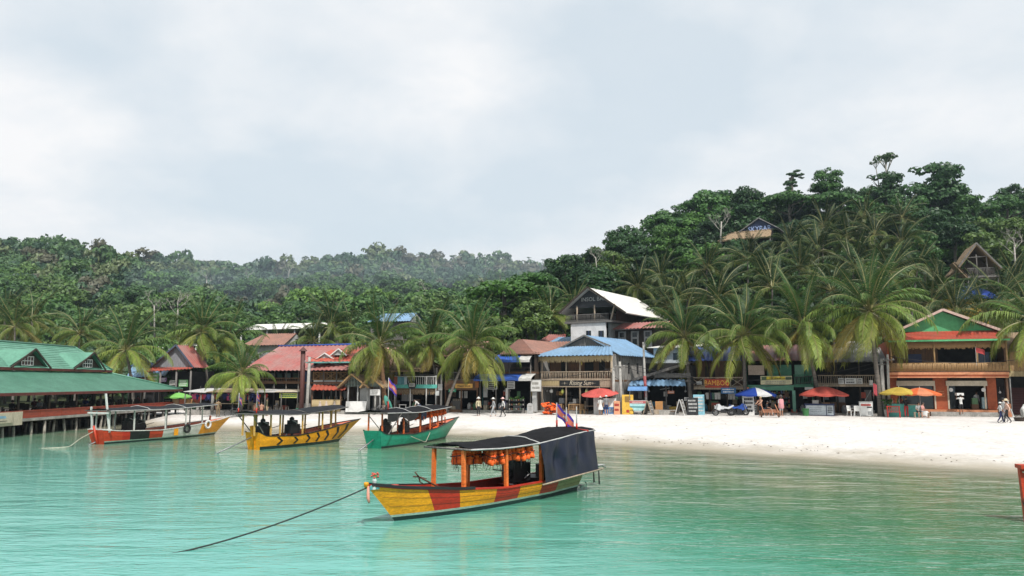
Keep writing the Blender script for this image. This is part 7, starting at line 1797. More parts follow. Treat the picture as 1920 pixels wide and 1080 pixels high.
umbrella(1546, 67.6, 2.05, 2.45, [('brick_red_cloth', (.62, .11, .08)), ('brick_red_cloth_b', (.52, .09, .065))], 'wide red umbrella over the blue and white drinks counter', drop=.7)
umbrella(1688, 64.6, 1.55, 2.4, [('mustard_cloth', (.62, .46, .08)), ('mustard_cloth_b', (.55, .38, .06))], 'yellow umbrella over the turquoise counter', drop=.5)
umbrella(1727, 64.2, 1.6, 2.35, [('tangerine_cloth', (.80, .17, .05)), ('tangerine_cloth_b', (.75, .28, .14))], 'orange umbrella beside the yellow one', drop=.5)
# drinks counter
def counter(name, label, px, Y, yaw, w, d, h, mats, topm):
    t = thing(name, label, 'counter', gpos(px, Y), R(yaw))
    MB().box(-w/2+.02, w/2-.02, 0.02, d-.02, 0.03, h-.05).build('body', mats[0], t); MB().box(-w/2-.06, w/2+.06, -.05, d+.05, h-.05, h).build('counter_top', topm, t)
    fr = MB()
    for x in (-w/2, w*.22, w/2-.06): fr.box(x, x+.06, -.012, .03, 0, h-.05)
    fr.box(-w/2, w/2, -.011, .031, 0, .06).box(-w/2, w/2, -.010, .032, h-.14, h-.051).build('frame', mats[1], t)
    return t
c = counter('drinks_counter', 'blue framed white drinks counter under the wide red umbrella', 1537, 67.0, -22, 2.3, 1.1, 1.0, (cm('pale_panel', (.62, .68, .72)), M['navy']), M['navy'])
for k in range(3): MB().box(1.16, 1.18, .15+k*.3, .38+k*.3, .15, .8).build('side_panel', M['white'], c)
scribble(c, -.9, .35, -.004, .25, .8, 3, cm('grey_print', (.4, .45, .5)), 31); scribble(c, .6, 1.05, -.004, .2, .82, 4, M['black'], 32)
for (nm, lb, dx, s, col) in (('cooler_box', 'white cooler box on the blue and white counter', -.3, (.5, .3, .28), (.7, .7, .68)), ('fruit_tray', 'tray of fruit on the blue and white counter', .55, (.6, .35, .1), (.3, .16, .07))):
    p = c.matrix_basis @ V3((dx, .5, 1.0)); t = thing(nm, lb, 'box' if 'box' in nm else 'tray', p, R(-22)); MB().box(-s[0]/2, s[0]/2, -s[1]/2, s[1]/2, 0, s[2]*.8).build('body', cm(nm+'_paint', col), t); MB().box(-s[0]/2-.02, s[0]/2+.02, -s[1]/2-.02, s[1]/2+.02, s[2]*.8, s[2]).build('lid', cm(nm+'_lid', tuple(x*.9 for x in col)), t)
c = counter('juice_counter', 'turquoise juice counter under the yellow umbrella', 1682, 64.5, -20, 1.3, .8, 1.05, (M['turquoise'], M['turquoise']), M['turquoise'])
c2 = counter('snack_counter', 'second turquoise counter under the orange umbrella', 1712, 64.3, -20, 1.1, .8, 1.0, (M['turquoise'], M['turquoise']), M['cream'])
bottles = thing('bottle_rack', 'rack of bottles on the turquoise juice counter', 'rack', c.matrix_basis @ V3((0, .35, 1.05)), R(-20))
MB().box(-.55, .55, -.1, .1, 0, .03).build('shelf', M['wood_grey'], bottles)
for i in range(9): MB().lathe([(.001, .03), (.05, .03), (.05, .26), (.02, .36), (.02, .44)], 7, (-.48+i*.12, 0, 0)).build('bottle', cm('drink_%d' % (i % 4), [(.5, .2, .05), (.1, .3, .1), (.6, .55, .5), (.3, .05, .05)][i % 4], .2), bottles)
def bench(name, label, px, Y, yaw, w, mat, cat='bench', dz=0.0, back=True, h=.42):
    t = thing(name, label, cat, gpos(px, Y, dz), R(yaw)); m = M[mat] if isinstance(mat, str) else mat
    for k in range(4): MB().box(-w/2, w/2, -.22+k*.11, -.13+k*.11, h, h+.03).build('slat', m, t)
    for sx in (-1, 1):
        for sy in (-.2, .2): MB().beam((sx*(w/2-.06), sy, 0), (sx*(w/2-.06), sy, h if sy < 0 else (h+.45 if back else h)), .06).build('leg', m, t)
    if back:
        for k in range(7): x = -w/2+.1+(w-.2)*k/6; MB().beam((x, .2, h), (x, .22, h+.45), .04).build('spindle', m, t)
        MB().beam((-w/2, .21, h+.45), (w/2, .21, h+.45), .06).build('top_rail', m, t)
    return t
bench('red_bench', 'red metal bench in front of the turquoise counter', 1676, 63.7, -20, 1.0, 'red')
bench('wooden_bench', 'slatted wooden bench nearest the orange jacket pile', 1041, 72.6, -20, 1.2, 'bamboo'); bench('wooden_bench', 'wooden bench with a high back beside the bar post', 1078, 72.8, -10, 1.3, 'bamboo'); bench('wooden_bench', 'wooden armchair bench facing sideways at the bar front', 1095, 72.4, 60, .9, 'bamboo'); bench('wooden_bench', 'low wooden seat between the two bar benches', 1058, 72.2, 15, .8, 'wood_brown', back=False)
simple_table('bar_table', 'small pale table beside the coral umbrella', gpos(1106, 72.6), 0, (1.0, .6, .74), 'wood_pale')
# pile of life jackets by the bar
rr_ = random.Random(5)
for i in range(16):
    x = xat(1016+rr_.uniform(0, 26), 72.2); lvl = i % 5
    vest((x, 72.2+rr_.uniform(-.3, .4), gz(x, 72.2)+.22+lvl*.19), rr_.uniform(0, 6), 'orange life jacket heaped beside the wooden benches', 'heap of life jackets by the bar', 1.05, (R(80)+rr_.uniform(-.3, .3), rr_.uniform(-.4, .4)))
def board(name, label, px, Y, yaw, w, h, mat, pics=(), strokes=0, scol=None, lift=.0, lean=.12, legs=True, cat='sign'):
    t = thing(name, label, cat, gpos(px, Y), R(yaw))
    p = MB().slab((-w/2, 0, lift), (w/2, 0, lift), (w/2, lean, h), (-w/2, lean, h), .04).build('panel', mat, t)
    for (x0, x1, z0, z1, m) in pics:
        f = lambda z: lean*(z-lift)/(h-lift)-.012
        MB().add([(x0*w, f(z0*h), z0*h), (x1*w, f(z0*h), z0*h), (x1*w, f(z1*h), z1*h), (x0*w, f(z1*h), z1*h)], [(0, 1, 2, 3)]).build('print', m, p)
    if strokes:
        s_ = scribble(p, -w/2, w/2, 0, lift+.1*h, h*.97, strokes, scol or M['black'])
        for v_ in s_.data.vertices: v_.co.y += lean*(v_.co.z-lift)/(h-lift)-.022
    if legs:
        for sx in (-1, 1): MB().beam((sx*(w/2-.03), lean+.45, 0), (sx*(w/2-.03), lean+.02, h), .04).build('leg', M['wood_grey'], t)
    return t
board('sandwich_sign', 'yellow menu board with round emblem standing by the pole', 1177, 71.0, -14, 1.0, 1.75, cm('sunny_yellow', (.72, .44, .06)), [(-.25, .25, .62, .92, cm('brown_emblem', (.25, .14, .03))), (-.12, .12, .1, .24, M['red'])], 0)
board('white_board', 'tall plain white board beside the coral umbrella', 1121, 71.8, -6, .75, 1.5, M['white'], legs=True)
board('tour_board', 'white and blue tour board right of the coral umbrella', 1143, 71.4, -6, 1.2, 1.45, M['white'], [(-.48, .48, .05, .45, cm('tour_blue', (.02, .14, .36))), (-.05, .3, .12, .38, M['white'])], 0)['label'] = 'white and blue tour board next to the pole by the bar'
board('poster_board', 'small orange poster board between tour board and yellow sign', 1157, 71.2, -6, .55, 1.2, cm('peach_poster', (.75, .36, .2), scale=5, dirt=.5), strokes=2, scol=M['red'])
t = thing('drinks_cart', 'drinks cart with curved blue roof and seaside picture', 'cart', gpos(1196, 70.8), R(-18))
MB().box(-.75, .75, 0, .7, .2, 1.25).build('body', M['white_dull'], t); MB().box(-.72, .72, -.012, 0, .35, 1.2).build('picture', cm('sea_picture', (.40, .68, .68), scale=3, dirt=.3), t); MB().box(-.72, .72, -.02, -.013, .98, 1.2).build('picture_band', cm('faded_red_band', (.5, .12, .12)), t); scribble(t, -.6, .6, -.026, 1.0, 1.18, 1, M['white'], 41); MB().box(-.72, .72, -.02, -.013, .62, .72).build('picture_horizon', cm('deep_teal_print', (.05, .22, .25)), t)
for sx in (-.72, .72):
    for sy in (.04, .66): MB().beam((sx, sy, .2), (sx, sy, 2.15), .05).build('post', M['metal'], t)
def gcart(u, v): a = math.pi*v; return V3((-.85+1.7*u, .35-.48*math.cos(a), 2.12+.36*math.sin(a)))
MB().grid(gcart, 8, 10).grid(lambda u, v: gcart(u, 1-v)-V3((0, 0, .03)), 8, 10).build('roof', cm('cart_blue_roof', (.12, .26, .5)), t, True)
for sx in (-.55, .55): MB().lathe([(.2, -.03), (.22, 0), (.2, .03), (.001, .03)], 12, (sx, -.05, .22), 0, 'y').build('wheel', M['rubber'], t)
def aframe(px, Y, yaw, label, h=1.25, w=.75, pan='black', fr='white'):
    t = thing('a_frame_sign', label, 'sign', gpos(px, Y), R(yaw))
    for s in (-1, 1):
        MB().slab((-w/2+.06, s*.38, .12), (w/2-.06, s*.38, .12), (w/2-.06, s*.03, h-.06), (-w/2+.06, s*.03, h-.06), .02*s).build('panel', M[pan] if isinstance(pan, str) else pan, t)
        for sx in (-1, 1): MB().beam((sx*w/2, s*.42, 0), (sx*w/2, s*.02, h), .05).build('leg', M[fr], t)
    s_ = scribble(t, -w/2+.1, w/2-.1, 0, .3, h-.1, 3, M['white_dull'])
    for v_ in s_.data.vertices: v_.co.y += -.40+.37*(v_.co.z/h)-.03
    return t
aframe(1217, 70.2, 55, 'folding easel sign beside the drinks cart', pan='wood_grey', fr='wood_pale'); aframe(1277, 69.2, 60, 'white folding easel standing open on the sand', 1.35, pan='wood_grey'); aframe(1889, 63.8, 62, 'white folding chalkboard on the step of the terracotta building', 1.45, .9, pan=cm('chalk_navy', (.02, .03, .06)))
board('chalk_board', 'black chalk menu board leaning beside the blue one', 1299, 69.0, -10, .95, 1.5, M['black'], strokes=4, scol=M['white_dull'], legs=True); board('blue_board', 'light blue board behind the chalk menu', 1311, 69.5, -10, .95, 1.75, cm('sky_blue_board', (.25, .52, .62)), strokes=5, scol=M['white'])
board('wood_chair_board', 'small orange wooden board on the lean-to floor', 1236, 70.9, -10, .65, 1.15, cm('varnished_orange_wood', (.42, .2, .06)), lift=.3)
t = thing('concrete_block', 'pale concrete slab lying before the lean-to', 'slab', gpos(1246, 70.3), R(-15)); MB().box(-1.0, 1.0, -.3, .3, 0, .42).build('block', M['concrete'], t); MB().box(-1.0, -.45, -.32, -.301, .03, .4).build('patch', M['wood_pale'], t)
t = thing('beach_barrow', 'low barrow with one black wheel beside the concrete slab', 'barrow', gpos(1264, 69.9), R(-15)); MB().lathe([(.12, -.05), (.25, -.05), (.25, .05), (.12, .05)], 14, (-.45, 0, .25), 0, 'y').build('wheel', M['rubber'], t)
for k in range(4): MB().box(-.3, 1.0, -.35+k*.18, -.2+k*.18, .3, .34).build('plank', M['wood_brown'], t)
# hand cart on the sand
t = thing('hand_cart', 'reddish wooden hand cart standing on the sand', 'cart', gpos(1444, 64.6), R(-8)); wm = cm('reddish_wood', (.40, .17, .09))
for k in range(5): MB().beam((-.62, -.35+k*.17, .42+k*.05), (.62, -.35+k*.17, .42+k*.05), .09, .04).build('slat', wm, t)
for sx in (-.68, .68):
    MB().lathe([(.2, -.04), (.28, -.04), (.28, .04), (.2, .04), (.2, -.04)], 16, (sx, 0, .28), 0, 'x').build('wheel', M['wood_brown'], t)
    MB().beam((sx*.85, -.55, .40), (sx*.8, .75, 1.0), .06).build('shaft', wm, t)
for k in range(6): MB().beam((-.5+k*.2, -.42, .15), (-.5+k*.2, -.40, .55), .035).build('stake', wm, t)
# bins, freezer, chairs, planter
t = thing('green_bin', 'green plastic bin beside the drinks counter', 'bin', gpos(1511, 66.8)); MB().lathe([(.001, 0), (.22, 0), (.27, .55), (.29, .56), (.29, .62), (.26, .62), (.22, .1), (.001, .1)], 12).build('tub', cm('bin_green', (.04, .17, .05)), t, False); MB().tube([(-.28, 0, .5), (-.34, 0, .45), (-.28, 0, .4)], .02, 5).build('handle', cm('bin_green', (.04, .17, .05)), t)
t = thing('ice_cream_freezer', 'white chest freezer with faded stickers by the dark house', 'freezer', gpos(1625, 65.6), R(-18)); MB().box(-.5, .5, 0, .65, .06, 1.15).build('body', M['plastic_white'], t); MB().box(-.52, .52, -.02, .67, 1.15, 1.22).build('lid', M['white_dull'], t); MB().box(-.4, .35, -.012, 0, .85, 1.02).build('sticker', cm('red_sticker', (.55, .12, .1), scale=9, dirt=.5), t); MB().box(.05, .42, -.012, 0, .7, .8).build('sticker', M['black'], t); MB().box(.1, .38, -.012, 0, .15, .42).build('sticker', cm('grey_sticker', (.35, .36, .36), scale=9, dirt=.5), t)
for sx in (-.42, .42): MB().box(sx-.05, sx+.05, .05, .15, 0, .06).build('foot', M['black'], t)
def plastic_chair(px, Y, rz, label):
    t = thing('plastic_chair', label, 'chair', gpos(px, Y), rz, 'white plastic chairs'); m = M['plastic_white']
    MB().box(-.22, .22, -.22, .2, .42, .45).build('seat', m, t); MB().grid(lambda u, v: V3((-.22+.44*u, .2+.06*v-.05*math.sin(math.pi*u), .45+.42*v)), 6, 4).grid(lambda u, v: V3((.22-.44*u, .22+.06*v-.05*math.sin(math.pi*u), .45+.42*v)), 6, 4).build('backrest', m, t)
    for sx in (-1, 1):
        for sy in (-1, 1): MB().beam((sx*.24, sy*.22, 0), (sx*.2, sy*.19, .43), .045).build('leg', m, t)
        MB().beam((sx*.24, -.2, .64), (sx*.24, .22, .66), .05, .03).beam((sx*.24, -.2, .44), (sx*.24, -.2, .64), .04).build('armrest', m, t)
plastic_chair(1596, 66.2, .4, 'white plastic chair standing furthest from the freezer'); plastic_chair(1608, 65.9, 2.6, 'white plastic chair with its back to the beach'); plastic_chair(1614, 66.5, 1.2, 'white plastic chair close beside the freezer')
t = thing('pot_plant', 'leafy plant in a pale pot at the foot of the poles', 'plant', gpos(1663, 64.6)); MB().lathe([(.001, 0), (.16, 0), (.22, .6), (.18, .6), (.001, .5)], 10).build('pot', M['concrete'], t)
vv = crown_arrays(77, 10, 260, .16, 1.0, 'tall')*np.array([.5, .5, .55])+np.array([0, 0, 1.05]); o = link_obj('foliage', quads_mesh('foliage', vv, M['leaf']), t); o.color = (.7, .9, .6, 1)
t = thing('plant_shelf', 'dark metal shelf crowded with small pot plants', 'shelf', gpos(968, 74.6), R(-15))
for k in range(3): MB().box(-.8, .8, -.2, .2, .3+k*.42, .34+k*.42).build('board', M['black'], t)
for sx in (-.78, .78): MB().beam((sx, 0, 0), (sx, 0, 1.3), .05).build('post', M['black'], t)
for k in range(3):
    for i in range(7): MB().lathe([(.001, 0), (.06, 0), (.08, .14), (.001, .13)], 7, (-.66+i*.22, 0, .34+k*.42)).build('pot', cm('pot_%d' % (i % 3), [(.4, .38, .34), (.25, .12, .07), (.12, .2, .12)][i % 3]), t)
vv = np.concatenate([crown_arrays(80+i, 5, 60, .2, 1, 'tall')*.22+np.array([-.66+i*.26, 0, 1.42]) for i in range(6)]); o = link_obj('foliage', quads_mesh('foliage', vv, M['leaf']), t); o.color = (.8, 1, .7, 1)
t = thing('round_top_stone', 'pale round-topped marker board before the blue awnings', 'sign', gpos(994, 73.6)); MB().prism([(-.28, 0, 0), (.28, 0, 0), (.28, 0, .75)]+[(.28*math.cos(a), 0, .75+.25*math.sin(a)) for a in (.5, 1, 1.57, 2.1, 2.6)]+[(-.28, 0, .75)], (0, .06, 0)).build('slab', M['white_dull'], t); scribble(t, -.2, .2, -.01, .25, .8, 3, M['concrete'], 51)
def blob_bag(nm, lb, px, Y, s, col, cat='bag'):
    t = thing(nm, lb, cat, gpos(px, Y)); MB().lathe([(.001, 0), (.5, .02), (.62, .4), (.45, .8), (.12, .95), (.16, 1.05)], 9).build('sack', cm(nm+'_cloth', col), t, True).scale = s; MB().lathe([(.13, .93), (.14, .97)], 8).build('tie', M['rope_pale'], t).scale = s
blob_bag('rubbish_sack', 'dark stuffed sack left of the leaning kayak', 727, 74.0, (.5, .5, 1.0), (.02, .025, .025)); blob_bag('white_sack', 'small white sack beside the bikini woman', 1446, 68.2, (.3, .3, .55), (.6, .6, .58))
bpy.data.objects['rubbish_sack']['label'] = 'dark stuffed sack beside the leaning green kayak'
t = thing('leaning_kayak', 'green kayak leaning upright by the palm trunk', 'kayak', gpos(735, 74.4)); t.rotation_euler = (0, R(-22), R(20)); MB().lathe([(.001, 0), (.18, .2), (.28, .7), (.3, 1.1), (.18, 1.7), (.001, 1.9)], 10).build('hull', cm('kayak_green', (.06, .26, .2)), t, True).scale = (1, .45, 1); MB().lathe([(.1, .85), (.13, 1.1), (.1, 1.3)], 8, (0, -.1, 0)).build('cockpit', M['black'], t)
# two motorbikes, bicycles
def wheel(parent, x, z, r, th, spokes=8, name='wheel'):
    w = MB(); n = 18
    for i in range(n):
        a, b = 2*math.pi*i/n, 2*math.pi*(i+1)/n; w.tube([(x+r*math.cos(a), 0, z+r*math.sin(a)), (x+r*math.cos(b), 0, z+r*math.sin(b))], th, 6, cap=False)
    o = w.build(name, M['rubber'], parent, True); s = MB()
    for i in range(spokes): a = 2*math.pi*i/spokes; s.beam((x, 0, z), (x+(r-th)*math.cos(a), 0, z+(r-th)*math.sin(a)), .012 if th < .03 else .03)
    s.build('spokes', M['metal'], o); return o
def motorbike(px, Y, rz, label, col, sport=True):
    t = thing('motorbike', label, 'motorbike', gpos(px, Y), rz, 'motorbikes by the shop'); m = cm('bike_'+col[0], col[1], .3)
    wheel(t, .62, .3, .25, .055, 5); wheel(t, -.62, .3, .25, .06, 5)
    MB().box(-.25, .2, -.12, .12, .25, .55).tube([(.1, .1, .3), (-.5, .16, .35), (-.85, .17, .45)], .05, 7).build('engine', M['black'], t)
    MB().prism([(.72, -.07, .62), (.5, -.07, .98), (.3, -.07, 1.0), (.1, -.07, .82), (-.1, -.07, .62), (0, -.07, .42), (.35, -.07, .45)], (0, .14, 0)).build('fairing', m, t)
    MB().prism([(-.1, -.08, .62), (.12, -.08, .82), (-.05, -.08, .84), (-.35, -.08, .72), (-.85, -.08, .92), (-.9, -.08, .84), (-.5, -.08, .58)], (0, .16, 0)).build('tail', m, t)
    MB().prism([(-.08, -.09, .8), (-.35, -.09, .75), (-.8, -.09, .94), (-.8, -.09, .97), (-.35, -.09, .82), (-.08, -.09, .86)], (0, .18, 0)).build('seat', M['black'], t)
    MB().beam((.62, .09, .3), (.42, .09, .95), .05).beam((.62, -.09, .3), (.42, -.09, .95), .05).build('fork', M['metal'], t); MB().tube([(.4, -.33, 1.02), (.42, 0, .98), (.4, .33, 1.02)], .025, 6).build('handlebar', M['black'], t)
    MB().lathe([(.001, 0), (.08, .02), (.07, .1)], 8, (.62, 0, .8), 0, 'x').build('headlight', M['white_dull'], t)
    for s in (-1, 1): MB().tube([(.42, s*.28, 1.02), (.38, s*.34, 1.2)], .012, 4).box(.34, .38, s*.34-.07, s*.34+.07, 1.16, 1.25).build('mirror', M['black'], t)
motorbike(1356, 67.6, R(165), 'white sports motorbike parked before the bamboo bar', ('white', (.65, .66, .68))); motorbike(1386, 68.0, R(10), 'blue motorbike parked beside the white one', ('blue', (.02, .07, .32)))
def bicycle(px, Y, rz, label):
    t = thing('bicycle', label, 'bicycle', gpos(px, Y), rz, 'parked bicycles'); wheel(t, .52, .34, .32, .022, 14); wheel(t, -.52, .34, .32, .022, 14)
    MB().tube([(-.52, 0, .34), (0, 0, .3), (.36, 0, .8), (-.12, 0, .8), (0, 0, .3)], .022, 6).tube([(-.52, 0, .34), (-.12, 0, .8)], .016, 5).tube([(.52, 0, .34), (.36, 0, .8), (.33, 0, .98)], .022, 6).build('frame', M['metal'], t, True)
    MB().tube([(.3, -.28, 1.0), (.34, 0, .98), (.3, .28, 1.0)], .018, 5).build('handlebar', M['black'], t); MB().tube([(-.12, 0, .8), (-.15, 0, .92)], .016, 5).build('seat_post', M['metal'], t); MB().prism([(-.3, -.07, .92), (-.3, .07, .92), (.0, .02, .93), (.0, -.02, .93)], (0, 0, .05)).build('saddle', M['black'], t)
    MB().beam((0, -.1, .2), (0, .1, .4), .03).build('pedals', M['black'], t)
bicycle(712, 73.8, R(20), 'bicycle leaning under the white notice post'); bicycle(722, 74.1, R(60), 'second bicycle half behind the first one'); bicycle(438, 73.8, R(5), 'bicycle lying by the short bright palm')
board('price_board', 'white price board propped up beside the blue motorbike', 1404, 68.2, -14, .95, 1.65, M['white'], strokes=4)
t = thing('red_white_buoy', 'small red and white shop flag hanging in front of the dark trunk', 'flag', V3((xat(1640, 65.4), 65.4, at(1640, 728, 65.4).z))); MB().tube([(0, 0, -.9), (0, 0, .5)], .02, 5).build('stick', M['wood_grey'], t); MB().grid(lambda u, v: V3((.02+.28*u, .04*math.sin(u*6), .45-.9*v-.2*u)), 6, 4).build('cloth', cm('red_white_cloth', (.55, .08, .1), scale=4, dirt=.6), t); t.name = 'shop_flag'
board('shop_tray', 'wire rack with goods by the price board', 1414, 68.6, -14, .6, 1.2, M['wood_grey'], strokes=5, scol=M['white'], cat='rack')
t = thing('water_drum', 'grey ribbed drum at the foot of the concrete pole', 'drum', gpos(575, 75.2)); MB().lathe([(.001, 0), (.36, 0), (.38, .3), (.36, .32), (.38, .62), (.36, .64), (.36, 1.0), (.001, 1.0)], 14).build('barrel', M['metal'], t); MB().lathe([(.06, 1.0), (.06, 1.04), (.001, 1.04)], 8, (.15, 0, 0)).build('bung', M['black'], t)
t = thing('green_crate', 'dark green crate beside the grey drum', 'crate', gpos(563, 75.4)); MB().box(-.35, .35, -.25, .25, 0, .5).build('body', M['green_shop'], t); MB().box(-.37, .37, -.27, .27, .5, .56).build('rim', M['green_shop'], t)
for i, px in enumerate((505, 517, 527, 538)):
    t = thing('bar_stool', 'dark stool before the lime sign, ' + ('closest to the palm', 'second from the palm', 'third from the palm', 'next to the green crate')[i], 'stool', gpos(px, 75.6), rng.random()); MB().lathe([(.001, .70), (.2, .70), (.2, .74), (.001, .74)], 10).build('seat', M['wood_dark'], t)
    for k in range(4): a = k*1.571+.78; MB().beam((.22*math.cos(a), .22*math.sin(a), 0), (.14*math.cos(a), .14*math.sin(a), .7), .04).build('leg', M['wood_grey'], t)
bench('stall_bench', 'plank bench before the clothes stall', 482, 74.9, -5, 1.8, 'wood_pale', back=False)

# ------------------------------------------------------------------ people: skinned skeletons, evaluated once
import bmesh
PEOPLE = []
J0 = dict(pel=(0, 0, .53), spi=(0, 0, .63), che=(0, .005, .75), nec=(0, 0, .845), hea=(0, -.01, .885), hem=(0, -.012, .925), top=(0, -.005, .965), nos=(0, -.068, .918),
          hL=(.055, 0, .50), kL=(.06, -.01, .285), aL=(.06, .01, .05), tL=(.065, -.085, .02), hR=(-.055, 0, .50), kR=(-.06, -.01, .285), aR=(-.06, .01, .05), tR=(-.065, -.085, .02),
          sL=(.105, 0, .805), eL=(.135, .02, .64), wL=(.14, -.02, .50), pL=(.14, -.035, .46), sR=(-.105, 0, .805), eR=(-.135, .02, .64), wR=(-.14, -.02, .50), pR=(-.14, -.035, .46))
RAD = dict(pel=.078, spi=.068, che=.078, nec=.032, hea=.044, hem=.060, top=.042, nos=.008, h=.058, k=.037, a=.024, t=.020, s=.042, e=.027, w=.019, p=.020)
EDG = [('pel', 'spi'), ('spi', 'che'), ('che', 'nec'), ('nec', 'hea'), ('hea', 'hem'), ('hem', 'top')]
for s_ in 'LR': EDG += [('pel', 'h'+s_), ('h'+s_, 'k'+s_), ('k'+s_, 'a'+s_), ('a'+s_, 't'+s_), ('che', 's'+s_), ('s'+s_, 'e'+s_), ('e'+s_, 'w'+s_), ('w'+s_, 'p'+s_)]
POSE = {'stand': {}, 'walk': dict(kL=(.06, -.09, .29), aL=(.06, -.12, .06), tL=(.065, -.21, .04), kR=(-.06, .03, .285), aR=(-.06, .16, .08), tR=(-.065, .09, .02), eL=(.135, .07, .65), wL=(.14, .06, .51), pL=(.14, .05, .47), eR=(-.135, -.03, .64), wR=(-.14, -.12, .53), pR=(-.14, -.14, .50)),
        'sit': dict(pel=(0, 0, .32), spi=(0, .0, .42), che=(0, -.01, .54), nec=(0, -.02, .635), hea=(0, -.04, .675), hem=(0, -.05, .715), top=(0, -.045, .755), nos=(0, -.11, .705), hL=(.055, -.01, .30), hR=(-.055, -.01, .30), kL=(.07, -.24, .29), kR=(-.07, -.24, .29), aL=(.07, -.24, .06), aR=(-.07, -.24, .06), tL=(.075, -.33, .02), tR=(-.075, -.33, .02),
                    sL=(.105, -.01, .595), sR=(-.105, -.01, .595), eL=(.13, -.04, .44), eR=(-.13, -.04, .44), wL=(.09, -.17, .40), wR=(-.09, -.17, .40), pL=(.08, -.21, .39), pR=(-.08, -.21, .39)),
        'carry': dict(eL=(.17, -.06, .76), wL=(.13, -.12, .88), pL=(.11, -.12, .92), eR=(-.17, -.06, .76), wR=(-.13, -.12, .88), pR=(-.11, -.12, .92)),
        'bend': dict(spi=(0, -.05, .61), che=(0, -.15, .69), nec=(0, -.23, .76), hea=(0, -.27, .78), hem=(0, -.31, .80), top=(0, -.34, .83), nos=(0, -.34, .76), sL=(.105, -.19, .72), sR=(-.105, -.19, .72), eL=(.12, -.22, .55), eR=(-.12, -.22, .55), wL=(.11, -.28, .43), wR=(-.11, -.28, .43), pL=(.11, -.30, .39), pR=(-.11, -.30, .39)),
        'reach': dict(eL=(.12, -.12, .68), wL=(.09, -.24, .62), pL=(.08, -.28, .61), eR=(-.12, -.12, .68), wR=(-.09, -.24, .62), pR=(-.08, -.28, .61))}
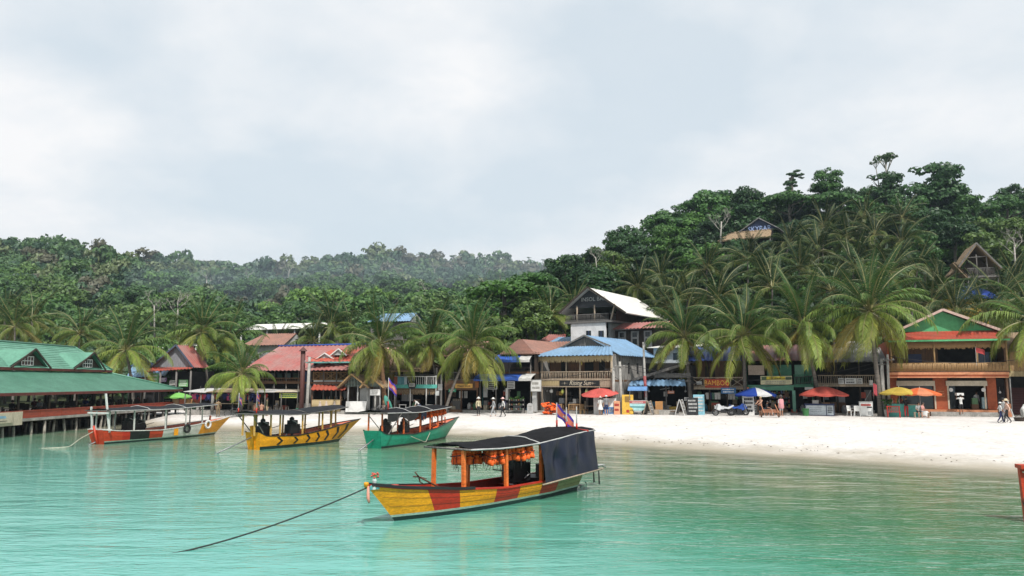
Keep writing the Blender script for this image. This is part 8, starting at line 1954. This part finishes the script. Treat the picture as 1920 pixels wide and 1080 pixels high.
def person(pos, rz, h, pose, top, bottom, label, shin='skin', skin='skin', arms='skin', extras=(), shoe=None):
    t = thing('person', label, 'person', pos, rz, None, h)
    J = dict(J0); J.update(POSE[pose]); bm = bmesh.new(); lay = bm.verts.layers.skin.verify(); vs = {}
    def add(k, co, r, root=False):
        v = bm.verts.new(co); v[lay].radius = (r, r*(.72 if k in ('pel', 'spi', 'che') else 1.0)); v[lay].use_root = root; vs[k] = v
    for k, co in J.items(): add(k, co, RAD.get(k, RAD.get(k[0], .03)), k == 'pel')
    E = list(EDG)+[('hem', 'nos')]
    for s_ in 'LR':
        p = V3(J['p'+s_]); w = V3(J['w'+s_]); d = (p-w).normalized(); sx = 1 if s_ == 'L' else -1; side = V3((0, -1, 0)) if abs(d.y) < .7 else V3((sx, 0, 0))
        for i, (off, ln) in enumerate(((-.011, .042), (-.004, .050), (.004, .052), (.011, .045))):
            q1 = p+d*ln*.5+side*off*1.2; q2 = p+d*ln*.85+side*off*1.3+V3((-sx*.008, -.004, 0)); add('f%s%da' % (s_, i), q1, .0048); add('f%s%db' % (s_, i), q2, .004); E += [('p'+s_, 'f%s%da' % (s_, i)), ('f%s%da' % (s_, i), 'f%s%db' % (s_, i))]
        add('th'+s_, w.lerp(p, .5)+side*.026+d*.02, .0055); E.append(('p'+s_, 'th'+s_))
    for a, b in E: bm.edges.new((vs[a], vs[b]))
    me = bpy.data.meshes.new('body'); bm.to_mesh(me); bm.free()
    o = bpy.data.objects.new('body', me); COL.objects.link(o); o.parent = t
    md = o.modifiers.new('skin', 'SKIN'); md.use_smooth_shade = True; o.modifiers.new('sub', 'SUBSURF').levels = 1; o.modifiers['sub'].render_levels = 1
    PEOPLE.append((o, J, (M[skin], top, bottom, shoe or M[skin], M[skin] if arms == 'skin' else top, M[skin] if shin == 'skin' else bottom)))
    H = V3(J['hem']); N_ = V3(J['nos']); f = (N_-H).normalized(); up = (V3(J['top'])-V3(J['hea'])).normalized(); rt = f.cross(up).normalized()
    fc = MB()
    for s in (-1, 1): fc.lathe([(.001, -.006), (.008, 0), (.001, .006)], 6, H+f*.056+rt*s*.022+up*.004)
    fc.box(*sorted((H.x-.016, H.x+.016)), H.y-.06 if pose != 'bend' else H.y-.03, H.y-.05 if pose != 'bend' else H.y-.02, H.z-.033, H.z-.029); fc.build('face_features', M['hair'], t)
    hair = MB(); n = 10
    for (rr0, zz0) in ((.001, .062), (.045, .052), (.066, .02), (.068, -.01), (.060, -.035)):
        pass
    vsn = []; prof = [(.002, .064), (.046, .053), (.067, .022), (.070, -.008), (.062, -.036)]
    for (r0, z0) in prof:
        for j in range(n):
            a = 2*math.pi*j/n; cut = max(0, math.cos(a))*(.030 if z0 < .02 else 0)
            vsn.append(H+up*(z0+cut*1.2)+f*(math.cos(a)*r0*.95-.008)+rt*(math.sin(a)*r0))
    hair.add(vsn, [(i*n+j, i*n+(j+1) % n, (i+1)*n+(j+1) % n, (i+1)*n+j) for i in range(4) for j in range(n)])
    hm = M['hair']
    for e in extras:
        if e[0] == 'blond': hm = cm('fair_hair', (.35, .25, .12))
    hair.build('hair', hm, t, True)
    for e in extras:
        if e[0] == 'hat': MB().lathe([(.001, .10), (.05, .09), (.068, .03), (.13, .015), (.135, .008), (.065, .012)], 14, H+up*.02).build('hat', cm('hat_'+e[1], e[2], .8), t, True)
        if e[0] == 'cap': MB().lathe([(.001, .078), (.05, .066), (.074, .02), (.076, .008)], 12, H+up*.005).add([H+f*.06+rt*-.05+up*.02, H+f*.06+rt*.05+up*.02, H+f*.13+rt*.035+up*.01, H+f*.13+rt*-.035+up*.01], [(0, 1, 2, 3)]).build('cap', cm('cap_'+e[1], e[2], .8), t, True)
        if e[0] == 'skirt': c = V3(J['pel']); MB().lathe([(.085, .06), (.10, 0), (.13, -.12), (e[3] if len(e) > 3 else .15, -.22)], 14, c).build('skirt', cm('skirt_'+e[1], e[2], .85), t, True)
        if e[0] == 'lapskirt': MB().grid(lambda u, v: V3((-.14+.28*u, .06-.34*v, .36+.03*math.sin(u*9)-.16*max(0, v-.75)*4*.5-.22*abs(2*u-1)**4)), 10, 8).build('skirt', cm('skirt_'+e[1], e[2], .85), t, True)
        if e[0] == 'towel': MB().lathe([(.10, .86), (.13, .80), (.135, .62), (.14, .42), (.13, .40)], 14, (0, 0, -.02)).build('towel', cm('towel_wrap', e[1], .9, scale=14, dirt=.6), t, True)
        if e[0] == 'pack': MB().box(-.085, .085, .06, .16, .62, .82).build('backpack', cm('pack_'+e[1], e[2], .8), t)
        if e[0] == 'box': MB().box(-.16, .16, -.2, .02, .93, 1.05).build('carried_box', M['white'], t)
        if e[0] == 'dress': MB().lathe([(.095, .80), (.085, .66), (.10, .54), (.16, .30)], 14).build('dress', cm('dress_'+e[1], e[2], .9), t, True)
    return t
def cl(n, c): return cm('garment_'+n, c, .85)
WH, BK_, GY, NV = cl('white', (.66, .66, .64)), cl('black', (.02, .02, .022)), cl('grey', (.24, .24, .25)), cl('navy', (.02, .03, .1))
def gp(px, Y, dz=0): return gpos(px, Y, dz)
person(gp(1803, 64.9, .12), R(175), 1.7, 'carry', WH, BK_, 'person in white shirt and dark shorts carrying a white box', skin='skin_dark', extras=(('box',),))
person(gp(1833, 66.6, .35), R(10), 1.68, 'stand', WH, GY, 'person in white shirt and grey trousers inside the shop doorway', shin='b', skin='skin_dark', arms='t', shoe=BK_)
person(gp(1877, 55.2), R(70), 1.45, 'walk', WH, NV, 'shorter walker in white top beside the straw-hatted one', shin='b', skin='skin_dark', shoe=BK_, extras=(('cap', 'white', (.6, .6, .58)),))
person(gp(1889, 55.0), R(-110), 1.62, 'walk', cl('blush', (.72, .48, .38)), BK_, 'walker with straw hat, blush shirt and brown backpack', shin='b', arms='t', shoe=BK_, extras=(('hat', 'straw', (.62, .5, .33)), ('pack', 'brown', (.3, .13, .06))))
person(gp(1884, 56.2), R(-100), 1.72, 'walk', WH, GY, 'walker in white shirt and dark cap behind the straw hat', shin='b', skin='skin_dark', shoe=BK_, extras=(('cap', 'black', (.02, .02, .02)),))
person(gp(1918, 58.0), R(100), 1.6, 'bend', WH, cl('stone', (.5, .5, .47)), 'stooping vendor in white with a pale hat and basket', shin='b', arms='t', skin='skin_dark', extras=(('hat', 'pale', (.65, .6, .5)),))
t = thing('vendor_basket', 'dark woven basket by the stooping vendor', 'basket', gp(1912, 57.6)); MB().lathe([(.001, 0), (.3, 0), (.38, .25), (.4, .27), (.34, .25), (.001, .1)], 12).build('bowl', M['wood_dark'], t); MB().tube([(-.36, 0, .25), (0, 0, .5), (.36, 0, .25)], .015, 5).build('handle', M['wood_dark'], t)
bench('low_bench', 'low bench under the orange umbrella', 1728, 62.9, -18, 1.1, 'wood_pale', back=False, h=.40)
person(gp(1730, 62.9, -.02), R(40), 1.6, 'sit', cl('pink', (.6, .3, .26)), WH, 'seated person in white skirt under the orange umbrella', extras=(('lapskirt', 'white', (.7, .7, .68)),))
person(gp(1723, 63.0, -.02), R(-10), 1.6, 'sit', cl('striped', (.35, .35, .34)), BK_, 'seated person in dark shorts beside the white skirt', skin='skin')
person(gp(1700, 63.9), R(170), 1.66, 'reach', BK_, cl('redpants', (.45, .03, .03)), 'person in black top and red trousers at the turquoise counter', shin='b', arms='t', skin='skin_dark')
person(gp(1465, 66.4), R(20), 1.7, 'stand', WH, WH, 'person wrapped in a pink and white towel by the green shop', extras=(('towel', (.75, .35, .38)), ('hat', 'dark', (.06, .05, .05))))
person(gp(1427, 66.2), R(-60), 1.66, 'reach', M['skin'], BK_, 'person in swimwear standing beside the green shop door', extras=(('blond',),))
person(gp(1438, 67.4), R(60), 1.6, 'sit', BK_, BK_, 'dark clothed person sitting in front of the green shop', skin='skin_dark', extras=()); bench('shop_stool_bench', 'short dark bench at the green shop front', 1438, 67.5, 20, .6, 'wood_dark', back=False)
person(gp(1126, 70.6), R(178), 1.6, 'stand', WH, WH, 'person in a loose white dress under the coral umbrella', extras=(('dress', 'white', (.72, .7, .67)), ('hat', 'cream', (.7, .66, .58))))
person(gp(1137, 70.4), R(185), 1.74, 'stand', GY, NV, 'person in grey shirt, navy shorts and white cap under the umbrella', extras=(('cap', 'white', (.6, .6, .58)),))
person(gp(943, 69.5), R(-80), 1.64, 'walk', WH, BK_, 'walker in white shirt, black trousers and pink hat before the shops', shin='b', arms='t', shoe=BK_, extras=(('hat', 'pink', (.72, .45, .42)), ('pack', 'navy', (.03, .03, .06))))
person(gp(925, 70.2), R(-80), 1.6, 'walk', cl('silver', (.40, .41, .42)), cl('silver', (.40, .41, .42)), 'walker all in pale grey ahead of the pink hat', shin='b', arms='t', extras=(('hat', 'white', (.7, .68, .62)),))
person(gp(897, 71.0), R(30), 1.62, 'stand', cl('cream', (.58, .52, .34)), BK_, 'person with cream top and dark trousers by the frame ladder', shin='b', arms='t', extras=(('hat', 'white', (.7, .68, .62)),))
person(gp(786, 74.0), R(-80), 1.6, 'bend', WH, NV, 'person in white vest and navy skirt leaning forward below the balcony', extras=(('skirt', 'navy', (.02, .03, .07)),))
person(gp(409, 74.3), R(-150), 1.68, 'stand', cl('khaki', (.36, .26, .15)), cl('khaki', (.36, .26, .15)), 'person in khaki standing at the clothes stall pillar', skin='skin_dark', shin='b')
person(gp(478, 74.6), R(160), 1.66, 'sit', M['skin'], cl('orange', (.6, .12, .05)), 'shirtless person in orange shorts seated on the plank bench'); person(gp(490, 74.6), R(190), 1.62, 'sit', M['skin'], cl('maroon', (.25, .04, .04)), 'shirtless person in maroon shorts at the other bench end'); person(gp(500, 73.9), R(120), 1.7, 'stand', cl('olive', (.12, .11, .06)), cl('tan', (.4, .32, .2)), 'person in olive shirt and tan trousers beside the bench', shin='b', arms='t')
for i, (uu, ww) in enumerate(((5.9, .9), (9.2, .95), (12.3, 3.2), (15.6, .9), (19.4, 1.0), (22.4, 3.3), (24.6, .9))):
    person((RX-1.2-(2.3 if ww > 2 else 0), 50+uu, DK+.04), R(0 if i % 2 else 180), 1.6, 'sit', (BK_, GY, cl('darkred', (.15, .03, .03)), NV)[i % 4], BK_, 'diner at a table inside the pier restaurant', shin='b', skin='skin_dark')['group'] = 'diners in the pier restaurant'

dg = bpy.context.evaluated_depsgraph_get()
SEGC = {}
for o, J, mats in PEOPLE:
    me = bpy.data.meshes.new_from_object(o.evaluated_get(dg))
    segs = []
    for a, b in EDG:
        c = 0
        if a in ('pel', 'spi', 'che') and b in ('spi', 'che', 'nec'): c = 1
        if a == 'pel' and b[0] == 'h' : c = 2
        if a == 'che' and b[0] == 's' : c = 1
        if a[0] == 's' and a != 'spi' and b[0] == 'e': c = 1
        if a[0] == 'e' and b[0] == 'w': c = 4
        if a[0] == 'h' and b[0] == 'k': c = 2
        if a[0] == 'k': c = 5
        if a[0] == 'a': c = 3
        if a in ('nec', 'hea', 'hem'): c = 0
        segs.append((J[a], J[b], c))
    n = len(me.polygons); ctr = np.empty(n*3, np.float32); me.polygons.foreach_get('center', ctr); ctr = ctr.reshape(-1, 3)
    best = np.full(n, 1e9); cls = np.zeros(n, int)
    for a, b, c in segs:
        a = np.array(a); b = np.array(b); d = b-a; t_ = np.clip(((ctr-a)@d)/(d@d), 0, 1); dist = np.linalg.norm(ctr-(a+t_[:, None]*d), axis=1)
        m_ = dist < best; best[m_] = dist[m_]; cls[m_] = c
    me.materials.clear()
    for m_ in mats: me.materials.append(m_)
    me.polygons.foreach_set('material_index', cls.astype(np.int32)); me.polygons.foreach_set('use_smooth', np.ones(n, bool))
    o.modifiers.clear(); o.data = me
# ------------------------------------------------------------------ drift line on the sand
r_ = random.Random(31); sw = MB()
for i in range(230):
    px_ = r_.uniform(1000, 1935); x_ = xat(px_, 50); ys_ = float(np.interp(x_, SX, SY)); off_ = abs(r_.gauss(0, 1.2))+.6 if r_.random() < .75 else r_.uniform(2, 22)
    y_ = ys_+off_*1.5; z_ = gz(x_, y_)+.012; a_ = r_.uniform(0, 3.14); l_ = r_.uniform(.03, .10); w_ = r_.uniform(.01, .03)
    c_, s_ = math.cos(a_), math.sin(a_)
    sw.add([(x_-c_*l_, y_-s_*l_, z_), (x_-s_*w_, y_+c_*w_, z_+.03), (x_+c_*l_, y_+s_*l_, z_+.01), (x_+s_*w_, y_-c_*w_, z_)], [(0, 1, 2, 3)])
o = sw.build('drift_weed', cm('dry_weed', (.10, .075, .045), .9)); o['kind'] = 'stuff'; o['label'] = 'scattered weed and twigs along the tide line'

# ------------------------------------------------------------------ the hazy air
hv = bpy.data.materials.new('humid_air'); hv.use_nodes = True
nd, lk = ndlink(hv); nd.remove(nd['Principled BSDF'])
pv = nd.new('ShaderNodeVolumePrincipled'); pv.inputs['Color'].default_value = (0.70, 0.86, 1.0, 1); pv.inputs['Density'].default_value = 0.0002
pv.inputs['Anisotropy'].default_value = 0.25
lk.new(pv.outputs[0], nd['Material Output'].inputs['Volume'])
hb = MB().box(-712, 712, -132, 912, -3.7, 84).build('haze', hv); hb['kind'] = 'stuff'; hb['label'] = 'thin humid haze that pales the far hill'

# ------------------------------------------------------------------ smoke of a fire drifting low over the far hill
sv = bpy.data.materials.new('drifting_smoke'); sv.use_nodes = True
nd, lk = ndlink(sv); nd.remove(nd['Principled BSDF'])
pv = nd.new('ShaderNodeVolumePrincipled'); pv.inputs['Color'].default_value = (0.72, 0.87, 1.0, 1); pv.inputs['Density'].default_value = 0.0030
lk.new(pv.outputs[0], nd['Material Output'].inputs['Volume'])
sm = MB(); r_ = random.Random(3)
c0 = at(830, 545, 240)
def smoke_pt(u, v):
    a, b = 2*math.pi*u, math.pi*(v-.5)
    k = 1+.16*math.sin(a*2+1)+.10*math.sin(a*3+b*2)+.07*math.sin(a*5+b*4)
    if u >= 1: return smoke_pt(0, v)
    return V3((c0.x+96*k*math.cos(a)*math.cos(b), c0.y+42*k*math.sin(a)*math.cos(b), c0.z+(18+4*math.sin(a*2))*math.sin(b)+8*math.cos(a)*math.cos(b)*.5))
sm.grid(smoke_pt, 48, 20)
so = sm.build('smoke', sv, smooth=True); so['kind'] = 'stuff'; so['label'] = 'thin blue smoke drifting across the far hill'
